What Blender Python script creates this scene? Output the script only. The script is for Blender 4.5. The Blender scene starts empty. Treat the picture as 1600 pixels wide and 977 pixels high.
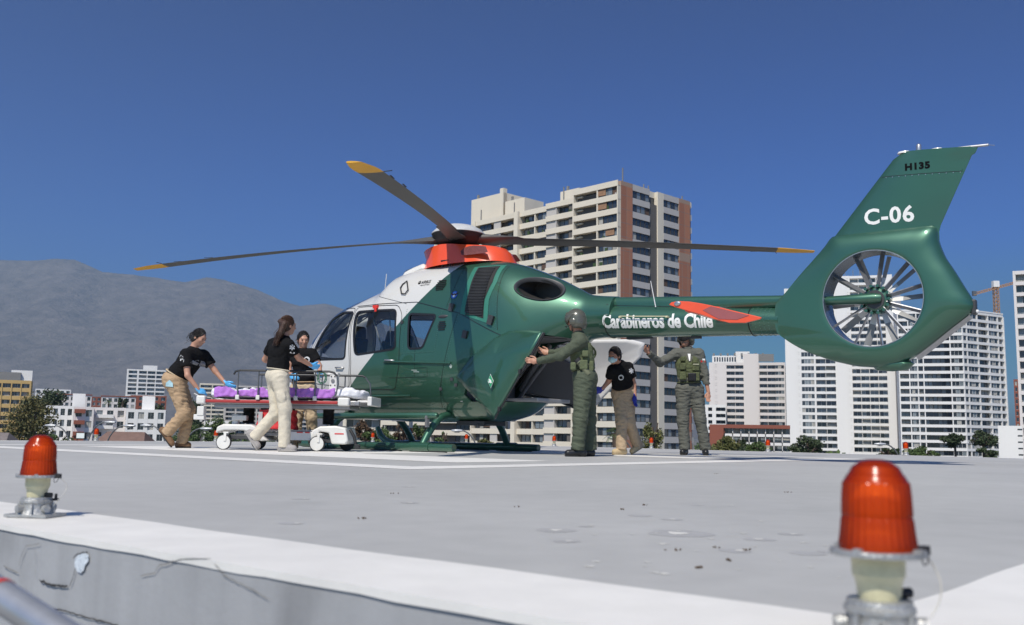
import bpy, bmesh, math, random
import numpy as np
from mathutils import Vector, Matrix, Euler
random.seed(7)
rnd = random.Random(11)
PI = math.pi
S = bpy.context.scene
C = S.collection

# ------------------------------------------------------------------ camera
cam_d = bpy.data.cameras.new('camera')
cam = bpy.data.objects.new('camera', cam_d)
C.objects.link(cam)
cam_d.sensor_fit = 'HORIZONTAL'
cam_d.sensor_width = 36.0
cam_d.lens = 33.43
cam_d.clip_start = 0.05
cam_d.clip_end = 60000
PITCH = math.atan(189.5 / 1486.0)
ROLL = math.atan(0.0167)
EYE = Vector((0, 0, 0.27))
_r, _u, _f = Vector((1, 0, 0)), Vector((0, -math.sin(PITCH), math.cos(PITCH))), Vector((0, math.cos(PITCH), math.sin(PITCH)))
_r2 = _r * math.cos(ROLL) + _u * math.sin(ROLL)
_u2 = _u * math.cos(ROLL) - _r * math.sin(ROLL)
cam.matrix_world = Matrix(((_r2.x, _u2.x, -_f.x, EYE.x), (_r2.y, _u2.y, -_f.y, EYE.y), (_r2.z, _u2.z, -_f.z, EYE.z), (0, 0, 0, 1)))
cam_d.dof.use_dof = True
cam_d.dof.focus_distance = 12.5
cam_d.dof.aperture_fstop = 4.8
S.camera = cam

# ------------------------------------------------------------------ sky, sun, exposure
SUN_EL, SUN_PHI = math.radians(52.5), math.radians(21.5)      # the sun stands behind the camera, a little to the left
sun_to = Vector((-math.sin(SUN_PHI) * math.cos(SUN_EL), -math.cos(SUN_PHI) * math.cos(SUN_EL), math.sin(SUN_EL)))
W = bpy.data.worlds.new('World'); S.world = W; W.use_nodes = True
wn, wl = W.node_tree.nodes, W.node_tree.links
sky = wn.new('ShaderNodeTexSky'); sky.sky_type = 'NISHITA'; sky.sun_disc = False
sky.sun_elevation = SUN_EL; sky.sun_rotation = math.atan2(sun_to.x, sun_to.y)
sky.altitude = 1200; sky.air_density = 1.0; sky.dust_density = 3.0; sky.ozone_density = 7.0
bg = wn['Background']; bg.inputs['Strength'].default_value = 0.075
hs_ = wn.new('ShaderNodeHueSaturation'); hs_.inputs['Hue'].default_value = .492; hs_.inputs['Saturation'].default_value = 1.12; wl.new(sky.outputs[0], hs_.inputs['Color']); 
def _sc(k, src):
    v = wn.new('ShaderNodeVectorMath'); v.operation = 'SCALE'; v.inputs['Scale'].default_value = k; wl.new(src, v.inputs[0]); return v.outputs[0]
gm_ = wn.new('ShaderNodeGamma'); gm_.inputs['Gamma'].default_value = 2.2; wl.new(_sc(.12, hs_.outputs[0]), gm_.inputs['Color']); cl_ = wn.new('ShaderNodeVectorMath'); cl_.operation = 'MINIMUM'; cl_.inputs[1].default_value = (5.4, 7.2, 10.6); wl.new(_sc(1 / .039, gm_.outputs[0]), cl_.inputs[0]); wl.new(cl_.outputs[0], bg.inputs[0])      # clear-air contrast of the whole dome
sd = bpy.data.lights.new('sun', 'SUN'); sd.energy = 5.0; sd.angle = math.radians(0.5); sd.color = (1.0, 0.935, 0.83)
so = bpy.data.objects.new('sun', sd); C.objects.link(so); so.rotation_euler = sun_to.to_track_quat('Z', 'Y').to_euler()
S.view_settings.view_transform = 'Standard'; S.view_settings.look = 'None'
S.view_settings.exposure = 0.0; S.view_settings.gamma = 1.0
S.cycles.max_bounces = 8; S.cycles.transparent_max_bounces = 16; S.cycles.volume_bounces = 0

# ------------------------------------------------------------------ materials
MATS = {}
def mat(name, col, rough=0.6, metal=0.0, var=0.12, vs=3.0, bump=0.0, bs=20.0, coat=0.0, spec=0.5, streak=0.0, emit=None):
    """plain procedural material: base colour broken up by two noises, optional bump and rain streaks"""
    if name in MATS: return MATS[name]
    m = bpy.data.materials.new(name); m.use_nodes = True; MATS[name] = m
    n, l = m.node_tree.nodes, m.node_tree.links
    p = n['Principled BSDF']
    p.inputs['Roughness'].default_value = rough; p.inputs['Metallic'].default_value = metal
    p.inputs['Specular IOR Level'].default_value = spec
    if coat: p.inputs['Coat Weight'].default_value = coat; p.inputs['Coat Roughness'].default_value = 0.06
    tc = n.new('ShaderNodeTexCoord')
    last = None
    if var > 0:
        nz = n.new('ShaderNodeTexNoise'); nz.inputs['Scale'].default_value = vs; nz.inputs['Detail'].default_value = 6; nz.inputs['Roughness'].default_value = 0.65
        l.new(tc.outputs['Object'], nz.inputs['Vector'])
        mr = n.new('ShaderNodeMapRange'); mr.inputs['From Min'].default_value = 0.3; mr.inputs['From Max'].default_value = 0.7
        mr.inputs['To Min'].default_value = 1 - var; mr.inputs['To Max'].default_value = 1 + var
        l.new(nz.outputs['Fac'], mr.inputs['Value'])
        fac = mr.outputs[0]
        if streak > 0:
            mp = n.new('ShaderNodeMapping'); mp.inputs['Scale'].default_value = (1, 1, 0.06); l.new(tc.outputs['Object'], mp.inputs[0])
            n2 = n.new('ShaderNodeTexNoise'); n2.inputs['Scale'].default_value = vs * 4; n2.inputs['Detail'].default_value = 4; l.new(mp.outputs[0], n2.inputs['Vector'])
            m2 = n.new('ShaderNodeMapRange'); m2.inputs['From Min'].default_value = 0.35; m2.inputs['From Max'].default_value = 0.7
            m2.inputs['To Min'].default_value = 1; m2.inputs['To Max'].default_value = 1 - streak; l.new(n2.outputs['Fac'], m2.inputs['Value'])
            mu = n.new('ShaderNodeMath'); mu.operation = 'MULTIPLY'; l.new(fac, mu.inputs[0]); l.new(m2.outputs[0], mu.inputs[1]); fac = mu.outputs[0]
        vm = n.new('ShaderNodeVectorMath'); vm.operation = 'SCALE'; vm.inputs[0].default_value = col[:3]
        l.new(fac, vm.inputs['Scale']); l.new(vm.outputs[0], p.inputs['Base Color'])
        rr = n.new('ShaderNodeMapRange'); rr.inputs['To Min'].default_value = max(0.02, rough - 0.06); rr.inputs['To Max'].default_value = min(1, rough + 0.06)
        l.new(nz.outputs['Fac'], rr.inputs['Value']); l.new(rr.outputs[0], p.inputs['Roughness'])
    else:
        p.inputs['Base Color'].default_value = (*col[:3], 1)
    if bump > 0:
        nb = n.new('ShaderNodeTexNoise'); nb.inputs['Scale'].default_value = bs; nb.inputs['Detail'].default_value = 5
        l.new(tc.outputs['Object'], nb.inputs['Vector'])
        b = n.new('ShaderNodeBump'); b.inputs['Strength'].default_value = bump; b.inputs['Distance'].default_value = 0.02
        l.new(nb.outputs['Fac'], b.inputs['Height']); l.new(b.outputs[0], p.inputs['Normal'])
    if emit: p.inputs['Emission Color'].default_value = (*emit[:3], 1); p.inputs['Emission Strength'].default_value = emit[3]
    return m

def glass(name, tint, rough=0.02, gloss=1.0):
    """thin pane: tinted see-through plus fresnel reflection"""
    if name in MATS: return MATS[name]
    m = bpy.data.materials.new(name); m.use_nodes = True; MATS[name] = m
    n, l = m.node_tree.nodes, m.node_tree.links
    n.remove(n['Principled BSDF'])
    t = n.new('ShaderNodeBsdfTransparent'); t.inputs[0].default_value = (*tint, 1)
    g = n.new('ShaderNodeBsdfGlossy'); g.inputs['Roughness'].default_value = rough; g.inputs[0].default_value = (gloss, gloss, gloss, 1)
    f = n.new('ShaderNodeFresnel'); f.inputs[0].default_value = 1.5
    x = n.new('ShaderNodeMixShader'); l.new(f.outputs[0], x.inputs[0]); l.new(t.outputs[0], x.inputs[1]); l.new(g.outputs[0], x.inputs[2])
    l.new(x.outputs[0], n['Material Output'].inputs[0])
    return m

# ------------------------------------------------------------------ object helpers
def link(name, mesh, parent=None, loc=None, rot=None):
    o = bpy.data.objects.new(name, mesh); C.objects.link(o)
    if parent is not None: o.parent = parent
    if loc is not None: o.location = loc
    if rot is not None: o.rotation_euler = rot
    return o
def tag(o, label=None, cat=None, group=None, kind=None):
    if label: o['label'] = label
    if cat: o['category'] = cat
    if group: o['group'] = group
    if kind: o['kind'] = kind
    return o
def thing(name, label, cat, loc=(0, 0, 0), rz=0.0, group=None):
    o = link(name, None, None, loc, (0, 0, rz)); o.empty_display_size = 0.2
    return tag(o, label, cat, group)
def copy_tree(o, parent=None):
    c = o.copy(); C.objects.link(c)
    if parent is not None: c.parent = parent
    for ch in list(o.children): copy_tree(ch, c)
    return c

class MB:
    """collects verts and faces for ONE mesh object"""
    def __init__(self): self.v, self.f, self.mi, self.cur = [], [], [], 0
    def add(self, vs, fs, M=None):
        b = len(self.v)
        for p in vs:
            p = Vector(p)
            if M is not None: p = M @ p
            self.v.append((p.x, p.y, p.z))
        for q in fs: self.f.append(tuple(b + i for i in q)); self.mi.append(self.cur)
        return self
    def box(self, c, s, R=None, taper=1.0):
        x, y, z = s[0] / 2, s[1] / 2, s[2] / 2
        vs = [(-x, -y, -z), (x, -y, -z), (x, y, -z), (-x, y, -z), (-x * taper, -y * taper, z), (x * taper, -y * taper, z), (x * taper, y * taper, z), (-x * taper, y * taper, z)]
        M = Matrix.Translation(Vector(c)) @ (R.to_4x4() if R is not None else Matrix.Identity(4))
        return self.add(vs, [(0, 3, 2, 1), (4, 5, 6, 7), (0, 1, 5, 4), (1, 2, 6, 5), (2, 3, 7, 6), (3, 0, 4, 7)], M)
    def bb(self, a, b):
        return self.box([(a[i] + b[i]) / 2 for i in range(3)], [abs(b[i] - a[i]) for i in range(3)])
    def bar(self, a, b, w, h, up=(0, 0, 1)):
        a, b = Vector(a), Vector(b); d = b - a; L = d.length; x = d.normalized(); u = Vector(up)
        y = u.cross(x)
        if y.length < 1e-4: y = Vector((0, 1, 0)).cross(x)
        y.normalize(); z = x.cross(y)
        R = Matrix((x, y, z)).transposed()
        return self.box((a + b) / 2, (L, w, h), R)
    def tube(self, pts, r, n=12, cap=True, closed=False, sx=1.0, up=None):
        pts = [Vector(p) for p in pts]; k = len(pts)
        rs = list(r) if hasattr(r, '__len__') else [r] * k
        b = len(self.v); prev = None
        for i, p in enumerate(pts):
            if closed: t = pts[(i + 1) % k] - pts[i - 1]
            else: t = pts[min(i + 1, k - 1)] - pts[max(i - 1, 0)]
            t.normalize()
            if prev is None:
                a = Vector(up) if up is not None else (Vector((0, 0, 1)) if abs(t.z) < 0.9 else Vector((1, 0, 0)))
                u = (a - t * a.dot(t)).normalized()
            else: u = (prev - t * prev.dot(t)).normalized()
            prev = u; w = t.cross(u)
            for j in range(n):
                an = 2 * PI * j / n
                q = p + (u * math.cos(an) * sx + w * math.sin(an)) * rs[i]
                self.v.append((q.x, q.y, q.z))
        for i in range(k if closed else k - 1):
            for j in range(n):
                i2 = (i + 1) % k
                self.f.append((b + i * n + j, b + i * n + (j + 1) % n, b + i2 * n + (j + 1) % n, b + i2 * n + j)); self.mi.append(self.cur)
        if cap and not closed:
            self.f.append(tuple(b + j for j in range(n))[::-1]); self.mi.append(self.cur)
            self.f.append(tuple(b + (k - 1) * n + j for j in range(n))); self.mi.append(self.cur)
        return self
    def lathe(self, prof, n=24, c=(0, 0, 0), R=None):
        M = Matrix.Translation(Vector(c)) @ (R.to_4x4() if R is not None else Matrix.Identity(4))
        vs, fs = [], []
        for (r, z) in prof:
            for j in range(n):
                a = 2 * PI * j / n; vs.append((r * math.cos(a), r * math.sin(a), z))
        for i in range(len(prof) - 1):
            for j in range(n): fs.append((i * n + j, i * n + (j + 1) % n, (i + 1) * n + (j + 1) % n, (i + 1) * n + j))
        fs.append(tuple(range(n))[::-1]); fs.append(tuple((len(prof) - 1) * n + j for j in range(n)))
        return self.add(vs, fs, M)
    def prism(self, poly, d0, d1, fn):
        """poly: 2D outline; fn(a,b,d) -> 3D"""
        k = len(poly)
        vs = [fn(a, b, d0) for a, b in poly] + [fn(a, b, d1) for a, b in poly]
        fs = [tuple(range(k))[::-1], tuple(range(k, 2 * k))] + [(i, (i + 1) % k, k + (i + 1) % k, k + i) for i in range(k)]
        return self.add(vs, fs)
    def grid(self, nu, nv, fn, wrap_u=False):
        vs = [fn(i / (nu if wrap_u else nu - 1), j / (nv - 1)) for j in range(nv) for i in range(nu)]
        fs = []
        for j in range(nv - 1):
            for i in range(nu if wrap_u else nu - 1):
                i2 = (i + 1) % nu
                fs.append((j * nu + i, j * nu + i2, (j + 1) * nu + i2, (j + 1) * nu + i))
        return self.add(vs, fs)
    def mesh(self, name, mats, smooth=None):
        me = bpy.data.meshes.new(name); me.from_pydata(self.v, [], self.f)
        if not isinstance(mats, (list, tuple)): mats = [mats]
        for m in mats: me.materials.append(m)
        if len(mats) > 1: me.polygons.foreach_set('material_index', self.mi)
        bm = bmesh.new(); bm.from_mesh(me); bmesh.ops.recalc_face_normals(bm, faces=bm.faces); bm.to_mesh(me); bm.free()
        if smooth is not None:
            me.polygons.foreach_set('use_smooth', [True] * len(me.polygons))
            me.set_sharp_from_angle(angle=math.radians(smooth))
        me.update()
        return me
    def build(self, name, mats, parent=None, smooth=None, loc=None, rot=None):
        return link(name, self.mesh(name, mats, smooth), parent, loc, rot)
def struct(o): o['kind'] = 'structure'; return o
def stuff(o): o['kind'] = 'stuff'; return o
def bevel(o, w, seg=2):
    m = o.modifiers.new('bevel', 'BEVEL'); m.width = w; m.segments = seg; m.limit_method = 'ANGLE'; m.angle_limit = math.radians(40); return o
# ================================================================== ground, helipad
PAD = [(0.57, 1.02)]
E1 = Vector((-.768, .640)).normalized(); E2 = Vector((.665, .747)).normalized()
def pad_pt(a, b, z=0.0):     # a metres along the near left edge, b metres along the near right edge
    return (PAD[0][0] + E1.x * a + E2.x * b, PAD[0][1] + E1.y * a + E2.y * b, z)
LA, LB = 18.0, 16.8
def deck_material(name, col, cracks=False):
    m = bpy.data.materials.new(name); m.use_nodes = True; n, l = m.node_tree.nodes, m.node_tree.links; p = n['Principled BSDF']
    tc = n.new('ShaderNodeTexCoord')
    def noise(scale, det=5, sc=None, dist=0):
        nz = n.new('ShaderNodeTexNoise'); nz.inputs['Scale'].default_value = scale; nz.inputs['Detail'].default_value = det; nz.inputs['Distortion'].default_value = dist
        src = tc.outputs['Object']
        if sc: mp = n.new('ShaderNodeMapping'); mp.inputs['Scale'].default_value = sc; l.new(src, mp.inputs[0]); src = mp.outputs[0]
        l.new(src, nz.inputs['Vector']); return nz.outputs['Fac']
    def rng(x, a, b, c, d):
        mr = n.new('ShaderNodeMapRange'); mr.inputs[1].default_value = a; mr.inputs[2].default_value = b; mr.inputs[3].default_value = c; mr.inputs[4].default_value = d; l.new(x, mr.inputs[0]); return mr.outputs[0]
    def mul(a, b):
        mu = n.new('ShaderNodeMath'); mu.operation = 'MULTIPLY'; l.new(a, mu.inputs[0]); l.new(b, mu.inputs[1]); return mu.outputs[0]
    f = mul(rng(noise(0.5, 6), .3, .7, .90, 1.07), rng(noise(7, 8), .3, .7, .95, 1.04))
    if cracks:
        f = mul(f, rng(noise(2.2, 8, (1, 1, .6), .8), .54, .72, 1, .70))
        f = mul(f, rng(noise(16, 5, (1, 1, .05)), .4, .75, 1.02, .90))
    else:
        f = mul(f, rng(noise(0.9, 8, None, 1.5), .60, .75, 1, .93))
    vm = n.new('ShaderNodeVectorMath'); vm.operation = 'SCALE'; vm.inputs[0].default_value = col; l.new(f, vm.inputs['Scale']); l.new(vm.outputs[0], p.inputs['Base Color'])
    p.inputs['Roughness'].default_value = .62
    b = n.new('ShaderNodeBump'); b.inputs['Strength'].default_value = .25; b.inputs['Distance'].default_value = .004; l.new(noise(45, 6), b.inputs['Height']); l.new(b.outputs[0], p.inputs['Normal'])
    return m
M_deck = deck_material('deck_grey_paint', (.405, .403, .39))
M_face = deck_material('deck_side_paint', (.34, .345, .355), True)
M_white = deck_material('marking_white_paint', (.71, .695, .66))
# slab body, slightly below its top sheet, and the painted sheets 4 mm above each other
slab = MB()
o8 = [pad_pt(0, 0), pad_pt(LA, 0), pad_pt(LA, LB), pad_pt(0, LB)]
# near faces get a fine grid so that the chipped edge is uneven
def face_grid(mb, A, B, n, z0, z1):
    A, B = Vector(A), Vector(B); d = (B - A).normalized(); nn = Vector((d.y, -d.x, 0))
    if nn.y > 0: nn = -nn
    def fn(u, v):
        p = A.lerp(B, u); z = z1 + (z0 - z1) * v
        e = 0.002 * math.sin(u * 190) * math.sin(v * 23 + u * 40) + 0.0015 * math.sin(u * 77 + v * 9)
        q = p + nn * (e * .6 - 0.003); return (q.x, q.y, z)
    mb.grid(n, 14, fn)
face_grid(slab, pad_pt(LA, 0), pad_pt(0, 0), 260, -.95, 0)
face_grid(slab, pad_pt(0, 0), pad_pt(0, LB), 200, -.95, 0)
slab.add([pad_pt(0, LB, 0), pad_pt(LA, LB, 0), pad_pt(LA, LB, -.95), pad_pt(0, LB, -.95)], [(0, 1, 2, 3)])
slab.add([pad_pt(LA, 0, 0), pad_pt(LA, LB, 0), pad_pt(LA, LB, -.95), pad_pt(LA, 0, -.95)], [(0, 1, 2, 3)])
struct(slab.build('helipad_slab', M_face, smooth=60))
top = MB(); top.add([pad_pt(0, 0), pad_pt(LA, 0), pad_pt(LA, LB), pad_pt(0, LB)], [(0, 1, 2, 3)])
struct(top.build('helipad_deck', M_deck))
def sheet(name, quads, z, m):
    mb = MB()
    for q in quads: mb.add([pad_pt(a, b, z) for a, b in q], [tuple(range(len(q)))])
    return struct(mb.build(name, m))
w = .335
def strip(a0, a1, b0, b1): return [(a0, b0), (a1, b0), (a1, b1), (a0, b1)]
# painted border: its inner edge is brushed by hand, so it wavers a little
bd = MB()
def wav(t, k): return .006 * math.sin(t * 3.1 + k) + .004 * math.sin(t * 9.7 + k * 2)
N = 120
def border(fn0, fn1):
    vs = []
    for i in range(N + 1): vs += [fn0(i / N), fn1(i / N)]
    bd.add(vs, [(2 * i, 2 * i + 2, 2 * i + 3, 2 * i + 1) for i in range(N)])
border(lambda t: pad_pt(w + t * (LA - 2 * w), -.0012, .002), lambda t: pad_pt(w + t * (LA - 2 * w), w + wav(t * LA, 0), .002))
border(lambda t: pad_pt(-.0012, -.0012 + t * (LB + .008), .002), lambda t: pad_pt(w + wav(t * LB, 2), -.0012 + t * LB, .002))
border(lambda t: pad_pt(w + t * (LA - 2 * w), LB - w, .002), lambda t: pad_pt(w + t * (LA - 2 * w), LB, .002))
border(lambda t: pad_pt(LA - w, -.001 + t * LB, .002), lambda t: pad_pt(LA, -.001 + t * LB, .002))
struct(bd.build('border_marking', M_white))
# white nosing that turns over the near edges
ns = MB()
for A, B in ((pad_pt(LA, 0), pad_pt(0, 0)), (pad_pt(0, 0), pad_pt(0, LB))):
    A, B = Vector(A), Vector(B); d = (B - A).normalized(); nn = Vector((d.y, -d.x, 0)); nn = -nn if nn.y > 0 else nn
    vs = []
    for i in range(201):
        p = A.lerp(B, i / 200); h = -.013 - .0012 * math.sin(i * .9) - .0012 * math.sin(i * 2.3)
        q = p + nn * .0012; vs += [(q.x, q.y, .002), (q.x, q.y, h)]
        q = p - nn * .002; vs += [(q.x, q.y, h - .001)]
    ns.add(vs, [(3 * i, 3 * i + 3, 3 * i + 4, 3 * i + 1) for i in range(200)] + [(3 * i + 1, 3 * i + 4, 3 * i + 5, 3 * i + 2) for i in range(200)])
struct(ns.build('edge_marking', M_white))
# inner square line and the landing letter
IA, IB = 4.94, 3.76; lw = .42
sq = [strip(IA, IA + 9.2, IB, IB + lw), strip(IA, IA + lw, IB + lw, IB + 8.6), strip(IA + lw, IA + 9.2, IB + 8.6 - lw, IB + 8.6), strip(IA + 9.2 - lw, IA + 9.2, IB + lw, IB + 8.6 - lw)]
sheet('square_marking', sq, .002, M_white)
sheet('letter_marking', [strip(IA + 1.0, IA + 8.2, IB + 1.5, IB + 2.9), strip(IA + 1.0, IA + 8.2, IB + 5.7, IB + 7.1), strip(IA + 3.9, IA + 5.3, IB + 2.9, IB + 5.7)], .002, M_white)

# chips, old drips and crumbs on the deck
M_chip = mat('chip_white', (.62, .61, .57), .8, var=.1, vs=30)
M_stain = mat('dried_puddle_stain', (.385, .38, .37), .5, var=.08, vs=12)
M_rust = mat('brown_crumb', (.10, .07, .045), .9, var=.3, vs=60)
def blot(mb, x, y, r, z, n=14, amp=.25, ph=0, asp=1.0):
    vs = []
    for j in range(n):
        a = 2 * PI * j / n; q = r * (1 + amp * math.sin(3 * a + ph) * .6 + amp * rnd.uniform(-.5, .5))
        vs.append((x + q * math.cos(a) * asp, y + q * math.sin(a), z))
    mb.add(vs, [tuple(range(n))])
stains, chips, crumbs = MB(), MB(), MB()
pts = [(1063, 834, .13), (868, 829, .08), (1187, 843, .06), (1150, 861, .055), (1262, 865, .06), (1000, 806, .055), (1050, 812, .05), (885, 846, .05), (915, 823, .03), (1300, 862, .05), (640, 786, .05), (470, 780, .05), (455, 818, .05), (1090, 790, .035), (1185, 749, .05), (640, 761, .05), (1235, 835, .05)]
def ground_at(px, py):
    r = _f + _r2 * ((px - 800) / 1486) - _u2 * ((py - 488.5) / 1486); t = -EYE.z / r.z; return EYE + r * t
for px, py, r in pts:
    g = ground_at(px, py)
    blot(stains, g.x, g.y, r * .72, .0006, 22, .07, rnd.uniform(0, 6))
    if rnd.random() < .8: blot(chips, g.x + rnd.uniform(-.01, .02), g.y + .004, r * .24, .0012, 9, .5, rnd.uniform(0, 6))
for i in range(95):
    a, b = rnd.uniform(.6, 13), rnd.uniform(.5, 8)
    if i < 42: px, py = rnd.gauss(1110, 150), rnd.gauss(845, 45); g = ground_at(px, max(750, min(945, py)))
    else: g = Vector(pad_pt(a, b))
    if (g.x - .57) * .64 + (g.y - 1.02) * .768 < .45: continue
    blot(chips, g.x, g.y, rnd.uniform(.003, .012), .0012, 7, .6, rnd.uniform(0, 6))
for px, py in [(1050, 861), (1092, 889), (1142, 877), (1008, 790), (808, 793), (970, 797), (617, 772), (1123, 857), (569, 811), (1120, 741), (1170, 861), (1232, 770)]:
    g = ground_at(px, py)
    for k in range(4):
        crumbs.box((g.x + rnd.gauss(0, .008), g.y + rnd.gauss(0, .006), .003), (rnd.uniform(.003, .008), rnd.uniform(.003, .005), rnd.uniform(.001, .003)), Euler((rnd.random(), rnd.random(), rnd.random() * 6)).to_matrix())
tag(stuff(stains.build('dried_stains', M_stain)), 'round dull grey dried stains on the helipad deck', 'stains')
tag(stuff(chips.build('paint_chips', M_chip)), 'small white paint chips scattered on the grey helipad deck', 'paint chips')
tag(stuff(crumbs.build('debris_crumbs', M_rust)), 'little brown crumbs of debris lying on the helipad deck', 'debris')

# cracks, open joint and chipped plaster on the near side face
nrm = Vector((-.640, -.768, 0)).normalized()
def on_face(px, py, out=.002):
    # the near side face of the slab runs from pad_pt(0,0) along E1
    r = _f + _r2 * ((px - 800) / 1486) - _u2 * ((py - 488.5) / 1486)
    A = Vector(pad_pt(0, 0)) + nrm * out
    t = (A - EYE).dot(nrm) / r.dot(nrm); return EYE + r * t
M_crack = mat('crack_dark', (.03, .03, .032), .9, var=.2, vs=40)
M_crackl = mat('crack_soft', (.20, .195, .185), .9, var=.2, vs=40)
cr, crs = MB(), MB()
def crack(mb, pts, w0):
    pts = [Vector(p) for p in pts]; fine = []
    for i in range(len(pts) - 1):
        for k in range(6):
            q = pts[i].lerp(pts[i + 1], k / 6); q = q + Vector((0, 0, rnd.gauss(0, w0 * .45))); fine.append(q)
    fine.append(pts[-1]); vs = []
    for i, q in enumerate(fine):
        ww = w0 * rnd.uniform(.55, 1.0) * (1 if 0 < i < len(fine) - 1 else .2)
        d = (fine[min(i + 3, len(fine) - 1)] - fine[max(i - 3, 0)]).normalized(); s = d.cross(nrm).normalized()
        vs += [q + s * ww, q - s * ww]
    mb.add(vs, [(2 * i, 2 * i + 1, 2 * i + 3, 2 * i + 2) for i in range(len(fine) - 1)])
crack(cr, [on_face(*p) for p in ((61, 907), (75, 913), (90, 916), (106, 917))], .0035)
crack(cr, [on_face(*p) for p in ((84, 950), (105, 956), (135, 966), (160, 972), (185, 977))], .0022)
crack(cr, [on_face(*p) for p in ((108, 918), (113, 905), (116, 893), (118, 888))], .0015)
crack(cr, [on_face(*p) for p in ((114, 872), (120, 867), (128, 864), (137, 863))], .0022)
crack(crs, [on_face(*p) for p in ((29, 885), (33, 868), (40, 853), (52, 852), (62, 849))], .0012)
crack(crs, [on_face(*p) for p in ((218, 900), (240, 896), (248, 884), (262, 880), (285, 874), (330, 873))], .0014)
crack(crs, [on_face(*p) for p in ((5, 884), (15, 890), (28, 896))], .002)
crack(crs, [on_face(*p) for p in ((335, 880), (350, 900), (370, 910), (395, 922), (420, 938))], .0013)
crack(crs, [on_face(*p) for p in ((54, 860), (55, 880), (55, 905))], .0007)
struct(cr.build('slab_crack', M_crack)); struct(crs.build('slab_hairline_crack', M_crackl))
pl = MB(); oc = [on_face(x, y, .002) for x, y in ((117, 873), (123, 866), (133, 864), (138, 867), (138, 877), (133, 883), (131, 891), (126, 896), (120, 893), (116, 884))]
pl.add(oc + [p - nrm * .01 for p in oc], [tuple(range(len(oc)))])
struct(pl.build('chipped_plaster', mat('bare_plaster', (.56, .61, .66), .8, var=.1, vs=50, bump=.4, bs=60)))
# narrow roof walkway below the slab edge
wk = MB(); A = [Vector(pad_pt(-1.5, -2.2)), Vector(pad_pt(LA + 2, -2.2)), Vector(pad_pt(LA + 2, 0)), Vector(pad_pt(-1.5, 0))]
wk.add([(p.x, p.y, -.285) for p in A], [(0, 1, 2, 3)])
wk.add([(p.x, p.y, -.285) for p in (Vector(pad_pt(-1.5, 0)), Vector(pad_pt(0, 0)), Vector(pad_pt(0, LB + 1)), Vector(pad_pt(-1.5, LB + 1)))], [(0, 1, 2, 3)])
struct(wk.build('roof_walkway', mat('walkway_grey', (.22, .225, .235), .8, var=.15, vs=5, bump=.3, bs=30)))
# ================================================================== red obstruction lamps round the pad
def red_glass():
    m = bpy.data.materials.new('red_lamp_glass'); m.use_nodes = True; n, l = m.node_tree.nodes, m.node_tree.links; n.remove(n['Principled BSDF'])
    lw = n.new('ShaderNodeLayerWeight'); lw.inputs[0].default_value = .5      # bright centre and dark rim painted by view angle, imitating glass absorption
    def ramp(c0, c1):
        x = n.new('ShaderNodeMix'); x.data_type = 'RGBA'; l.new(lw.outputs['Facing'], x.inputs['Factor']); x.inputs[6].default_value = (*c0, 1); x.inputs[7].default_value = (*c1, 1); return x.outputs[2]
    tr = n.new('ShaderNodeBsdfTransparent'); l.new(ramp((1.0, .45, .12), (.35, .012, .003)), tr.inputs[0])
    tl = n.new('ShaderNodeBsdfTranslucent'); l.new(ramp((1.0, .27, .04), (.5, .015, .004)), tl.inputs[0])
    df = n.new('ShaderNodeBsdfDiffuse'); l.new(ramp((.95, .085, .012), (.22, .004, .002)), df.inputs[0])
    gl = n.new('ShaderNodeBsdfGlossy'); gl.inputs['Roughness'].default_value = .22; gl.inputs[0].default_value = (.5, .5, .5, 1)
    fr = n.new('ShaderNodeFresnel'); fr.inputs[0].default_value = 1.4
    a = n.new('ShaderNodeMixShader'); a.inputs[0].default_value = .5; l.new(tr.outputs[0], a.inputs[1]); l.new(tl.outputs[0], a.inputs[2])
    b = n.new('ShaderNodeMixShader'); b.inputs[0].default_value = .24; l.new(a.outputs[0], b.inputs[1]); l.new(df.outputs[0], b.inputs[2])
    c = n.new('ShaderNodeMixShader'); l.new(fr.outputs[0], c.inputs[0]); l.new(b.outputs[0], c.inputs[1]); l.new(gl.outputs[0], c.inputs[2])
    l.new(c.outputs[0], n['Material Output'].inputs[0]); return m
M_red = red_glass()
M_cream = mat('yellowed_plastic', (.60, .56, .36), .45, var=.15, vs=40)
M_cast = mat('cast_aluminium', (.42, .42, .41), .45, metal=.6, var=.2, vs=30, bump=.3, bs=120)
M_black = mat('black_rubber', (.018, .018, .02), .6, var=.2, vs=20)
M_core = mat('core_white', (.95, .85, .70), .3, var=0)
M_castw = mat('white_painted_casting', (.72, .70, .66), .6, var=.15, vs=50)
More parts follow.
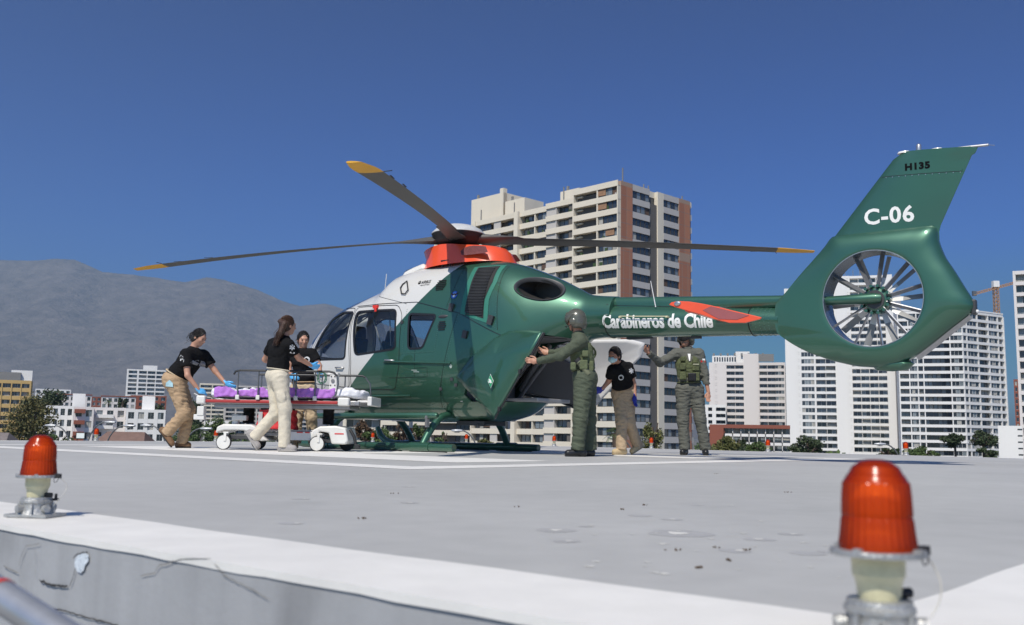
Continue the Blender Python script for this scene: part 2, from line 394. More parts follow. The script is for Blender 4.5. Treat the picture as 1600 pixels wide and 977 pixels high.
def make_lamp(label, detailed=True):
    t = thing('obstruction_lamp', label, 'warning lamp')
    n = 64 if detailed else 20
    g = MB()
    def prof(z0):
        return [(.0505, .118), (.050, .124), (.0475, .140), (.0455, .160), (.0440, .164), (.0448, .168), (.0440, .190), (.0425, .208), (.0375, .218), (.0350, .2205), (.0300, .2300), (.020, .2370), (.010, .2395), (.0005, .240)]
    pr = prof(0); vs, fs = [], []
    fine = []
    for i in range(len(pr) - 1):
        k = 5 if detailed else 1
        for q in range(k):
            a = q / k; fine.append((pr[i][0] * (1 - a) + pr[i + 1][0] * a, pr[i][1] * (1 - a) + pr[i + 1][1] * a))
    fine.append(pr[-1])
    for i, (r, z) in enumerate(fine):
        for j in range(n):
            an = 2 * PI * j / n; rb = r * (1 + (.022 * (j % 2) if .125 < z < .212 else 0)) 
            vs.append((rb * math.cos(an), rb * math.sin(an), z))
    for i in range(len(fine) - 1):
        for j in range(n): fs.append((i * n + j, i * n + (j + 1) % n, (i + 1) * n + (j + 1) % n, (i + 1) * n + j))
    g.add(vs, fs); g.build('globe', M_red, t, smooth=14 if detailed else 40)
    b = MB(); b.lathe([(.026, .12), (.032, .135), (.034, .165), (.031, .195), (.016, .208)], 20); b.build('reflective_core', M_core, t, smooth=50)  # pale wide core, added inside so the red globe looks brighter
    r = MB(); r.lathe([(.050, .113), (.061, .1135), (.062, .117), (.061, .121), (.052, .1215)], n)
    if detailed:
        for k in range(4):
            an = k * PI / 2 + .5; r.box((.055 * math.cos(an), .055 * math.sin(an), .121), (.012, .009, .008), Euler((0, 0, an)).to_matrix())
    r.build('clamp_ring', M_cast, t, smooth=40)
    s = MB(); s.lathe([(.034, .088), (.0345, .112), (.036, .1135), (.036, .1145)], 28); s.lathe([(.026, .055), (.028, .062), (.029, .074), (.031, .082), (.034, .0885)], 28)
    s.build('socket', M_cream, t, smooth=40)
    m = MB()
    m.lathe([(.050, .006), (.047, .012), (.042, .034), (.044, .040), (.046, .041), (.046, .047), (.043, .049), (.042, .056), (.030, .057)], 24)
    m.box((0, 0, .004), (.135, .10, .008))
    if detailed:
        for k in range(4):
            an = k * PI / 2 + .35
            R = Euler((0, 0, an)).to_matrix()
            m.box((.048 * math.cos(an), .048 * math.sin(an), .022), (.014, .007, .036), R, .45)
            an += PI / 4; m.lathe([(.011, 0), (.011, .016)], 12, (.043 * math.cos(an), .043 * math.sin(an), .024), (Euler((0, 0, an)).to_matrix() @ Euler((0, PI / 2, 0)).to_matrix()))
    m.build('mounting_base', M_cast, t, smooth=35)
    if detailed:
        k = MB(); k.lathe([(.010, 0), (.010, .006), (.004, .007), (.004, .02)], 12, (.046, .024, .0455)); k.lathe([(.007, 0), (.007, .02)], 10, (.028, 0, .063), Euler((0, PI / 2, 0)).to_matrix()); k.build('clamp_screw', M_black, t, smooth=40)
        c = MB(); pts = []
        for i in range(25):
            a = i / 24; an = -1.3 + a * 2.5
            pts.append((.066 + .028 * math.sin(a * PI), -.006 + .01 * math.sin(a * 5), .118 - .085 * a + .006 * math.sin(a * PI)))
        c.tube(pts, .0012, 6); c.build('cable', mat('thin_wire', (.5, .48, .44), .5, var=0), t, smooth=60)
        h = MB(); h.box((.066, -.004, .119), (.018, .010, .012)); h.tube([(.062, -.01, .117), (.058, -.012, .108), (.062, -.012, .100), (.068, -.011, .102), (.073, -.008, .116)], .001, 6)
        h.build('wire_clip', M_black, t)
        x = MB(); x.box((-.022, -.047, .024), (.016, .006, .012)); x.build('junction_cover', M_castw, t)
    return t
lamp = make_lamp('nearer of the two foreground red lamps, large and blurred at the deck corner')
lamp.location = (0.495, 1.302, .004); lamp.rotation_euler = (0, 0, .25)
l2 = copy_tree(lamp); l2.location = (-1.405, 2.88, .004); l2.rotation_euler = (0, 0, -.15); l2['label'] = 'red obstruction lamp on the white deck edge at far left, above the cracked slab face'
far = make_lamp('small red lamp on the far deck edge', False)
farspots = [(-7.9, 18.33, 'small red lamp on the far deck edge beside the white floodlight'), (-6.2, 20.24, 'small red lamp on the far deck edge left of the stretcher wheel'),
            (-3.35, 23.44, 'small red lamp on the far deck edge framed by the helicopter skid struts'), (-1.09, 24.06, 'small red lamp on the far deck edge beneath the helicopter belly'),
            (1.03, 22.3, 'small red lamp on the far deck edge just left of the helmeted man'), (3.04, 20.62, 'small red lamp on the far deck edge right of the masked woman'),
            (5.09, 18.92, 'small red lamp on the far deck edge before the low brick coloured building'), (7.11, 17.23, 'rightmost small red lamp on the far deck edge')]
for i, (x, y, lb) in enumerate(farspots):
    o = far if i == 0 else copy_tree(far); o['label'] = lb; o['group'] = 'small red lamps along the far deck edge'
    o.location = (x, y, .004); o.rotation_euler = (0, 0, .6 if i < 4 else -.6)
# galvanised handrail tube below the near edge
def ray_at(px, py, d):
    r = (_f + _r2 * ((px - 800) / 1486) - _u2 * ((py - 488.5) / 1486)).normalized(); return EYE + r * d
ra, rb_ = ray_at(0, 930, 1.5), ray_at(100, 995, 1.38)
rt = thing('handrail', 'grey metal handrail tube with a red band crossing the bottom left corner', 'handrail', tuple(ra))
d_ = rb_ - ra
mb = MB(); mb.tube([d_ * -.6, d_ * 1.6], .021, 24); mb.build('rail', mat('galvanised_tube', (.50, .50, .50), .35, metal=.7, var=.12, vs=14), rt, smooth=40)
mb = MB(); mb.tube([d_ * -.02, d_ * .03], .0222, 24); mb.build('red_band', mat('red_tape', (.55, .03, .02), .4), rt, smooth=40)
for q in (-.55, 1.5):
    mb = MB(); mb.tube([d_ * q, d_ * q + Vector((0, 0, -.9))], .018, 16); mb.build('post', MATS['galvanised_tube'], rt, smooth=40)
# ================================================================== helicopter
HUB = (-0.8324, 14.15, 0.0); HA = -math.radians(36.2)
heli = thing('helicopter', 'green and white police helicopter with an orange mast fairing parked on the helipad', 'helicopter', HUB, HA)
ST=[ # s, zb, zt, w, zw, n_top, n_bot
(-3.14,1.00,1.16,.06,1.08,2.0,2.0),
(-3.10,.88,1.32,.26,1.08,2.0,2.0),
(-3.00,.78,1.52,.42,1.10,2.0,2.0),
(-2.80,.66,1.78,.56,1.12,2.0,2.0),
(-2.50,.56,2.04,.67,1.16,2.1,2.1),
(-2.10,.49,2.27,.735,1.20,2.2,2.3),
(-1.60,.45,2.40,.76,1.22,2.3,2.4),
(-1.25,.44,2.50,.77,1.24,2.3,2.4),
(-0.95,.43,2.70,.77,1.26,2.3,2.4),
(-0.55,.42,2.77,.77,1.28,2.3,2.4),
(0.40,.42,2.80,.77,1.30,2.4,2.4),
(0.85,.43,2.76,.76,1.32,2.5,2.3),
(1.25,.50,2.66,.72,1.40,2.6,2.2),
(1.55,.68,2.55,.65,1.52,2.5,2.1),
(1.85,1.02,2.42,.52,1.68,2.3,2.0),
(2.15,1.38,2.27,.37,1.80,2.1,2.0),
(2.40,1.55,2.15,.27,1.85,2.0,2.0),
(2.80,1.57,2.10,.245,1.84,2.0,2.0)]
def station(s):
    a=ST
    if s<=a[0][0]: return a[0][1:]
    if s>=a[-1][0]: return a[-1][1:]
    for i in range(len(a)-1):
        if a[i][0]<=s<=a[i+1][0]: break
    p0=a[max(i-1,0)];p1=a[i];p2=a[i+1];p3=a[min(i+2,len(a)-1)]
    h=p2[0]-p1[0];t=(s-p1[0])/h;out=[]
    for k in range(1,7):
        d=(p2[k]-p1[k])/h
        d0=(p1[k]-p0[k])/(p1[0]-p0[0]) if p1 is not p0 else d
        d1=(p3[k]-p2[k])/(p3[0]-p2[0]) if p3 is not p2 else d
        m1=0 if d0*d<=0 else 2*d0*d/(d0+d)
        m2=0 if d1*d<=0 else 2*d1*d/(d1+d)
        if i==0: m1=d
        t2=t*t;t3=t2*t
        out.append((2*t3-3*t2+1)*p1[k]+(t3-2*t2+t)*h*m1+(-2*t3+3*t2)*p2[k]+(t3-t2)*h*m2)
    return out
def side(s,z):
    zb,zt,w,zw,nt,nb=station(s)
    if z>=zw: q=(z-zw)/(zt-zw);n=nt
    else: q=(zw-z)/(zw-zb);n=nb
    q=min(max(q,0),1)
    return w*(1-q**n)**(1/n)

M_in = mat('cabin_lining', (.16, .165, .17), .7, var=.1, vs=10)
M_trim = mat('window_seal', (.012, .012, .013), .45, var=0)
GREEN = (.034, .112, .070)
def paint(name, two_tone):
    m = bpy.data.materials.new(name); m.use_nodes = True; MATS[name] = m; n, l = m.node_tree.nodes, m.node_tree.links; p = n['Principled BSDF']
    p.inputs['Roughness'].default_value = .42; p.inputs['Coat Weight'].default_value = 1.0; p.inputs['Coat Roughness'].default_value = .04
    tc = n.new('ShaderNodeTexCoord')
    nz = n.new('ShaderNodeTexNoise'); nz.inputs['Scale'].default_value = 1.3; nz.inputs['Detail'].default_value = 6; l.new(tc.outputs['Object'], nz.inputs['Vector'])
    mr = n.new('ShaderNodeMapRange'); mr.inputs[3].default_value = .88; mr.inputs[4].default_value = 1.12; l.new(nz.outputs['Fac'], mr.inputs[0])
    vm = n.new('ShaderNodeVectorMath'); vm.operation = 'SCALE'; vm.inputs[0].default_value = GREEN; l.new(mr.outputs[0], vm.inputs['Scale'])
    col = vm.outputs[0]
    if two_tone:
        sp = n.new('ShaderNodeSeparateXYZ'); l.new(tc.outputs['Object'], sp.inputs[0])
        a = n.new('ShaderNodeMath'); a.operation = 'MULTIPLY_ADD'; a.inputs[1].default_value = -1.043; a.inputs[2].default_value = 2.412; l.new(sp.outputs['Z'], a.inputs[0])
        b = n.new('ShaderNodeMath'); b.operation = 'ADD'; l.new(sp.outputs['X'], b.inputs[0]); l.new(a.outputs[0], b.inputs[1])
        c = n.new('ShaderNodeMath'); c.operation = 'LESS_THAN'; c.inputs[1].default_value = 0.0; l.new(b.outputs[0], c.inputs[0])
        x = n.new('ShaderNodeMix'); x.data_type = 'RGBA'; l.new(c.outputs[0], x.inputs['Factor']); l.new(col, x.inputs[6]); x.inputs[7].default_value = (.60, .59, .565, 1)
        col = x.outputs[2]
        mt = n.new('ShaderNodeMapRange'); mt.inputs[3].default_value = .45; mt.inputs[4].default_value = 0; l.new(c.outputs[0], mt.inputs[0]); l.new(mt.outputs[0], p.inputs['Metallic'])
    else: p.inputs['Metallic'].default_value = .45
    l.new(col, p.inputs['Base Color'])
    nb = n.new('ShaderNodeTexNoise'); nb.inputs['Scale'].default_value = 2.2; nb.inputs['Detail'].default_value = 2; l.new(tc.outputs['Object'], nb.inputs['Vector'])
    b = n.new('ShaderNodeBump'); b.inputs['Strength'].default_value = .35; b.inputs['Distance'].default_value = .012; l.new(nb.outputs['Fac'], b.inputs['Height']); l.new(b.outputs[0], p.inputs['Normal']); l.new(b.outputs[0], p.inputs['Coat Normal'])
    return m
M_hull = paint('hull_paint', True); M_green = paint('green_paint', False)
M_teal = mat('seal_green', (.03, .17, .12), .45, var=.08)
M_orange = mat('orange_paint', (.78, .085, .025), .35, coat=.6, var=.06)
M_dark = mat('dark_composite', (.045, .045, .048), .5, var=.2, vs=8)
M_mesh = mat('dark_mesh', (.012, .012, .012), .7, var=.3, vs=60)
M_steel = mat('bare_steel', (.45, .45, .46), .35, metal=.8, var=.15, vs=20)
M_hwhite = mat('gloss_white', (.74, .73, .71), .3, coat=.5, var=.05)
M_grey = mat('grey_composite', (.20, .20, .21), .5, var=.12, vs=6)

def loft(s0, s1, ns, nt, inset=0.0, bulk=1.0):
    vs, fs = [], []
    for i in range(ns):
        s = s0 + (s1 - s0) * i / (ns - 1)
        zb, zt, w, zw, n1, n2 = station(s)
        zb += inset; zt -= inset; w -= inset; w = max(w, .01); zw = min(max(zw, zb + .01), zt - .01)
        for j in range(nt):
            a = 2 * PI * j / nt; c, q = math.cos(a), math.sin(a)
            n_ = n1 if q >= 0 else n2
            r = (abs(c) ** n_ + abs(q) ** n_) ** (-1 / n_)
            y = w * c * r; z = zw + ((zt - zw) if q >= 0 else (zw - zb)) * q * r
            vs.append((s, -y, z))
    for i in range(ns - 1):
        for j in range(nt): fs.append((i * nt + j, i * nt + (j + 1) % nt, (i + 1) * nt + (j + 1) % nt, (i + 1) * nt + j))
    fs.append(tuple(range(nt))); fs.append(tuple((ns - 1) * nt + j for j in range(nt)))
    mb = MB(); mb.add(vs, fs); return mb
def boolean(a, b, op, solver='EXACT'):
    m = a.modifiers.new('b', 'BOOLEAN'); m.operation = op; m.object = b; m.solver = solver
    dg = bpy.context.evaluated_depsgraph_get(); me = bpy.data.meshes.new_from_object(a.evaluated_get(dg)); a.modifiers.clear()
    old = a.data; a.data = me; bpy.data.meshes.remove(old)
def drop(o):
    me = o.data; bpy.data.objects.remove(o); bpy.data.meshes.remove(me)
def rounded(poly, r, seg=5):
    out = []; k = len(poly)
    for i in range(k):
        p0, p1, p2 = Vector(poly[i - 1]), Vector(poly[i]), Vector(poly[(i + 1) % k])
        a = p1 + (p0 - p1).normalized() * min(r, (p0 - p1).length * .45); b = p1 + (p2 - p1).normalized() * min(r, (p2 - p1).length * .45)
        for q in range(seg + 1):
            t = q / seg; v = a * (1 - t) ** 2 + p1 * 2 * t * (1 - t) + b * t * t; out.append((v.x, v.y))
    return out
WIN1 = rounded([(-2.36, 1.50), (-2.20, 1.37), (-1.55, 1.36), (-1.60, 2.10), (-1.95, 2.13), (-2.17, 2.03)], .07)
WIN2 = rounded([(-1.52, 2.10), (-.58, 2.06), (-.50, 1.47), (-1.33, 1.41)], .08)
WIN3 = rounded([(-.30, 1.98), (.23, 1.93), (.02, 1.46), (-.25, 1.46)], .06)
def fn_y(s, z, d): return (s, d, z)
outer = loft(-3.14, 2.78, 150, 72).build('fuselage', M_hull, None)
inner = loft(-3.02, 1.95, 70, 48, .045).build('tmp', M_in, None)
boolean(outer, inner, 'DIFFERENCE'); drop(inner)
cut = MB()
for wpoly in (WIN1, WIN2, WIN3):
    cut.prism(wpoly, -1.2, 1.2, fn_y)
# windscreen opening: everything ahead of the door post, above the nose
ws = [(-3.3, 1.28), (-2.93, 1.24), (-2.50, 1.45), (-2.42, 1.70), (-2.25, 2.02), (-2.08, 2.19), (-2.0, 2.6), (-3.3, 2.6)]
cut.prism(ws, -1.2, 1.2, fn_y)
# both rear clamshell openings
SEAM = [(1.33, 1.55), (1.60, 1.60), (1.92, 1.58), (2.16, 1.54)]
cl = [(.72, .80), (.98, 1.22), (1.18, 1.47), (1.33, 1.56), (1.60, 1.60), (1.92, 1.59), (2.24, 1.54), (2.6, 1.2), (2.1, .70), (.80, .70)]
cut.prism(cl, -1.2, 1.2, fn_y)
cut.prism([(1.78 + .295 * math.cos(a_), 2.225 + .147 * math.sin(a_) - .22 * .295 * math.cos(a_) * .8) for a_ in [2 * PI * j / 32 for j in range(32)]], -1.2, -.12, fn_y)
co = cut.build('tmp', M_trim, None); boolean(outer, co, 'DIFFERENCE'); drop(co)
outer.parent = heli
me = outer.data; me.polygons.foreach_set('use_smooth', [True] * len(me.polygons)); me.set_sharp_from_angle(angle=math.radians(32)); me.update()

def surf(s, z, off=0.0, sd=-1):
    """point on the hull; sd -1 is the port side (towards the camera)"""
    y = side(s, z)
    e = .01; ds = (side(s + e, z) - side(s - e, z)) / (2 * e); dz = (side(s, z + e) - side(s, z - e)) / (2 * e)
    nv = Vector((-ds, 1, -dz)); nv.normalize()
    return Vector((s + nv.x * off, sd * (y + nv.y * off), z + nv.z * off))
def patch(poly, off, name, m, parent=heli, sd=-1, thick=0, step=.05, smooth=60):
    """a sheet lying on the hull with the given (s,z) outline"""
    bm = bmesh.new(); vs = [bm.verts.new((a, b, 0)) for a, b in poly]; f = bm.faces.new(vs)
    xs = [p[0] for p in poly]; zs = [p[1] for p in poly]
    x = min(xs) + step
    while x < max(xs): bmesh.ops.bisect_plane(bm, geom=bm.verts[:] + bm.edges[:] + bm.faces[:], plane_co=(x, 0, 0), plane_no=(1, 0, 0)); x += step
    z = min(zs) + step
    while z < max(zs): bmesh.ops.bisect_plane(bm, geom=bm.verts[:] + bm.edges[:] + bm.faces[:], plane_co=(0, z, 0), plane_no=(0, 1, 0)); z += step
    for v in bm.verts: v.co = surf(v.co.x, v.co.y, off, sd)
    bmesh.ops.recalc_face_normals(bm, faces=bm.faces)
    me = bpy.data.meshes.new(name); bm.to_mesh(me); bm.free(); me.materials.append(m)
    me.polygons.foreach_set('use_smooth', [True] * len(me.polygons))
    o = link(name, me, parent)
    if thick:
        md = o.modifiers.new('t', 'SOLIDIFY'); md.thickness = thick; md.offset = 0
    return o
def ribbon(pts, wd, off, name, m, parent=heli, sd=-1, closed=False, into=None):
    """narrow strip following (s,z) points on the hull"""
    P = []
    k = len(pts)
    for i in range(k if closed else k - 1):
        a, b = Vector(pts[i]), Vector(pts[(i + 1) % k]); q = max(1, int((b - a).length / .04))
        for t in range(q): P.append(a.lerp(b, t / q))
    if not closed: P.append(Vector(pts[-1]))
    mb = into or MB(); vs = []; n = len(P)
    for i, p in enumerate(P):
        if closed: d = P[(i + 1) % n] - P[i - 1]
        else: d = P[min(i + 1, n - 1)] - P[max(i - 1, 0)]
        d.normalize(); nn = Vector((-d.y, d.x)) * wd / 2
        vs += [surf(p.x + nn.x, p.y + nn.y, off, sd), surf(p.x - nn.x, p.y - nn.y, off, sd)]
    fs = [(2 * i, 2 * i + 1, 2 * ((i + 1) % n) + 1, 2 * ((i + 1) % n)) for i in range(n if closed else n - 1)]
    mb.add(vs, fs)
    if into is None: return mb.build(name, m, parent, smooth=60)
M_glass = glass('cabin_glass', (.76, .79, .81))
M_wsg = glass('windscreen_glass', (.78, .82, .85))
for sd in (-1, 1):
    for wp in (WIN1, WIN2, WIN3):
        g = patch(wp, -.012, 'window', M_glass, sd=sd)
        mb = MB(); ribbon(wp, .032, .004, None, None, sd=sd, closed=True, into=mb); mb.build('seal', M_trim, g, smooth=60)
# windscreen: the hull surface ahead of the door post
mb = MB(); NU, NV = 40, 30
def wsf(u, v):
    # v: along the hull from the nose up to the roof, u: from port round to starboard
    s = -2.96 + (.96) * v
    a = u * PI
    zb, zt, w_, zw, n1, n2 = station(s)
    zmin = {0: 0}.get(0, 0)
    c_, q = math.cos(a), math.sin(a)
    r = (abs(c_) ** n1 + abs(q) ** n1) ** (-1 / n1)
    y = (w_ - .01) * c_ * r; z = zw + (zt - .01 - zw) * q * r
    lim = 1.25 if s < -2.85 else (1.25 + (s + 2.85) * .5)
    return (s, -y, max(z, lim))
mb.grid(NU, NV, wsf); mb.build('windscreen', M_wsg, heli, smooth=50)
mb = MB(); mb.tube([(-2.98, 0, 1.30), (-2.90, 0, 1.62), (-2.72, 0, 1.86), (-2.45, 0, 2.07), (-2.0, 0, 2.31)], .025, 8); mb.build('windscreen_post', M_hwhite, heli, smooth=50)

# doors: seams, handles, rail
for sd in (-1, 1):
    mb = MB()
    d1 = rounded([(-2.42, 1.52), (-2.27, 1.00), (-1.45, .92), (-1.44, 1.30), (-1.60, 2.17), (-1.98, 2.20), (-2.22, 2.07)], .08)
    ribbon(d1, .009, .003, None, None, sd=sd, closed=True, into=mb); mb.build('front_door_seam', M_trim, heli, smooth=60)
    mb = MB(); d2 = rounded([(-1.41, .90), (-1.41, 1.32), (-1.57, 2.18), (-.56, 2.13), (-.44, 1.98), (-.42, 1.20), (-.52, .88)], .07)
    ribbon(d2, .009, .003, None, None, sd=sd, closed=True, into=mb); mb.build('sliding_door_seam', M_trim, heli, smooth=60)
mb = MB()
ribbon([(-1.60, 2.20), (-.20, 2.15), (.65, 1.93), (1.20, 1.66), (1.38, 1.58), (2.16, 1.54)], .010, .003, None, None, into=mb)
ribbon([(-1.60, 2.20), (-.20, 2.15), (.65, 1.93), (1.20, 1.66), (1.38, 1.58), (2.16, 1.54)], .010, .003, None, None, sd=1, into=mb)
mb.build('cowling_seam', M_trim, heli, smooth=60)
for pl_ in ([(1.22, 2.60), (1.25, 2.2), (1.31, 1.66)], [(.50, 2.68), (.47, 2.3), (.40, 2.03)], [(1.25, 2.33), (1.10, 2.34)], [(.25, .62), (.40, 1.1), (.50, 1.5), (.62, 1.92)], [(.40, 1.1), (.32, .8), (.45, .46)], [(-.62, 1.05), (-.12, 1.05), (-.12, 1.45)], [(-.12, 1.05), (-.12, 1.18), (.12, 1.18), (.12, 1.05), (-.12, 1.05)], [(-.40, 2.14), (-1.08, 2.31), (-1.15, 2.45)]):
    ribbon(pl_, .005, .003, 'panel_seam', M_trim)
mb = MB()   # rivets along panel lines
def rivets(a, b, n):
    for i in range(n):
        t = i / (n - 1); p = surf(a[0] + (b[0] - a[0]) * t, a[1] + (b[1] - a[1]) * t, .0015); q = surf(a[0] + (b[0] - a[0]) * t, a[1] + (b[1] - a[1]) * t, .006); mb.tube([p, q], .0045, 5)
for a, b, n in (((.28, .6), (.66, 1.95), 40), ((.72, 2.0), (1.3, 1.68), 22), ((1.20, 2.6), (1.28, 1.75), 12), ((.54, 2.66), (.44, 2.08), 9), ((.70, 2.55), (.68, 2.08), 8), ((1.14, 2.55), (1.14, 1.85), 9), ((-.38, 1.40), (.22, 1.40), 26), ((-.36, 1.40), (-.36, 2.05), 20), ((.25, 1.42), (.33, 1.98), 20)): rivets(a, b, n)
stuff(mb.build('rivet_rows', mat('rivet_metal', (.09, .19, .15), .5, metal=.3, var=0), heli))
for (s0, z0, s1, z1) in ((-1.74, 1.23, -1.56, 1.225), (-.70, 1.31, -.52, 1.30)):
    mb = MB(); mb.tube([surf(s0, z0, .0), surf(s0 + .02, z0, .03), surf(s1 - .02, z1, .03), surf(s1, z1, 0)], .012, 8); mb.build('door_handle', M_steel, heli, smooth=50)
mb = MB(); mb.tube([surf(-.72 + .16 * i, 1.29 - .0075 * i, .012) for i in range(9)], .016, 8); mb.build('door_rail', M_green, heli, smooth=50)
mb = MB(); mb.tube([surf(-1.35 + .1 * i, .80, .016) for i in range(12)], .012, 8); mb.build('lower_door_rail', M_green, heli, smooth=50)
# small fittings on the hull
for s, z in ((.50, 2.02), (.79, 1.62)):
    mb = MB(); mb.box(surf(s, z, .012), (.075, .03, .11), Euler((0, .25, 0)).to_matrix()); mb.build('step_pocket', M_dark, heli)
mb = MB(); mb.box(surf(1.20, 1.80, .015), (.085, .04, .13), Euler((0, .3, 0)).to_matrix()); mb.build('side_mirror_box', M_dark, heli)
for s, z in ((.56, 1.01), (.62, .93), (-.42, 1.86), (.34, .88)): mb = MB(); mb.box(surf(s, z, .006), (.05, .014, .045)); mb.build('hull_latch', M_dark, heli)
mb = MB()
for z0, s0, nn_, ww in ((2.31, .19, 6, .20), (1.71, .36, 5, .15)):
    for i in range(nn_):
        z = z0 + i * .028; k = 1 - abs(i - (nn_ - 1) / 2) / nn_ * .7
        mb.bar(surf(s0 - ww / 2 * k, z, .004), surf(s0 + ww / 2 * k, z, .004), .018, .012)
mb.build('vent_louvre', M_mesh, heli)
mb = MB(); mb.lathe([(.09, 0), (.075, .012), (.02, .02)], 20, surf(.36, 1.90, -.002), (Euler((PI / 2, 0, 0)).to_matrix() @ Matrix.Diagonal((1, .28, 1)))); mb.build('dark_scoop', M_dark, heli, smooth=40)
# red tag over the sliding door window
mb = MB(); p = surf(-1.03, 2.13, .02); mb.box(p, (.10, .03, .05)); mb.box(p + Vector((.01, -.01, -.045)), (.04, .012, .06)); mb.build('red_cover', mat('red_fabric', (.65, .03, .02), .7), heli)
# engine air intake: black ribbed screen in a teal frame
ip = [(.76, 2.60), (1.10, 2.60), (1.12, 2.35), (1.06, 2.10), (1.08, 1.83), (.75, 1.94), (.76, 2.2)]
patch([(.68, 2.62), (1.17, 2.62), (1.19, 2.35), (1.13, 2.10), (1.15, 1.76), (.67, 1.92), (.68, 2.2)], .005, 'intake_frame', M_teal, step=.06)
patch(ip, .011, 'intake_screen', M_mesh, step=.05)
mb = MB(); z = 1.90
while z < 2.60:
    a = .77 if z < 2.2 else .78; mb.bar(surf(a, z, .018), surf(1.06, z - .02, .018), .012, .008); z += .022
stuff(mb.build('intake_slats', M_dark, heli))
# engine exhaust: oval mouth
ex = []; exi = []
def ell(k, off, n=36):
    out = []
    for j in range(n):
        a = 2 * PI * j / n; s = 1.78 + .31 * k * math.cos(a); z = 2.225 + .155 * k * math.sin(a) - .22 * (s - 1.78) * .8
        out.append(surf(s, z, off))
    return out
rings = [ell(1.06, .003), ell(1.02, .02), ell(.96, .012), ell(.90, -.04), ell(.80, -.18)]
mb = MB(); vs = [p for r in rings for p in r]; n = 36
for i in range(3):
    pass
mb.add(vs[:36 * 4], [(i * n + j, i * n + (j + 1) % n, (i + 1) * n + (j + 1) % n, (i + 1) * n + j) for i in range(3) for j in range(n)])
mb.build('exhaust_lip', M_dark, heli, smooth=60)
ecn = lambda k, y: [Vector((1.78 + .30 * k * math.cos(2 * PI * j / 36), y, 2.225 + .15 * k * math.sin(2 * PI * j / 36) - .22 * .30 * k * math.cos(2 * PI * j / 36) * .8)) for j in range(36)]
mb = MB(); rr_ = [ell(.955, -.012), ecn(.94, -.30), ecn(.85, -.14)]; mb.add([p for r in rr_ for p in r], [(i * 36 + j, i * 36 + (j + 1) % 36, (i + 1) * 36 + (j + 1) % 36, (i + 1) * 36 + j) for i in range(2) for j in range(36)] + [tuple(72 + j for j in range(36))])
mb.build('exhaust_mouth', mat('sooty_metal', (.05, .047, .045), .6, metal=.4, var=.3), heli, smooth=50)
# roof: white forward cowling step, wire cutter, handle
mb = MB(); mb.tube([(.02, -.36, 2.70), (.02, -.40, 2.78), (.16, -.40, 2.78), (.16, -.36, 2.70)], .014, 8); mb.build('grab_handle', M_black, heli, smooth=50)
mb = MB(); mb.tube([surf(-.62, 2.46, .01), surf(-.55, 2.50, .02), surf(-.44, 2.35, .02), surf(-.47, 2.29, .02), surf(-.55, 2.30, .02), surf(-.62, 2.40, .02), surf(-.62, 2.46, .01)], .010, 8); mb.build('tie_down_loop', M_black, heli, smooth=50)
mb = MB(); mb.tube([(-1.4, -.1, 2.45), (-1.37, -.1, 2.75)], .006, 6); mb.build('roof_antenna', M_hwhite, heli)
# seats, panel, pilot controls inside
def seat(x, y):
    o = MB(); o.box((x, y, .98), (.48, .44, .14)); o.box((x + .22, y, 1.38), (.12, .42, .70), Euler((0, .18, 0)).to_matrix(), .85); o.box((x + .30, y, 1.80), (.09, .26, .20), Euler((0, .15, 0)).to_matrix(), .8); o.box((x, y, .78), (.36, .36, .28))
    q = o.build('seat', mat('seat_fabric', (.055, .06, .065), .85, var=.2, vs=20), heli); bevel(q, .04, 3); return q
for x, y in ((-1.95, -.36), (-1.95, .36), (-.95, -.42), (-.95, .38), (.15, .3), (.15, -.3)): seat(x, y)
mb = MB(); mb.box((-2.62, 0, 1.28), (.28, .95, .30), Euler((0, -.35, 0)).to_matrix(), .8); mb.tube([(-2.3, -.36, .8), (-2.33, -.36, 1.35)], .018, 8); mb.tube([(-2.3, .36, .8), (-2.33, .36, 1.35)], .018, 8); mb.build('instrument_panel', M_dark, heli)
mb = MB(); mb.box((-.75, 0, .66), (3.0, 1.04, .06)); mb.build('cabin_floor', M_grey, heli)
mb = MB(); mb.tube([(-.85, -.55, 2.05), (-.85, -.50, 1.55)], .01, 6); mb.tube([(-1.3, -.48, 2.1), (-1.0, -.5, 1.45), (-.72, -.5, 1.5)], .012, 6); mb.box((-.72, -.35, 1.85), (.10, .12, .18)); mb.box((-.68, -.35, 1.60), (.12, .10, .12)); mb.build('harness_straps', mat('grey_webbing', (.35, .35, .34), .8), heli)
# cargo bay behind the seats
mb = MB(); mb.bb((.62, -.62, .70), (.66, .62, 2.0)); mb.build('rear_bulkhead', M_in, heli)
mb = MB(); mb.bb((.66, -.40, .705), (1.78, .40, .755)); b = mb.build('cargo_floor', mat('brushed_floor', (.42, .42, .43), .4, metal=.4), heli); bevel(b, .01)
mb = MB(); mb.grid(20, 9, lambda u, v: (.85 + u * 1.35, (v * 2 - 1) * (.66 - .55 * u ** 1.6), 1.60 - .02 * u)); mb.build('bay_ceiling', M_in, heli, smooth=40)
mb = MB(); mb.tube([(.70 + .13 * i, -.56 + .035 * i, .86 + .095 * i) for i in range(7)], .022, 8); mb.build('bay_frame', M_grey, heli, smooth=40)

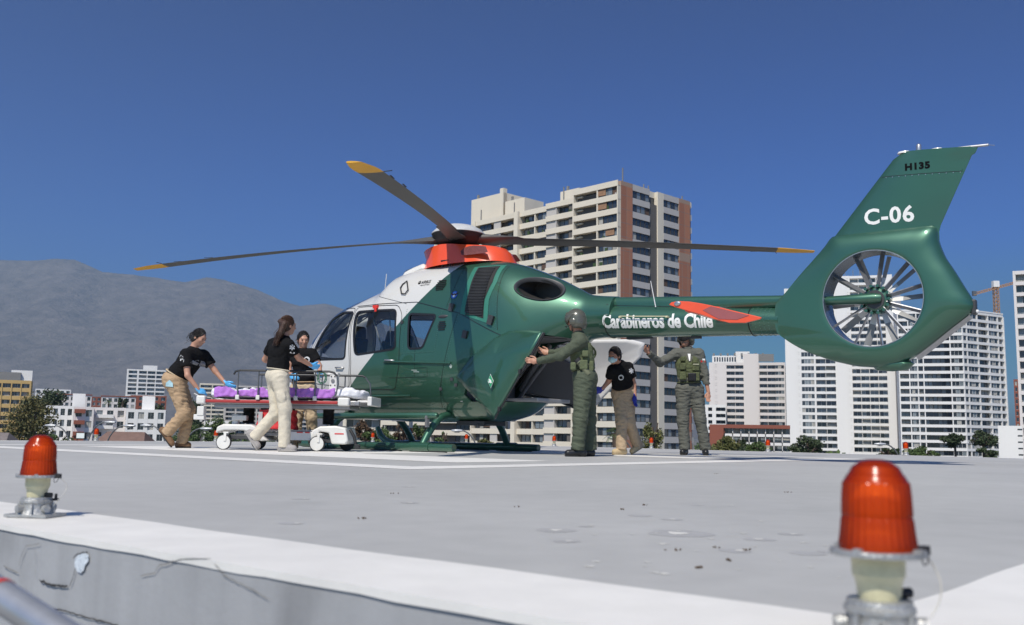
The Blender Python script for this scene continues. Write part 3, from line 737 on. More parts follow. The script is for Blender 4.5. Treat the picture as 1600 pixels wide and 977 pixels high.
# mast fairing (orange), with its mesh screens
def ring_poly(hw, s0, s1, z, nose=.35, n=24):
    pts = []
    for j in range(n):
        a = 2 * PI * j / n; c_, q = math.cos(a), math.sin(a); r = (abs(c_) ** 3 + abs(q) ** 3) ** (-1 / 3)
        x = (s0 + s1) / 2 + (s1 - s0) / 2 * c_ * r; y = hw * q * r * (1 - (.45 if x < (s0 + s1) / 2 else .08) * abs(c_) ** 2)
        pts.append((x, y, z(x)))
    return pts
zt_ = lambda x: 3.00 + .055 * math.exp(-((x + .1) / .45) ** 2) - .055 * max(0, x - .1)
R_ = [ring_poly(.43, -.60, 1.02, lambda x: 2.72), ring_poly(.41, -.56, .98, lambda x: 2.80 - .02 * x), ring_poly(.37, -.56, .92, lambda x: 2.89), ring_poly(.33, -.62, .84, zt_), ring_poly(.28, -.54, .78, lambda x: zt_(x) + .012)]
mb = MB(); vs = [p for r in R_ for p in r]; n = 24
mb.add(vs, [(i * n + j, i * n + (j + 1) % n, (i + 1) * n + (j + 1) % n, (i + 1) * n + j) for i in range(4) for j in range(n)] + [tuple(4 * n + j for j in range(n))])
mb.build('mast_fairing', M_orange, heli, smooth=35)
for sd in (-1, 1):
    mb = MB(); prof = [(.38, 2.89), (.44, 2.94), (.52, 2.955), (.60, 2.955), (.78, 2.93), (.82, 2.92), (.88, 2.83), (.84, 2.82), (.50, 2.815), (.42, 2.83), (.40, 2.86)]
    mb.add([(a, sd * (.432 - (b - 2.81) * .36 - .14 * max(0, a - .5) ** 1.7), b) for a, b in prof], [tuple(range(len(prof)))]); mb.build('fairing_screen', mat('screen_mesh', (.16, .05, .05), .6, metal=.3, var=.5, vs=70), heli)
mb = MB(); mb.box((-.66, 0, 2.73), (.5, .60, .12), Euler((0, -.2, 0)).to_matrix(), .8); o = mb.build('fairing_nose', M_hwhite, heli); bevel(o, .05, 3)

# rotor head and blades
mb = MB(); mb.lathe([(.11, 2.95), (.10, 3.04), (.09, 3.10), (.14, 3.12)], 24); mb.build('rotor_mast', M_dark, heli, smooth=40)
mb = MB(); mb.lathe([(.20, 3.20), (.36, 3.22), (.41, 3.245), (.405, 3.26), (.35, 3.315), (.24, 3.37), (.10, 3.40), (.01, 3.405)], 36); mb.build('hub_cap', mat('hub_cap_grey_white', (.50, .50, .49), .45, var=.08, vs=12), heli, smooth=50)
mb = MB(); mb.lathe([(.15, 3.04), (.24, 3.07), (.36, 3.14), (.405, 3.235), (.36, 3.245)], 36)
for k in range(4):
    an = math.radians(171.3 + 90 * k) - HA; 
    mb.box((.20 * math.cos(an + .5), .20 * math.sin(an + .5), 3.08), (.05, .05, .16)); mb.tube([(.16 * math.cos(an + .45), .16 * math.sin(an + .45), 2.96), (.19 * math.cos(an + .4), .19 * math.sin(an + .4), 3.14)], .014, 8)
mb.build('hub_shroud', M_black, heli, smooth=35)
M_blade = mat('rotor_blade_grey', (.085, .082, .078), .55, var=.15, vs=5)
M_yel = mat('rotor_tip_yellow', (.70, .36, .02), .45, var=.08)
def blade(world_deg, tipz, cone):
    an = math.radians(world_deg) - HA
    b = MB(); NR = 46
    def airfoil(c_, t_):
        up = [(-.0, 0), (.02, .35), (.10, .8), (.30, 1.0), (.6, .7), (1, .05)]
        pts = [(x * c_, y * t_) for x, y in up] + [(x * c_, -y * t_ * .8) for x, y in reversed(up[1:-1])]
        return pts
    secs = []
    tip_start = 4.72
    for i in range(NR):
        r = .12 + (5.2 - .12) * (i / (NR - 1)) ** 1.15
        if r < 1.0:
            q = (r - .12) / .88; ch = .34 - .04 * q; th = .105 * (1 - q) ** 1.2 + .020; lead = -.14
            if r < .55: ch = .27 + .1 * math.sin(q * 3); 
        else: ch = .29; th = .020; lead = -.085
        if r > 4.9: ch = .29 - (r - 4.9) * .45; lead = -.085 + (r - 4.9) * .2; th = .014
        tw = math.radians(14 - 14 * min(1, r / 5.2)) * (1 if r > .3 else 0)
        z = 3.165 + (tipz - 3.165) * (r / 5.2) ** cone
        pts = airfoil(ch, th / 2 * 1.6)
        ring = []
        for x, y in pts:
            cx = x + lead; ring.append(Vector((r, cx * math.cos(tw) + y * math.sin(tw), z - cx * math.sin(tw) + y * math.cos(tw))))
        secs.append((r, ring))
    kk = len(secs[0][1]); vs = [p for _, rg in secs for p in rg]
    cut_i = max(i for i, (r, _) in enumerate(secs) if r < 4.72)
    b.add([], [])
    root = MB(); root.v = []
    R = Matrix.Rotation(an, 3, 'Z')
    allv = [R @ p for p in vs]
    base = [(i * kk + j, i * kk + (j + 1) % kk, (i + 1) * kk + (j + 1) % kk, (i + 1) * kk + j) for i in range(cut_i) for j in range(kk)]
    b.add(allv[:(cut_i + 1) * kk], base + [tuple(range(kk))])
    o = b.build('rotor_blade', M_blade, heli, smooth=40)
    t = MB(); tv = allv[cut_i * kk:]; m_ = len(tv) // kk
    t.add(tv, [(i * kk + j, i * kk + (j + 1) % kk, (i + 1) * kk + (j + 1) % kk, (i + 1) * kk + j) for i in range(m_ - 1) for j in range(kk)] + [tuple((m_ - 1) * kk + j for j in range(kk))])
    t.build('blade_tip', M_yel, o, smooth=40)
    e = MB()   # trim tabs and leading edge strip
    for r_ in (3.9, 4.4):
        z = 3.165 + (tipz - 3.165) * (r_ / 5.2) ** cone; p = R @ Vector((r_, .212, z - .004)); e.box(p, (.14, .02, .003), Matrix.Rotation(an, 3, 'Z'))
    z = 3.165 + (tipz - 3.165) * (4.68 / 5.2) ** cone
    p = R @ Vector((4.68, .20, z)); e.tube([p, p + (R @ Vector((.03, .10, 0)))], .005, 6)
    e.build('trim_tab', M_black, o)
    return o
for dg, tz, cn in ((171.3, 2.755, 1.6), (-98.7, 2.87, 1.6), (-8.7, 2.93, 1.5), (81.3, 2.85, 1.6)): blade(dg, tz, cn)

# tail boom
def ring_s(s, zb, zt, hw, n=36, e=2.0):
    out = []
    for j in range(n):
        a = 2 * PI * j / n; c_, q = math.cos(a), math.sin(a); r = (abs(c_) ** e + abs(q) ** e) ** (-1 / e)
        out.append((s, hw * c_ * r, (zb + zt) / 2 + (zt - zb) / 2 * q * r))
    return out
def tube_loft(rs, name, m, parent=heli, smooth=40, cap=True):
    mb = MB(); n = len(rs[0]); vs = [p for r in rs for p in r]
    fs = [(i * n + j, i * n + (j + 1) % n, (i + 1) * n + (j + 1) % n, (i + 1) * n + j) for i in range(len(rs) - 1) for j in range(n)]
    if cap: fs += [tuple(range(n)), tuple((len(rs) - 1) * n + j for j in range(n))]
    mb.add(vs, fs); return mb.build(name, m, parent, smooth=smooth)
def bz(s): t = (s - 2.7) / 2.3; return 1.555 - .075 * t, 1.985 - .175 * t, .238 - .045 * t      # bottom, crease, half width
tube_loft([ring_s(2.62 + .05 * i, bz(2.62 + .05 * i)[0], bz(2.62 + .05 * i)[1], bz(2.62 + .05 * i)[2]) for i in range(49)], 'tail_boom', M_green)
tube_loft([ring_s(2.30 + .14 * i, 1.80, 2.125 - .062 * (.14 * i) - .004, .115 - .01 * i / 20, 24, 3.0) for i in range(21)], 'drive_shaft_cover', M_green)
mb = MB()
for s in (2.70, 4.66):
    zb, zt, hw = bz(s); hw += .004; mb.tube([(s, hw * math.cos(2 * PI * j / 40), (zb + zt) / 2 + ((zt - zb) / 2 + .003) * math.sin(2 * PI * j / 40)) for j in range(40)], .005, 5, closed=True)
mb.build('boom_joint', M_trim, heli, smooth=50)
mb = MB()
for k in range(5):
    s = 4.69 + .055 * k; zb, zt, hw = bz(s)
    for j in range(30):
        a = 2 * PI * (j + .5 * (k % 2)) / 30; p = Vector((s, hw * math.cos(a), (zb + zt) / 2 + (zt - zb) / 2 * math.sin(a))); mb.box(p, (.009, .009, .009))
stuff(mb.build('boom_rivet_rows', MATS['rivet_metal'], heli))
mb = MB(); mb.tube([(3.42, -.17, 1.90), (3.36, -.19, 2.24)], [.007, .004], 6); mb.build('whip_antenna', M_hwhite, heli)
mb = MB(); mb.tube([(2.95, -.265, 1.80), (3.62, -.255, 1.76)], .006, 6)
for s in (2.95, 3.62): mb.box((s, -.24, 1.79 - (s - 2.95) * .05), (.03, .06, .02)); 
mb.build('side_antenna', MATS['yellowed_plastic'], heli)
mb = MB(); mb.box((3.1, 0, 1.535), (.35, .08, .03)); mb.box((3.9, .0, 1.505), (.12, .06, .03)); mb.build('belly_antenna', M_dark, heli)

# horizontal stabiliser through the boom (orange)
def stab(sd):
    mb = MB(); N_ = 14; rs = []
    for i in range(N_):
        u = i / (N_ - 1); y = sd * (.16 + 1.0 * u); ch = .46 - .03 * u; le = 4.26 + .04 * u; z = 1.70
        pr = [(0, 0), (.03, .035), (.15, .05), (.4, .045), (.75, .02), (1, .002), (.75, -.02), (.4, -.05), (.15, -.055), (.03, -.03)]
        rs.append([(le + a * ch, y, z + b * .8) for a, b in pr])
    return tube_loft(rs, 'stabiliser', M_orange, heli, 35)
for sd in (-1, 1):
    so_ = stab(sd)
    # end plate, swept, pale red inside face
    mb = MB(); prof = [(4.11, 1.765), (4.14, 1.79), (4.22, 1.80), (4.36, 1.785), (4.50, 1.755), (4.62, 1.725), (5.21, 1.555), (5.19, 1.535), (5.02, 1.505), (4.84, 1.515), (4.66, 1.57), (4.50, 1.63), (4.34, 1.68), (4.18, 1.735)]
    ox = 0; yb = sd * 1.16
    mb.prism([(a + ox, b) for a, b in prof], yb - .012, yb + .012, lambda a, b, d: (a, d, b)); e = mb.build('end_plate', M_orange, heli); bevel(e, .006)
    mb = MB(); pr2 = [(4.53, 1.675), (4.63, 1.712), (5.07, 1.583), (4.93, 1.545), (4.72, 1.565)]
    mb.prism([(a + ox, b) for a, b in pr2], yb + sd * .0125, yb + sd * .016, lambda a, b, d: (a, d, b)); mb.build('plate_panel', mat('faded_red_panel', (.33, .09, .085), .25, coat=.5, var=.08), e)
    mb = MB(); mb.lathe([(.028, 0), (.024, .012), (.01, .02)], 16, (4.22, yb + sd * .012, 1.770), Euler((-PI / 2 * sd, 0, 0)).to_matrix() @ Matrix.Diagonal((1.6, 1, 1))); mb.build('position_light', M_steel, e, smooth=40)

# fenestron shroud
FC = Vector((6.09, 0, 1.825)); FR = .535
OUT = [(4.99, 1.50), (5.17, 1.36), (5.36, 1.25), (5.61, 1.15), (5.86, 1.085), (6.1, 1.065), (6.3, 1.085), (6.5, 1.18), (6.7, 1.33), (6.9, 1.49), (7.04, 1.59), (7.1, 1.65), (7.1, 1.74), (7.04, 1.84), (6.92, 2.08), (6.83, 2.24), (6.78, 2.39), (6.76, 2.49), (6.78, 2.60), (5.63, 2.60), (5.42, 2.32), (5.07, 1.90), (4.99, 1.86)]
def out_at(a):
    d = Vector((math.cos(a), math.sin(a))); best = None; c0 = Vector((FC.x, FC.z))
    for i in range(len(OUT)):
        p, q = Vector(OUT[i]) - c0, Vector(OUT[(i + 1) % len(OUT)]) - c0; e = q - p; den = d.x * e.y - d.y * e.x
        if abs(den) < 1e-9: continue
        t = (p.x * e.y - p.y * e.x) / den; u = (p.x * d.y - p.y * d.x) / den
        if t > 0 and -1e-6 <= u <= 1 + 1e-6 and (best is None or t < best): best = t
    return best
NA = 128; NT = 16
OR_ = [out_at(2 * PI * i / NA) for i in range(NA)]
OR_ = [(OR_[i - 1] + 2 * OR_[i] + OR_[(i + 1) % NA]) / 4 for i in range(NA)]
vs, fs = [], []
prof_t = [0, .008, .03, .07, .13, .2, .3, .4, .5, .6, .7, .8, .88, .94, .98, 1]
def thick(t, a, ro):
    # half thickness from the lip to the outer edge
    ang = (math.degrees(a) + 360) % 360
    edge = .03 if 60 < ang < 130 else (.025 if ang < 60 else .045)
    edge = edge + (.19 - edge) * max(0, 1 - (abs(ang - 186) / 52) ** 2) ** .8                      # where the boom joins
    if ang > 290: edge = .03 + .0 * t
    lip = .175
    if t < .07: return lip * (.93 + .07 * math.sqrt(t / .07))
    q = (t - .07) / .93
    return edge + (lip - edge) * math.sqrt(max(0, 1 - q ** 2.1))
for sd in (-1, 1):
    for i in range(NA):
        a = 2 * PI * i / NA; ro = OR_[i]
        for k in range(NT):
            t = prof_t[k]; r = FR + .012 * (1 - min(1, t / .03)) * 0 + (ro - FR) * t
            y = sd * thick(t, a, ro)
            vs.append((FC.x + r * math.cos(a), y, FC.z + r * math.sin(a)))
    # faces later
half = NA * NT
for h in (0, half):
    for i in range(NA):
        for k in range(NT - 1):
            i2 = (i + 1) % NA; fs.append((h + i * NT + k, h + i2 * NT + k, h + i2 * NT + k + 1, h + i * NT + k + 1))
for i in range(NA):
    i2 = (i + 1) % NA; fs.append((i * NT + NT - 1, i2 * NT + NT - 1, half + i2 * NT + NT - 1, half + i * NT + NT - 1))
mb = MB(); mb.add(vs, fs); shroud = mb.build('fan_shroud', M_green, heli, smooth=50)
mb = MB(); vs = []; 
for i in range(NA):
    a = 2 * PI * i / NA
    for y in (-.168, -.10, 0, .10, .168): vs.append((FC.x + (FR + .001) * math.cos(a), y, FC.z + (FR + .001) * math.sin(a)))
mb.add(vs, [(i * 5 + k, ((i + 1) % NA) * 5 + k, ((i + 1) % NA) * 5 + k + 1, i * 5 + k + 1) for i in range(NA) for k in range(4)])
mb.build('duct_liner', mat('duct_grey_blue', (.10, .13, .17), .25, metal=.4, var=.1), heli, smooth=60)
mb = MB(); mb.tube([(FC.x + (FR + .004) * math.cos(2 * PI * i / 96), -.172, FC.z + (FR + .004) * math.sin(2 * PI * i / 96)) for i in range(96)], .006, 6, closed=True); mb.build('duct_rim', M_steel, heli, smooth=60)
# stators (behind), rotor blades, gearbox with its strut
for i in range(11):
    a = 2 * PI * i / 11 + .25; ca, sa = math.cos(a), math.sin(a)
    mb = MB(); mb.bar((FC.x + .12 * ca, -.02, FC.z + .12 * sa), (FC.x + (FR + .005) * ca, -.02, FC.z + (FR + .005) * sa), .012, .055 if i != 5 else .05, (sa * .55, .83, -ca * .55)); mb.build('stator_vane', M_steel, heli)
for i in range(10):
    a = 2 * PI * i / 10 + .05; ca, sa = math.cos(a), math.sin(a); tn = Vector((-sa, 0, ca)); ax = Vector((0, 1, 0)); up = (tn * .75 + ax * .66).normalized()
    mb = MB(); o_ = FC + Vector((0, .09, 0)); rd = Vector((ca, 0, sa))
    rs = []
    for q, (r, c_) in enumerate(((.13, .030), (.2, .034), (.27, .040), (.515, .043))):
        n_ = rd.cross(up).normalized(); rs.append([o_ + rd * r + up * c_, o_ + rd * r + n_ * .008, o_ + rd * r - up * c_, o_ + rd * r - n_ * .008])
    tube_loft(rs[2:], 'fan_blade', mat('fan_blade_grey', (.30, .30, .30), .45, var=.08), heli, 30); 
    b = heli.children[-1] if False else None
    tube_loft(rs[:3], 'blade_root', M_hwhite, heli, 30)
RX = Euler((PI / 2, 0, 0)).to_matrix()
mb = MB(); mb.lathe([(.115, -.10), (.155, -.085), (.155, .0), (.13, .04), (.10, .05), (.10, .055)], 32, FC, RX)
for k in range(14):
    a = 2 * PI * k / 14; mb.lathe([(.018, 0), (.018, .075)], 8, FC + Vector((.155 * math.cos(a), -.0, .155 * math.sin(a))), RX)
mb.build('gearbox_cover', M_green, heli, smooth=35)
mb = MB(); mb.lathe([(.002, .0), (.105, .0), (.105, .058), (.002, .060)], 28, FC, RX); mb.build('gearbox_face', M_dark, heli, smooth=30)
mb = MB(); mb.lathe([(.10, -.20), (.135, -.17), (.135, -.10)], 28, FC, RX); mb.build('fan_hub', M_steel, heli, smooth=35)
mb = MB(); mb.tube([(FC.x - FR - .02, -.06, FC.z + .02), (FC.x - .35, -.065, FC.z + .015), (FC.x, -.075, FC.z + .01), (FC.x + .045, -.06, FC.z + .01), (FC.x + .06, -.02, FC.z + .01)], [.052, .055, .062, .055, .02], 16, sx=1.0); mb.build('gearbox_strut', M_green, heli, smooth=50)
# upper fin
FP = [(5.58, 2.54), (5.66, 2.62), (6.30, 3.41), (6.37, 3.455), (6.44, 3.475), (7.21, 3.425), (6.80, 2.66), (6.79, 2.50)]
rs = []
for i in range(16):
    u = i / 15; z = 2.385 + 1.09 * u
    le = 5.47 + .865 * (u / .95) if u < .95 else 6.335 + (u - .95) / .05 * .10
    te = 6.775 + .43 * max(0, (z - 2.56)) / .92; ch = te - le; th = .072 - .022 * u + .10 * max(0, .2 - u)
    zz = z
    pr = [(0, 0), (.01, .35), (.04, .65), (.12, .9), (.28, 1), (.5, .9), (.75, .55), (1, .1)]
    ring = [(le + a * ch, -b * th, zz - (.055 * a if u > .9 else 0)) for a, b in pr] + [(le + a * ch, b * th, zz - (.055 * a if u > .9 else 0)) for a, b in reversed(pr[1:])]
    rs.append(ring)
fin = tube_loft(rs, 'tail_fin', M_green, heli, 45)
mb = MB(); mb.lathe([(.035, 0), (.035, .01), (.028, .012), (.028, .06), (.022, .075), (.008, .085)], 16, (6.60, 0, 3.462)); mb.build('beacon_light', M_steel, fin, smooth=40)
for s in (6.44, 6.78):
    mb = MB(); mb.lathe([(.07, 0), (.06, .02), (.02, .028)], 20, (s, 0, 3.462 - (s - 6.44) * .065), Matrix.Diagonal((1, .6, 1))); mb.build('gps_antenna', M_hwhite, fin, smooth=40)
mb = MB(); mb.tube([(7.0, 0, 3.43), (7.30, 0, 3.415)], .014, 8); mb.tube([(6.98, 0, 3.40), (7.16, 0, 3.36)], .006, 6); mb.tube([(7.30, 0, 3.415), (7.36, 0, 3.40)], .004, 6); mb.build('fin_tip_probe', M_steel, fin, smooth=40)
# tail light, bumper, lower stripe
mb = MB(); mb.lathe([(.004, -.10), (.17, -.08), (.235, .0), (.17, .06), (.004, .08)], 24, (6.24, 0, 1.10), Matrix.Diagonal((1, .45, .8))); mb.build('tail_bumper', M_green, heli, smooth=60)
mb = MB(); mb.box((7.09, 0, 1.68), (.05, .10, .16)); o = mb.build('tail_light_housing', M_dark, heli); bevel(o, .015)
mb = MB(); mb.lathe([(.02, 0), (.02, .03), (.008, .04)], 12, (7.10, -.02, 1.63), Euler((0, PI / 2, 0)).to_matrix()); mb.build('tail_light', M_hwhite, heli, smooth=40)
mb = MB()
P = [(7.05, 1.595), (6.90, 1.478), (6.70, 1.318), (6.50, 1.168)]
for i in range(3):
    a, b = P[i], P[i + 1]; mb.add([(a[0], -.05, a[1]), (a[0] + .008, .05, a[1] - .03), (b[0] + .008, .05, b[1] - .03), (b[0], -.05, b[1])], [(0, 1, 2, 3)])
mb.build('lower_strip', M_steel, heli)

# landing gear
M_sk = paint('skid_paint', False)
def skid(y):
    mb = MB(); pts = [(-2.52, y, .34), (-2.44, y, .20), (-2.30, y, .11), (-2.12, y, .075), (-1.5, y, .066)] + [(-1.5 + .24 * i, y, .066) for i in range(1, 10)] + [(.84, y, .066)]
    mb.tube(pts, [.045] + [.055] * (len(pts) - 2) + [.052], 16); o = mb.build('skid', M_sk, heli, smooth=50)
    w = MB()
    for s in (-1.5, -.4, .42): w.bb((s - .28, y - .03, .004), (s + .28, y + .03, .02))
    w.build('wear_shoe', M_dark, o)
    c_ = MB()
    for s in (-1.72, .24): c_.tube([(s - .18, y, .070), (s + .18, y, .070)], .066, 16)
    c_.build('skid_clamp', M_sk, o, smooth=40)
for y in (-1.0, 1.0): skid(y)
for s, lean in ((-1.72, -.05), (.30, .06)):
    mb = MB(); pts = []
    for k in range(21):
        u = k / 20 * 2 - 1; q = abs(u); y = u
        z = .52 if q < .5 else .52 - (.45) * ((q - .5) / .5) ** 1.9
        pts.append((s - (.06 * max(0, q - .4) * (1 if s > 0 else -1)), y * 1.0, max(z, .07)))
    mb.tube(pts, .052, 16); mb.build('cross_tube', M_sk, heli, smooth=50)
for y in (-.99, .99):
    mb = MB(); mb.tube([(-2.1, y * .93, .49), (.44, y * .93, .50), (.47, y * .93, .50)], [.045, .045, .03], 14); mb.build('boarding_step', M_sk, heli, smooth=40)
    mb = MB()
    for s in (-1.70, .30): mb.box((s, y * .95, .42), (.04, .05, .16)); 
    mb.build('step_bracket', M_steel, heli)
mb = MB(); mb.box((.55, -.05, .41), (.5, .5, .06)); mb.tube([(.62, -.25, .44), (.70, -.30, .38), (.9, -.2, .40)], .02, 8); mb.box((.30, .55, .50), (.16, .14, .10)); mb.build('belly_equipment', M_dark, heli)

# clamshell doors, both swung open
def door_panel(P, name, m_out, m_in, lab, bulge=.10, nu=18, nv=18, edge=.012):
    """P: four corner points a(hinge low) b(hinge high) c(free high) d(free low), bulging outwards"""
    a, b, c_, d = [Vector(p) for p in P]
    nrm_ = (b - a).cross(d - a).normalized()
    mb = MB()
    def f(u, v):
        p = (a.lerp(d, u)).lerp(b.lerp(c_, u), v) + nrm_ * bulge * (1 - (2 * u - 1) ** 2) * (1 - .35 * (2 * v - 1) ** 2); return p
    mb.grid(nu, nv, f)
    o = mb.build(name, [m_out, m_in], heli, smooth=60)
    md = o.modifiers.new('t', 'SOLIDIFY'); md.thickness = .03; md.offset = -1; md.material_offset = 1; md.material_offset_rim = 1
    return o, f
PD = [(0.66, -.79, 1.03), (.92, -.78, 1.30), (1.29, -.75, 1.545), (1.50, -.70, 1.64), (1.86, -.76, 1.625), (2.17, -.88, 1.575), (1.43, -.90, .455)]
def fan_panel(P, name, mats, bulge, toward, thick_=.03, n=12):
    """curved panel over an outline: rings shrink to the middle and bulge towards `toward`"""
    P = [Vector(p) for p in P]; c_ = sum(P, Vector()) / len(P); fine = []
    k = len(P)
    for i in range(k):
        for q in range(4): fine.append(P[i].lerp(P[(i + 1) % k], q / 4))
    vs, fs = [], []; m_ = len(fine)
    for r in range(n):
        t = r / (n - 1)
        for p in fine: vs.append(p.lerp(c_, t) + Vector(toward) * bulge * (1 - (1 - t) ** 2))
    for r in range(n - 1):
        for j in range(m_): fs.append((r * m_ + j, r * m_ + (j + 1) % m_, (r + 1) * m_ + (j + 1) % m_, (r + 1) * m_ + j))
    mb = MB(); mb.add(vs, fs); o = mb.build(name, mats, heli)
    bm = bmesh.new(); bm.from_mesh(o.data); bmesh.ops.remove_doubles(bm, verts=bm.verts, dist=1e-4); bmesh.ops.recalc_face_normals(bm, faces=bm.faces)
    if sum((f.normal.dot(Vector(toward)) for f in bm.faces)) < 0: bmesh.ops.reverse_faces(bm, faces=bm.faces)
    bm.to_mesh(o.data); bm.free(); o.data.polygons.foreach_set('use_smooth', [True] * len(o.data.polygons))
    md = o.modifiers.new('t', 'SOLIDIFY'); md.thickness = thick_; md.offset = -1
    if len(mats) > 1: md.material_offset = 1; md.material_offset_rim = 1
    return o
pdr = fan_panel(PD, 'clamshell_door', [M_green, M_in], .085, (0, -1, 0))
pdr['label'] = 'green port clamshell door swung open with a white cross mark'
SDP = [(1.06, 0.7, 1.67), (1.72, 1.07, 1.67), (2.21, 1.34, 1.68), (2.39, 1.46, 1.63), (2.33, 1.5, 1.44), (2.15, 1.46, 1.27), (1.95, 1.43, 1.05), (1.6, 1.37, 0.69), (1.38, 1.27, 0.63), (1.11, 1.07, 0.76), (0.91, 0.94, 0.79), (0.54, 0.7, 0.9), (0.74, 0.66, 1.3)]
sdr = fan_panel(SDP, 'clamshell_door', [M_green, mat('door_inner_white', (.66, .66, .66), .45, var=.05)], .05, (-.5, .86, 0), .03)
sdr['label'] = 'starboard clamshell door swung open, pale inner face'
DK = [(0.6, 0.72, 0.92), (0.91, 0.93, 0.84), (1.35, 1.23, 0.7), (1.61, 1.28, 0.95), (1.51, 1.11, 1.26), (1.3, 0.94, 1.39), (1.02, 0.78, 1.4), (0.84, 0.74, 1.23)]
dk = fan_panel(DK, 'door_liner', [mat('liner_grey', (.115, .115, .12), .7, var=.08)], -.005, (.3, -.9, 0), .01)
dk.location = (.015, -.05, 0)
mb = MB(); mb.tube([(p[0], p[1] - .06, p[2]) for p in ((1.02, .78, 1.40), (.84, .74, 1.23), (.60, .72, .92), (.62, .74, .885), (.91, .93, .82), (1.15, 1.08, .775), (1.37, 1.24, .67))], .018, 8); mb.build('door_gasket', M_trim, heli, smooth=60)
mb = MB()
mb.tube([(.78, .62, .90), (1.02, .64, 1.28), (1.25, .70, 1.58)], .05, 10); mb.tube([(.74, .60, .78), (1.0, .62, 1.10), (1.35, .72, 1.56)], .03, 8); mb.build('bay_side_frame', M_grey, heli, smooth=50)
mb = MB(); mb.tube([(2.20, -.875, 1.56), (1.46, -.915, .48)], .012, 8); 
for t in (.45, .88): p = Vector((2.17, -.885, 1.575)).lerp(Vector((1.43, -.905, .455)), t); mb.box(p + Vector((.01, -.02, 0)), (.035, .04, .06))
mb.build('door_edge_latch', M_black, heli)
mb = MB(); mb.bb((1.7, -.1, 1.70), (1.7, .1, 1.7)); 
mb = MB(); mb.tube([(1.74, 1.0, 1.60), (1.70, .5, 1.62)], .014, 8); mb.build('door_stay', M_dark, heli)

# lettering, laid on the skin by casting onto it from the side
from mathutils.bvhtree import BVHTree
_V, _F = [], []
for o_ in [o for o in heli.children if o.type == 'MESH' and o.name.split('.')[0] in ('fuselage', 'tail_boom', 'drive_shaft_cover', 'fan_shroud', 'tail_fin')]:
    b_ = len(_V); _V += [v.co.copy() for v in o_.data.vertices]; _F += [tuple(b_ + i for i in q.vertices) for q in o_.data.polygons]
SKIN = BVHTree.FromPolygons(_V, _F)
def skin(s, z, off=.003):
    l_, n_, _, _ = SKIN.ray_cast(Vector((s, -3, z)), Vector((0, 1, 0)))
    if l_ is None: return Vector((s, -.1, z))
    return l_ + Vector((0, -off, 0))
def text_mesh(txt, size, bold=0.0, xs=1.0, space=1.0):
    cu = bpy.data.curves.new('txt', 'FONT'); cu.body = txt; cu.size = size; cu.offset = bold; cu.space_character = space; cu.resolution_u = 3
    o = bpy.data.objects.new('txt', cu); C.objects.link(o); dg = bpy.context.evaluated_depsgraph_get()
    me = bpy.data.meshes.new_from_object(o.evaluated_get(dg)); bpy.data.objects.remove(o); bpy.data.curves.remove(cu)
    bm = bmesh.new(); bm.from_mesh(me)
    xsv = [v.co.x for v in bm.verts]; ysv = [v.co.y for v in bm.verts]; x0, y0 = min(xsv), min(ysv)
    for k in range(1, 12): bmesh.ops.bisect_plane(bm, geom=bm.verts[:] + bm.edges[:] + bm.faces[:], plane_co=(0, y0 + (max(ysv) - y0) * k / 12, 0), plane_no=(0, 1, 0))
    bmesh.ops.triangulate(bm, faces=bm.faces)
    for v in bm.verts: v.co.x = (v.co.x - x0) * xs; v.co.y -= y0
    return bm, me, (max(xsv) - x0) * xs, max(ysv) - y0
def put_text(txt, name, m, parent, fit_w, fit_h, place, bold=0.0, space=1.0):
    bm, me, w_, h_ = text_mesh(txt, 1.0, bold, 1.0, space)
    for v in bm.verts: v.co = place(v.co.x / w_ * fit_w, v.co.y / h_ * fit_h)
    bm.normal_update(); bm.to_mesh(me); bm.free(); me.name = name; me.materials.clear(); me.materials.append(m)
    return link(name, me, parent)
M_letter = mat('lettering_white', (.78, .78, .75), .4, var=.03)
M_lblack = mat('lettering_black', (.006, .006, .007), .9, var=0, spec=0.1)
put_text('Carabineros de Chile', 'boom_lettering', M_letter, heli, 1.54, .185, lambda x, y: skin(2.675 + x, 1.660 + y - .045 * x), .034, .96)
put_text('C-06', 'fin_lettering', M_letter, fin, .53, .190, lambda x, y: skin(6.005 + x, 2.675 + y - .02 * x), .026, 1.08)
put_text('H135', 'fin_type_lettering', M_lblack, fin, .26, .082, lambda x, y: skin(6.46 + x, 3.245 + y - .03 * x), .055, 1.12)
def skin_strip(a, b, wd, name, m, par, n=30):
    mb = MB(); vs = []
    for i in range(n + 1):
        s, z = a[0] + (b[0] - a[0]) * i / n, a[1] + (b[1] - a[1]) * i / n; vs += [skin(s, z + wd / 2, .0015), skin(s, z - wd / 2, .0015)]
    mb.add(vs, [(2 * i, 2 * i + 1, 2 * i + 3, 2 * i + 2) for i in range(n)]); return mb.build(name, m, par)
skin_strip((6.20, 3.213), (7.06, 3.165), .006, 'fin_seam', M_trim, fin)
for i in range(12):
    u = (i + .5) / 12; q = skin(6.22 + .83 * u, 3.200 - .046 * u, .001); mb = MB(); mb.tube([q, q + Vector((0, -.003, 0))], .005, 6); mb.build('fin_rivet', M_steel, fin)
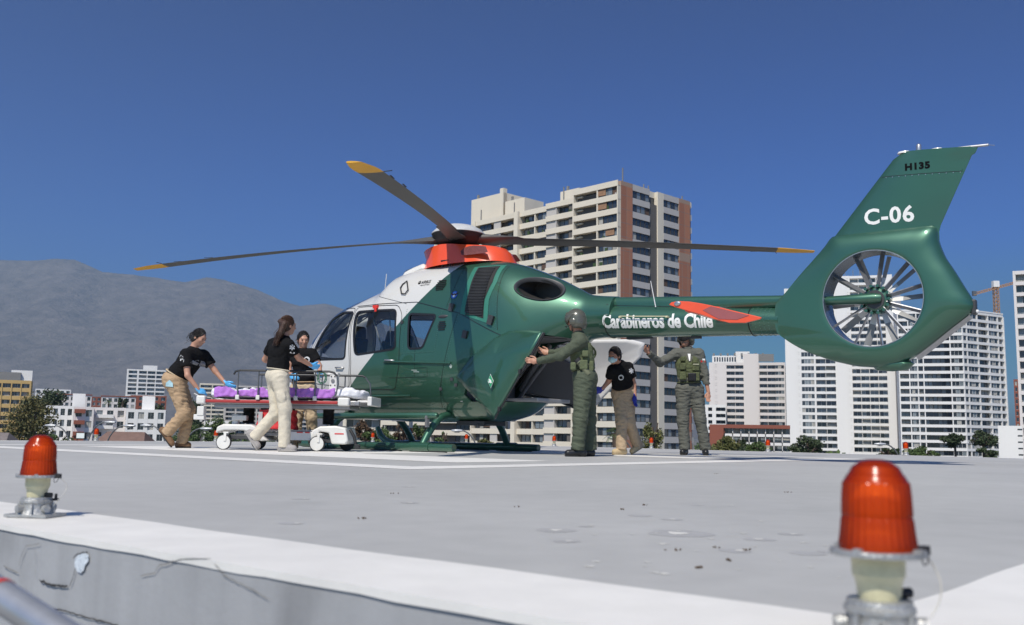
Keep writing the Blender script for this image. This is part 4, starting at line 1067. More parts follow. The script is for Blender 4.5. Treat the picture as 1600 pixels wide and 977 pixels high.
# seams and fasteners on the tail
for a, b in (((2.72, 1.975), (4.66, 1.812)),): skin_strip(a, b, .007, 'boom_seam', M_trim, heli, 60)
mb = MB()
for i in range(46):
    s = 2.76 + i * .042
    for z in (1.555 - .03 * (s - 2.7) + .012,): q = skin(s, z, .0); mb.tube([q, q + Vector((0, -.003, 0))], .004, 5)
stuff(mb.build('boom_fasteners', MATS['rivet_metal'], heli))
put_text('AIRBUS', 'maker_lettering', M_lblack, heli, .185, .050, lambda x, y: surf(-.235 + x, 2.435 + y, .004), .012, 1.05)
put_text('HELICOPTERS', 'maker_small_lettering', M_lblack, heli, .185, .022, lambda x, y: surf(-.235 + x, 2.40 + y, .004), .0, 1.0)
mb = MB(); mb.add([surf(-.275 + .028 * math.cos(2 * PI * i / 20), 2.462 + .028 * math.sin(2 * PI * i / 20), .004) for i in range(20)], [tuple(range(20))]); mb.build('maker_roundel', M_lblack, heli)
mb = MB(); mb.add([surf(-.275 + q * .001 + x, 2.462 + y, .006) for q, (x, y) in enumerate(((-.02, -.004), (.0, .004), (.024, .002), (.024, .006), (0, .010), (-.02, .002)))], [tuple(range(6))]); mb.build('roundel_stripe', M_letter, heli)
# eagle badge: blue disc, dark wings, small white tail
def disc(s, z, r, off, name, m, sx=1.0, par=heli, n=24, seq=None):
    mb = MB(); pts = seq or [(math.cos(2 * PI * i / n), math.sin(2 * PI * i / n)) for i in range(n)]
    mb.add([surf(s + r * a * sx, z + r * b, off) for a, b in pts], [tuple(range(len(pts)))]); return mb.build(name, m, par)
disc(.505, 2.205, .055, .004, 'badge_disc', mat('badge_blue', (.03, .12, .55), .4, var=0))
disc(.505, 2.205, .040, .0055, 'badge_sky', mat('badge_light_blue', (.15, .28, .60), .4, var=0))
disc(.505, 2.208, .075, .007, 'badge_eagle', mat('badge_brown', (.06, .02, .012), .5, var=0), seq=[(-1, .35), (-.5, .30), (-.2, .08), (0, .25), (.2, .10), (.55, .32), (1.05, .45), (.6, -.05), (.25, -.25), (.2, -.5), (-.05, -.30), (-.3, -.22), (-.6, -.02)])
disc(.505, 2.185, .018, .009, 'badge_tail', M_letter)
disc(.555, 1.19, .030, .004, 'small_emblem', mat('emblem_pale', (.35, .42, .38), .5, var=0), seq=[(-1, 0), (-.4, .2), (-.2, 1), (.2, 1), (.4, .2), (1, 0), (.6, -.3), (.5, -1), (-.5, -1), (-.6, -.3)])
disc(-.12, 1.14, .05, .004, 'pale_placard', mat('emblem_pale', (.3, .3, .3)), seq=[(-1.1, .35), (1, .25), (1, .05), (-1.1, .15)])
disc(-.08, 1.12, .05, .004, 'pale_placard', MATS['emblem_pale'], seq=[(-1.1, .25), (1, .15), (1, -.05), (-1.1, .05)])
# red and white star of the hull: white cross on a green diamond, on the open door
def cross_sign():
    px = Vector((1.40, -.955, .955)); a = Vector((.052, -.012, 0)); b = Vector((0, -.006, .085))
    tw = (-.010)
    M_sg = mat('sign_green', (.02, .36, .16), .5, var=0)
    mb = MB(); mb.add([px + b * 1.12, px + a * 1.15, px - b * 1.12, px - a * 1.15], [(0, 1, 2, 3)]); mb.build('sign_border', M_letter, pdr)
    px = px + Vector((0, tw * .4, 0)); mb = MB(); mb.add([px + b, px + a, px - b, px - a], [(0, 1, 2, 3)]); mb.build('sign_diamond', M_sg, pdr)
    px = px + Vector((0, tw * .4, 0)); mb = MB()
    for ang in (.65, .65 + PI / 2):
        d = Vector((math.cos(ang), 0, math.sin(ang))) * .032; e = Vector((-math.sin(ang), 0, math.cos(ang))) * .0115
        mb.add([px + d + e, px + d - e, px - d - e, px - d + e], [(0, 1, 2, 3)]); px = px + Vector((0, -.0015, 0))
    mb.build('sign_cross', M_letter, pdr)
cross_sign()
PEOPLE = {'A': {'base': [-4.487, 13.1, 0.0], 'head': (0.166, 0.0, 1.515), 'neck': (0.096, 0.0, 1.345), 'shN': (0.059, -0.19, 1.267), 'shF': (0.189, 0.19, 1.283), 'elN': (0.126, -0.26, 0.977), 'elF': (0.35, 0.2, 1.071), 'wrN': (0.27, -0.22, 0.792), 'wrF': (0.512, 0.17, 0.902), 'haN': (0.336, -0.2, 0.742), 'haF': (0.6, 0.15, 0.858), 'pel': (-0.135, 0.0, 0.927), 'hipN': (-0.102, -0.09, 0.905), 'hipF': (-0.148, 0.09, 0.914), 'knN': (0.058, -0.1, 0.481), 'knF': (0.049, 0.1, 0.529), 'anN': (-0.152, -0.1, 0.219), 'anF': (-0.01, 0.09, 0.099), 'heN': (-0.24, -0.1, 0.252), 'toN': (-0.064, -0.12, 0.04), 'heF': (-0.085, 0.09, 0.028), 'toF': (0.104, 0.08, 0.023)},
 'B': {'base': [-2.833, 12.08, 0.0], 'head': (-0.03, 0.02, 1.596), 'neck': (-0.067, 0.0, 1.437), 'shN': (0.038, -0.15, 1.334), 'shF': (-0.243, 0.13, 1.372), 'elN': (0.128, 0.02, 1.18), 'elF': (-0.371, 0.28, 1.175), 'wrN': (0.253, 0.18, 1.103), 'wrF': (-0.278, 0.46, 1.106), 'haN': (0.324, 0.24, 1.084), 'haF': (-0.214, 0.54, 1.13), 'pel': (-0.134, 0.0, 0.954), 'hipN': (-0.081, -0.08, 0.926), 'hipF': (-0.177, 0.08, 0.934), 'knN': (0.002, -0.08, 0.542), 'knF': (-0.144, 0.1, 0.487), 'anN': (0.01, -0.06, 0.096), 'anF': (-0.408, 0.14, 0.192), 'heN': (-0.051, -0.06, 0.024), 'toN': (0.167, -0.1, 0.012), 'heF': (-0.503, 0.15, 0.239), 'toF': (-0.354, 0.12, 0.032)},
 'C': {'base': [-2.886, 13.6, 0.0], 'head': (-0.103, 0.0, 1.56), 'neck': (-0.104, 0.04, 1.398), 'shN': (0.048, -0.02, 1.358), 'shF': (-0.245, 0.06, 1.36), 'elN': (0.159, -0.08, 1.182), 'elF': (-0.291, -0.02, 1.16), 'wrN': (0.211, -0.27, 1.053), 'wrF': (-0.202, -0.22, 1.022), 'haN': (0.233, -0.37, 1.011), 'haF': (-0.116, -0.32, 0.999), 'pel': (-0.085, 0.06, 0.876), 'hipN': (-0.011, 0.06, 0.849), 'hipF': (-0.162, 0.08, 0.848), 'knN': (0.055, 0.0, 0.457), 'knF': (-0.158, 0.06, 0.455), 'anN': (0.09, 0.08, 0.124), 'anF': (-0.159, 0.05, 0.12), 'heN': (0.084, 0.12, 0.069), 'toN': (0.147, -0.1, 0.055), 'heF': (-0.177, 0.1, 0.065), 'toF': (-0.145, -0.12, 0.05)},
 'D': {'base': [0.9, 12.1, 0.0], 'head': (-0.086, 0.0, 1.707), 'neck': (-0.052, 0.0, 1.559), 'shN': (-0.041, -0.2, 1.433), 'shF': (-0.005, 0.19, 1.471), 'elN': (-0.271, -0.16, 1.255), 'elF': (-0.226, 0.22, 1.329), 'wrN': (-0.561, 0.1, 1.197), 'wrF': (-0.403, 0.36, 1.329), 'haN': (-0.724, 0.17, 1.216), 'haF': (-0.563, 0.4, 1.372), 'pel': (0.033, 0.0, 1.02), 'hipN': (0.026, -0.1, 0.982), 'hipF': (0.066, 0.1, 0.994), 'knN': (-0.02, -0.12, 0.467), 'knF': (0.104, 0.12, 0.473), 'anN': (-0.05, -0.12, 0.118), 'anF': (0.124, 0.14, 0.117), 'heN': (0.04, -0.1, 0.04), 'toN': (-0.202, -0.14, 0.021), 'heF': (0.167, 0.16, 0.053), 'toF': (-0.017, 0.1, 0.035)},
 'E': {'base': [1.618, 13.6, 0.0], 'head': (-0.168, -0.26, 1.383), 'neck': (-0.085, -0.16, 1.284), 'shN': (0.064, -0.06, 1.239), 'shF': (-0.199, -0.22, 1.187), 'elN': (0.138, 0.02, 1.007), 'elF': (-0.227, -0.06, 1.033), 'wrN': (0.151, -0.02, 0.832), 'wrF': (-0.32, -0.08, 0.922), 'haN': (0.146, -0.06, 0.695), 'haF': (-0.43, -0.1, 0.865), 'pel': (-0.005, 0.05, 0.906), 'hipN': (0.06, 0.05, 0.87), 'hipF': (-0.06, 0.05, 0.868), 'knN': (0.072, 0.0, 0.46), 'knF': (-0.044, -0.06, 0.476), 'anN': (0.204, 0.1, 0.137), 'anF': (-0.048, -0.1, 0.108), 'heN': (0.282, 0.14, 0.147), 'toN': (0.102, 0.02, 0.046), 'heF': (0.011, -0.06, 0.046), 'toF': (-0.171, -0.16, 0.027)},
 'F': {'base': [2.759, 14.35, 0.0], 'head': (-0.126, -0.02, 1.736), 'neck': (-0.094, 0.0, 1.593), 'shN': (0.089, 0.0, 1.518), 'shF': (-0.273, -0.02, 1.51), 'elN': (0.16, -0.02, 1.218), 'elF': (-0.521, -0.06, 1.368), 'wrN': (0.207, -0.06, 0.928), 'wrF': (-0.723, -0.26, 1.502), 'haN': (0.188, -0.1, 0.802), 'haF': (-0.8, -0.33, 1.58), 'pel': (-0.07, 0.0, 1.003), 'hipN': (0.027, 0.0, 0.966), 'hipF': (-0.157, 0.0, 0.963), 'knN': (0.086, -0.02, 0.536), 'knF': (-0.169, 0.0, 0.513), 'anN': (0.168, 0.02, 0.119), 'anF': (-0.143, 0.0, 0.114), 'heN': (0.175, 0.06, 0.042), 'toN': (0.144, -0.14, 0.027), 'heF': (-0.125, 0.05, 0.037), 'toF': (-0.209, -0.15, 0.012)}}
# ================================================================== people: distance-field bodies meshed as one continuous surface
def surface_nets(D, lo, h):
    inside = D < 0
    nx, ny, nz = D.shape
    c = [D[i:nx - 1 + i, j:ny - 1 + j, k:nz - 1 + k] for i in (0, 1) for j in (0, 1) for k in (0, 1)]
    ins = [x < 0 for x in c]; cnt = sum(x.astype(np.int8) for x in ins)
    act = (cnt > 0) & (cnt < 8)
    idx = -np.ones(act.shape, np.int64); ia = np.argwhere(act); idx[act] = np.arange(len(ia))
    cv = np.stack([x[act] for x in c], 1)
    offs = np.array([(i, j, k) for i in (0, 1) for j in (0, 1) for k in (0, 1)], float)
    acc = np.zeros((len(ia), 3)); n = np.zeros(len(ia))
    for a in range(8):
        for b in range(a + 1, 8):
            if np.abs(offs[a] - offs[b]).sum() != 1: continue
            va, vb = cv[:, a], cv[:, b]; m = (va < 0) != (vb < 0)
            t = np.where(m, va / np.where(m, va - vb, 1), 0)
            p = offs[a] + (offs[b] - offs[a]) * t[:, None]
            acc += np.where(m[:, None], p, 0); n += m
    V = (ia + acc / n[:, None]) * h + lo
    F = []
    for ax in range(3):
        o1, o2 = [(1, 2), (2, 0), (0, 1)][ax]
        s0 = [slice(None)] * 3; s1 = [slice(None)] * 3; s0[ax] = slice(0, -1); s1[ax] = slice(1, None)
        A, B = inside[tuple(s0)], inside[tuple(s1)]
        e = np.argwhere(A != B)
        keep = (e[:, o1] > 0) & (e[:, o2] > 0) & (e[:, o1] < D.shape[o1] - 1) & (e[:, o2] < D.shape[o2] - 1)
        e = e[keep]; sgn = A[tuple(e.T)]
        d1 = np.zeros(3, int); d1[o1] = 1; d2 = np.zeros(3, int); d2[o2] = 1
        q = np.stack([idx[tuple((e - d1 - d2).T)], idx[tuple((e - d2).T)], idx[tuple(e.T)], idx[tuple((e - d1).T)]], 1)
        q[~sgn] = q[~sgn][:, ::-1]; F.append(q)
    return V, np.concatenate(F)

class SDF:
    def __init__(self, h): self.h = h; self.p = []; self.clips = []; self.noise = None
    def cap(self, a, b, ra, rb=None, k=.03, clip=None, flat=None):
        a, b = np.array(a, float), np.array(b, float); rb = ra if rb is None else rb; r = max(ra, rb)
        self.p.append(('c', a, b, ra, rb, k, clip, flat, np.minimum(a, b) - r, np.maximum(a, b) + r)); return self
    def ell(self, c, R, s, k=.03, sub=False):
        c = np.array(c, float); s = np.array(s, float); m = max(s)
        self.p.append(('e', c, np.array(R, float), s, None, k, None, sub, c - m, c + m)); return self
    def mesh(self):
        h = self.h
        adds = [q for q in self.p if not (q[0] == 'e' and q[7])]
        lo = np.min([q[8] for q in adds], 0) - .04; hi = np.max([q[9] for q in adds], 0) + .04
        n = np.ceil((hi - lo) / h).astype(int) + 1
        D = np.full(n, .5, np.float32)
        for q in self.p:
            pad = .05 + q[5]
            i0 = np.maximum(0, np.floor((q[8] - pad - lo) / h).astype(int)); i1 = np.minimum(n, np.ceil((q[9] + pad - lo) / h).astype(int) + 1)
            if (i1 <= i0).any(): continue
            sl = tuple(slice(a, b) for a, b in zip(i0, i1))
            G = np.stack(np.meshgrid(*[lo[k] + h * np.arange(i0[k], i1[k]) for k in range(3)], indexing='ij'), -1).astype(np.float32)
            if q[0] == 'c':
                _, a, b, ra, rb, k, clip, flat, _, _ = q
                d = b - a; L2 = max(1e-9, d @ d); t = np.clip(((G - a) @ d) / L2, 0, 1)
                w = G - a - t[..., None] * d
                if flat is not None:      # (axis, factor): squeeze along an axis
                    ax = np.array(flat[0]); ax = ax / np.linalg.norm(ax); w = w + (w @ ax)[..., None] * ax * (1 / flat[1] - 1)
                v = np.linalg.norm(w, axis=-1) - (ra + (rb - ra) * t)
                if clip is not None:
                    for (cp, cn) in clip:
                        cn = np.array(cn, float); cn /= np.linalg.norm(cn); v = np.maximum(v, (G - np.array(cp)) @ cn)
            else:
                _, c, R, s, _, k, _, sub, _, _ = q
                w = (G - c) @ R; k0 = np.linalg.norm(w / s, axis=-1); k1 = np.linalg.norm(w / (s * s), axis=-1); v = k0 * (k0 - 1) / np.maximum(k1, 1e-6)
                if sub: D[sl] = np.maximum(D[sl], -v); continue
            o = D[sl]; hh = np.maximum(k - np.abs(o - v), 0) / k
            D[sl] = np.minimum(o, v) - hh * hh * k * .25
        G = None
        if self.clips or self.noise:
            G = np.stack(np.meshgrid(*[lo[k] + h * np.arange(n[k]) for k in range(3)], indexing='ij'), -1).astype(np.float32)
            if self.noise: D = D + self.noise(G)
            for cp, cn in self.clips:
                cn = np.array(cn, float); cn /= np.linalg.norm(cn); D = np.maximum(D, (G - np.array(cp)) @ cn)
        return surface_nets(D, lo, h)
def folds(amp, freq, seed, zs=1.6):
    rg = np.random.RandomState(seed); K = rg.normal(0, 1, (7, 3)); K /= np.linalg.norm(K, axis=1)[:, None]; K[:, 2] *= zs; K *= freq * rg.uniform(.6, 1.7, (7, 1)); ph = rg.uniform(0, 6.28, 7)
    def f(G):
        s = 0
        for i in range(7): s = s + np.sin(G @ K[i].astype(np.float32) + ph[i] + 1.2 * np.sin(G @ K[(i + 1) % 7].astype(np.float32) * .6))
        s = s / 7
        return (amp * (1 - 2.6 * np.abs(s))).astype(np.float32) * -1 * .5
    return f
def np_obj(name, parts, m, parent, smooth=True, sm=1):
    V, F, b = [], [], 0
    for v, f in parts: V.append(v); F.append(f + b); b += len(v)
    V = np.concatenate(V); F = np.concatenate(F)
    me = bpy.data.meshes.new(name); me.vertices.add(len(V)); me.vertices.foreach_set('co', V.astype(np.float32).ravel())
    me.loops.add(len(F) * 4); me.loops.foreach_set('vertex_index', F.ravel()); me.polygons.add(len(F)); me.polygons.foreach_set('loop_start', np.arange(len(F)) * 4)
    me.polygons.foreach_set('use_smooth', np.ones(len(F), bool)); me.materials.append(m); me.update(calc_edges=True); me.validate()
    return link(name, me, parent)
def unit(v): v = np.array(v, float); return v / max(1e-9, np.linalg.norm(v))
def frame(z, x):
    z = unit(z); x = np.array(x, float); x = unit(x - z * (x @ z)); return np.stack([x, np.cross(z, x), z], 1)

def hand(wr, tip, side_dir, curl=.35, r=1.0, spread=.05, h=.0042, arm=None):
    """palm with four unequal fingers and a thumb leaving its side near the base; side_dir points to the thumb side"""
    wr, tip = np.array(wr), np.array(tip); d = unit(tip - wr); s = np.array(side_dir, float); s = unit(s - d * (s @ d)); nrm_ = np.cross(d, s)
    S_ = SDF(h); kk = .012
    if arm is not None: S_.cap(arm, wr, .027 * r, .025 * r, kk, flat=(nrm_, .85))
    S_.cap(wr, wr + d * .05, .028 * r, .036 * r, kk, flat=(nrm_, .55))
    S_.cap(wr + d * .05 - s * .012, wr + d * .075 + s * .006, .030 * r, .034 * r, kk, flat=(nrm_, .45))
    lens = [(.024, .072, .010), (.008, .080, .0103), (-.009, .074, .0098), (-.025, .058, .0088)]
    for i, (off, L, rr) in enumerate(lens):
        b = wr + d * (.088 - abs(off) * .12) + s * off; dd = unit(d + s * (off * spread * 30)); c_ = curl + .05 * i
        p = [b]
        for seg, (l_, ang) in enumerate(((.45, c_ * .6), (.30, c_ * 1.4), (.25, c_ * 2.1))):
            e = unit(dd * math.cos(ang) - nrm_ * math.sin(ang)); p.append(p[-1] + e * L * l_)
        for j in range(3): S_.cap(p[j], p[j + 1], rr * r * (1 - .06 * j), rr * r * (.94 - .08 * j), .004)
    t0 = wr + d * .022 + s * .024; t1 = t0 + unit(d * .75 + s * .7 - nrm_ * .15) * .036; t2 = t1 + unit(d + s * .25 - nrm_ * curl) * .034; t3 = t2 + unit(d - nrm_ * curl * 1.4) * .024
    S_.cap(t0, t1, .0145 * r, .0125 * r, .01); S_.cap(t1, t2, .0118 * r, .0108 * r, .004); S_.cap(t2, t3, .0106 * r, .0085 * r, .004)
    return S_.mesh()
def decal(obj, origin, direction, pts, m, name, parent, off=.004, up=(0, 0, 1)):
    """flat badge laid on the cloth where a ray from outside meets it"""
    from mathutils.bvhtree import BVHTree
    me = obj.data; bv = BVHTree.FromPolygons([v.co for v in me.vertices], [p.vertices for p in me.polygons])
    d = Vector(direction).normalized(); o = Vector(origin) - d * 1.0
    loc, nn, _, _ = bv.ray_cast(o, d)
    if loc is None: return None
    u = Vector(up).cross(-d).normalized(); v = (-d).cross(u).normalized(); out = []
    for a, b in pts:
        l2, _, _, _ = bv.ray_cast(o + u * a + v * b, d); out.append((l2 if l2 is not None else loc + u * a + v * b) - d * off)
    mb = MB(); c_ = sum(out, Vector()) / len(out); mb.add(out + [c_], [(i, (i + 1) % len(out), len(out)) for i in range(len(out))]); return mb.build(name, m, parent)
def circ(r, n=20): return [(r * math.cos(2 * PI * i / n), r * math.sin(2 * PI * i / n)) for i in range(n)]
def star(r, k=6, q=.45):
    out = []
    for i in range(k):
        a = 2 * PI * i / k + PI / 2
        for da, rr in ((-.26, 1), (.26, 1), (PI / k, q)): out.append((r * rr * math.cos(a + da), r * rr * math.sin(a + da)))
    return out

M_skin = mat('skin', (.46, .245, .165), .5, var=.06, vs=14); M_skin2 = mat('skin_tanned', (.43, .22, .145), .5, var=.06, vs=30)
M_polo = mat('black_polo_cloth', (.009, .009, .010), .95, var=.2, vs=40, bump=.25, bs=90, spec=.15)
M_khaki = mat('khaki_cloth', (.40, .275, .165), .88, var=.10, vs=30, bump=.3, bs=60); M_beige = mat('beige_cloth', (.60, .54, .43), .88, var=.08, vs=30, bump=.3, bs=60)
M_sand = mat('sand_cloth', (.53, .42, .28), .88, var=.10, vs=30, bump=.3, bs=60); M_kdark = mat('brown_khaki_cloth', (.42, .31, .20), .88, var=.1, vs=30, bump=.3, bs=60)
M_flight = mat('flight_suit_green', (.070, .085, .055), .85, var=.12, vs=25, bump=.35, bs=60); M_flight2 = mat('flight_suit_grey_green', (.105, .108, .092), .85, var=.12, vs=25, bump=.35, bs=60)
M_hairb = mat('black_hair', (.010, .008, .007), .32, var=.4, vs=60, bump=.8, bs=180); M_hairr = mat('brown_hair', (.050, .022, .012), .45, var=.35, vs=60, bump=.5, bs=140)
M_glove = mat('blue_nitrile', (.10, .42, .78), .4, var=.08, vs=30); M_glove2 = mat('dark_blue_nitrile', (.02, .03, .30), .4, var=.08, vs=30)
M_helm = mat('helmet_grey_green', (.085, .085, .065), .28, var=.08, vs=10, coat=.4); M_boot = mat('black_leather', (.012, .012, .013), .4, var=.2, vs=30); M_bootb = mat('tan_leather', (.16, .085, .04), .7, var=.2, vs=30)
M_shoeg = mat('grey_trainer', (.30, .28, .27), .8, var=.2, vs=60); M_sandb = mat('sand_boot', (.50, .38, .22), .8, var=.1, vs=30); M_mask = mat('blue_mask', (.45, .68, .75), .8, var=.05)
M_vest = mat('camouflage_vest', (.085, .10, .045), .9, var=.45, vs=14, bump=.4, bs=60); M_webb = mat('olive_webbing', (.10, .12, .06), .9, var=.2, vs=30, bump=.3, bs=60); M_patchw = mat('white_embroidery', (.62, .62, .62), .8, var=.25, vs=120)
M_sole = mat('dark_sole', (.02, .02, .02), .8, var=.1); M_mouth = mat('lip_tone', (.32, .12, .10), .5, var=0); M_eye = mat('eye_dark', (.02, .014, .012), .3, var=0)

def person(key, label, group, face, skin, up, look):
    D = {k: np.array(v, float) for k, v in PEOPLE[key].items()}
    for a in ('heN', 'toN', 'heF', 'toF'):
        if D[a][2] < .085: D[a][2] = .042
    t = thing('person', label, 'person', tuple(D['base']), 0, group)
    L = look; female = L.get('female', True)
    f = unit(face); upv = unit(np.array(up, float)); Rh = frame(upv, f); hd = D['head']     # columns: forward, left, up
    fw, lf, uv = Rh[:, 0], Rh[:, 1], Rh[:, 2]
    sp = unit(D['neck'] - D['pel']); sh = D['shN'] - D['shF']; mid = (D['shN'] + D['shF']) / 2; sw = np.linalg.norm(sh)
    Rt = frame(sp, np.cross(unit(sh), sp)); 
    if Rt[:, 0] @ f < -.2: pass
    chest = D['pel'] + (mid - D['pel']) * .72; waist = D['pel'] + (mid - D['pel']) * .34
    w = L.get('w', 1.0)
    def torso(S_, e, low=True):
        S_.ell(chest, Rt, (.108 * w + e, max(.135 * w, sw * .44) + e, .185 + e), .06)
        if female: S_.ell(chest + Rt[:, 0] * L.get('fs', 1) * .055 + sp * .01, Rt, (.075 + e, .125 * w + e, .075 + e), .05)
        S_.ell(waist, Rt, (.098 * w + e, .128 * w + e, .15), .07)
        S_.cap(D['shN'] * .84 + mid * .16 - sp * .006, D['shF'] * .84 + mid * .16 - sp * .006, .058 * w + e, .058 * w + e, .06)
        S_.cap(D['neck'] - sp * .045, D['shN'] * .7 + mid * .3 + sp * .01, .058 + e, .050 + e, .06); S_.cap(D['neck'] - sp * .045, D['shF'] * .7 + mid * .3 + sp * .01, .058 + e, .050 + e, .06)
        S_.cap(D['neck'] - sp * .02, D['neck'] - sp * .07, .058 + e * .6, .085 + e, .05)
    # ---- body: head, neck, trunk, limbs in one continuous surface
    B = SDF(.0085)
    B.ell(hd + uv * .022 - fw * .012, Rh, (.092, .074, .098), .02)
    B.ell(hd - uv * .028 + fw * .022, Rh, (.068, .060, .078), .03)
    B.cap(hd - uv * .085 + fw * .052, hd - uv * .06 + fw * .02, .026, .045, .03)             # chin, jaw
    B.cap(hd + fw * .082 + uv * .012, hd + fw * .104 - uv * .026, .009, .0135, .012)            # nose
    B.cap(hd + fw * .078 + uv * .028 + lf * .03, hd + fw * .078 + uv * .028 - lf * .03, .013, .013, .015)  # brow
    B.cap(hd + fw * .080 - uv * .052 + lf * .014, hd + fw * .080 - uv * .052 - lf * .014, .009, .009, .012)   # lips
    for s_ in (-1, 1):
        B.ell(hd + lf * .076 * s_ - uv * .008 - fw * .008, Rh, (.018, .009, .030), .006)
        B.ell(hd + lf * .040 * s_ - uv * .018 + fw * .062, Rh, (.022, .018, .022), .02)
    B.cap(hd - uv * .06 - fw * .018, D['neck'] - sp * .02, .050, .056, .03)
    torso(B, -.022)
    B.ell(D['pel'], Rt, (.09 * w, .135 * w, .10), .05)
    for q in 'NF':
        B.cap(D['sh' + q], D['el' + q], .045 * w, .037, .03); B.cap(D['el' + q], D['wr' + q], .037, .026, .02)
        B.cap(D['hip' + q], D['kn' + q], .078 * w, .050, .04); B.cap(D['kn' + q], D['an' + q], .050, .034, .03); B.cap(D['an' + q], (D['he' + q] + D['to' + q]) / 2, .032, .028, .02)
    parts = [B.mesh()]; bare = L.get('bare_hands', True)
    ht = L.get('thumb', {'N': (0, 0, 1), 'F': (0, 0, 1)}); cu = L.get('curl', {'N': .4, 'F': .4})
    for q in 'NF':
        if bare: parts.append(hand(D['wr' + q], D['ha' + q], ht[q], cu[q], 1.0, L.get('spread', .05), arm=D['wr' + q] + (D['el' + q] - D['wr' + q]) * .25))
    body = np_obj('body', parts, skin, t)
    if not bare:
        for q in 'NF':
            g = hand(D['wr' + q], D['ha' + q], ht[q], cu[q], 1.09, L.get('spread', .05), arm=D['wr' + q] + (D['el' + q] - D['wr' + q]) * .14)
            np_obj('glove', [g], L['glove'], t)
    # ---- eyes, brows, mouth
    for s_ in (-1, 1):
        mb = MB(); c_ = Vector(hd + fw * .0835 + lf * .031 * s_ + uv * .008)
        mb.lathe([(.001, .008), (.011, .004), (.011, -.004), (.001, -.008)], 10, c_, Matrix((lf, uv, fw)).transposed() @ Matrix.Diagonal((1, .6, 1))); mb.build('eye', M_eye, t, smooth=60)
        mb = MB(); a = Vector(hd + fw * .088 + lf * .018 * s_ + uv * .028); b = Vector(hd + fw * .078 + lf * .046 * s_ + uv * .029); mb.tube([a, (a + b) / 2 + Vector(uv) * .004, b], .0035, 5); mb.build('eyebrow', M_hairb, t)
    if not L.get('mask'):
        mb = MB(); mb.tube([Vector(hd + fw * .083 - uv * .052 + lf * .022), Vector(hd + fw * .0905 - uv * .050), Vector(hd + fw * .083 - uv * .052 - lf * .022)], [.003, .0055, .003], 6); mb.build('mouth', M_mouth, t, smooth=60)
    # ---- hair or helmet
    if L.get('helmet'):
        H_ = SDF(.008)
        H_.ell(hd + uv * .035 - fw * .012, Rh, (.138, .122, .135), .02); H_.ell(hd - uv * .045 - fw * .045, Rh, (.10, .118, .085), .05)
        H_.clips = [(hd + fw * .062 + uv * .03, unit(fw * 1.0 - uv * .55)), (hd - uv * .095, -uv)]
        H_.ell(hd + fw * .07 - uv * .05, Rh, (.11, .076, .105), .01, True)
        H_.ell(hd + fw * .0 - uv * .08, Rh, (.08, .082, .09), .01, True)
        np_obj('helmet', [H_.mesh()], M_helm, t)
        V_ = SDF(.006); V_.ell(hd + uv * .045 - fw * .006, Rh, (.146, .126, .135), .02); V_.clips = [(hd + uv * .052 + fw * .01, unit(-fw * .7 - uv * .7)), (hd + uv * .105 + fw * .02, unit(uv - fw * .3))]
        np_obj('visor', [V_.mesh()], M_trim if L.get('visor') else M_helm, t)
        for s_ in (-1, 1):
            mb = MB(); c_ = Vector(hd + lf * .118 * s_ - uv * .012 - fw * .01); mb.lathe([(.042, -.012), (.042, .008), (.03, .016), (.004, .018)], 18, c_, Matrix((fw, uv, lf * s_)).transposed() if s_ > 0 else Matrix((uv, fw, lf * s_)).transposed()); mb.build('ear_cup', M_helm, t, smooth=40)
        mb = MB(); a = hd + lf * .11 - uv * .03; mb.tube([Vector(a), Vector(a + fw * .06 - uv * .04), Vector(hd + fw * .125 - uv * .052 + lf * .03), Vector(hd + fw * .125 - uv * .055)], [.004, .004, .005, .011], 8); mb.build('microphone_boom', M_black, t, smooth=60)
        mb = MB(); mb.tube([Vector(hd + lf * .10 - uv * .05 + fw * .01), Vector(hd + lf * .055 - uv * .112 + fw * .03), Vector(hd - uv * .118 + fw * .035), Vector(hd - lf * .055 - uv * .112 + fw * .03), Vector(hd - lf * .10 - uv * .05 + fw * .01)], .007, 6); mb.build('chin_strap', M_black, t)
    else:
        H_ = SDF(.0075)
        H_.ell(hd + uv * .024 - fw * .018, Rh, (.098, .082, .102), .02); H_.ell(hd - uv * .03 - fw * .045, Rh, (.06, .074, .07), .04)
        bn = hd - fw * .115 + uv * L.get('bun_up', .0)
        if L.get('ponytail'):
            H_.cap(hd - fw * .09 + uv * .03, bn, .030, .028, .02)
            pt = [bn] + [np.array(p) for p in L['ponytail']]
            for i in range(len(pt) - 1): H_.cap(pt[i], pt[i + 1], .026 + .010 * min(i, 1), .036 - .013 * (i == len(pt) - 2), .02)
        elif L.get('bun', True): H_.cap(hd - fw * .09, bn, .03, .036, .03); H_.cap(bn, bn - uv * .05 - fw * .015, .030, .018, .03)
        H_.ell(hd + fw * .080 - uv * .030, Rh, (.092, .092, .085), .01, True)
        H_.ell(hd + fw * .115 + uv * .032, Rh, (.066, .074, .066), .01, True)
        H_.noise = folds(.005, 120, 3, .5)
        hair_o = np_obj('hair', [H_.mesh()], L.get('hair', M_hairb), t)
        mb = MB(); hr = random.Random(ord(key)); rad = np.array([.101, .085, .105]); bd = unit(np.array([-1.0, 0, .15 + L.get('bun_up', 0) * 6]))
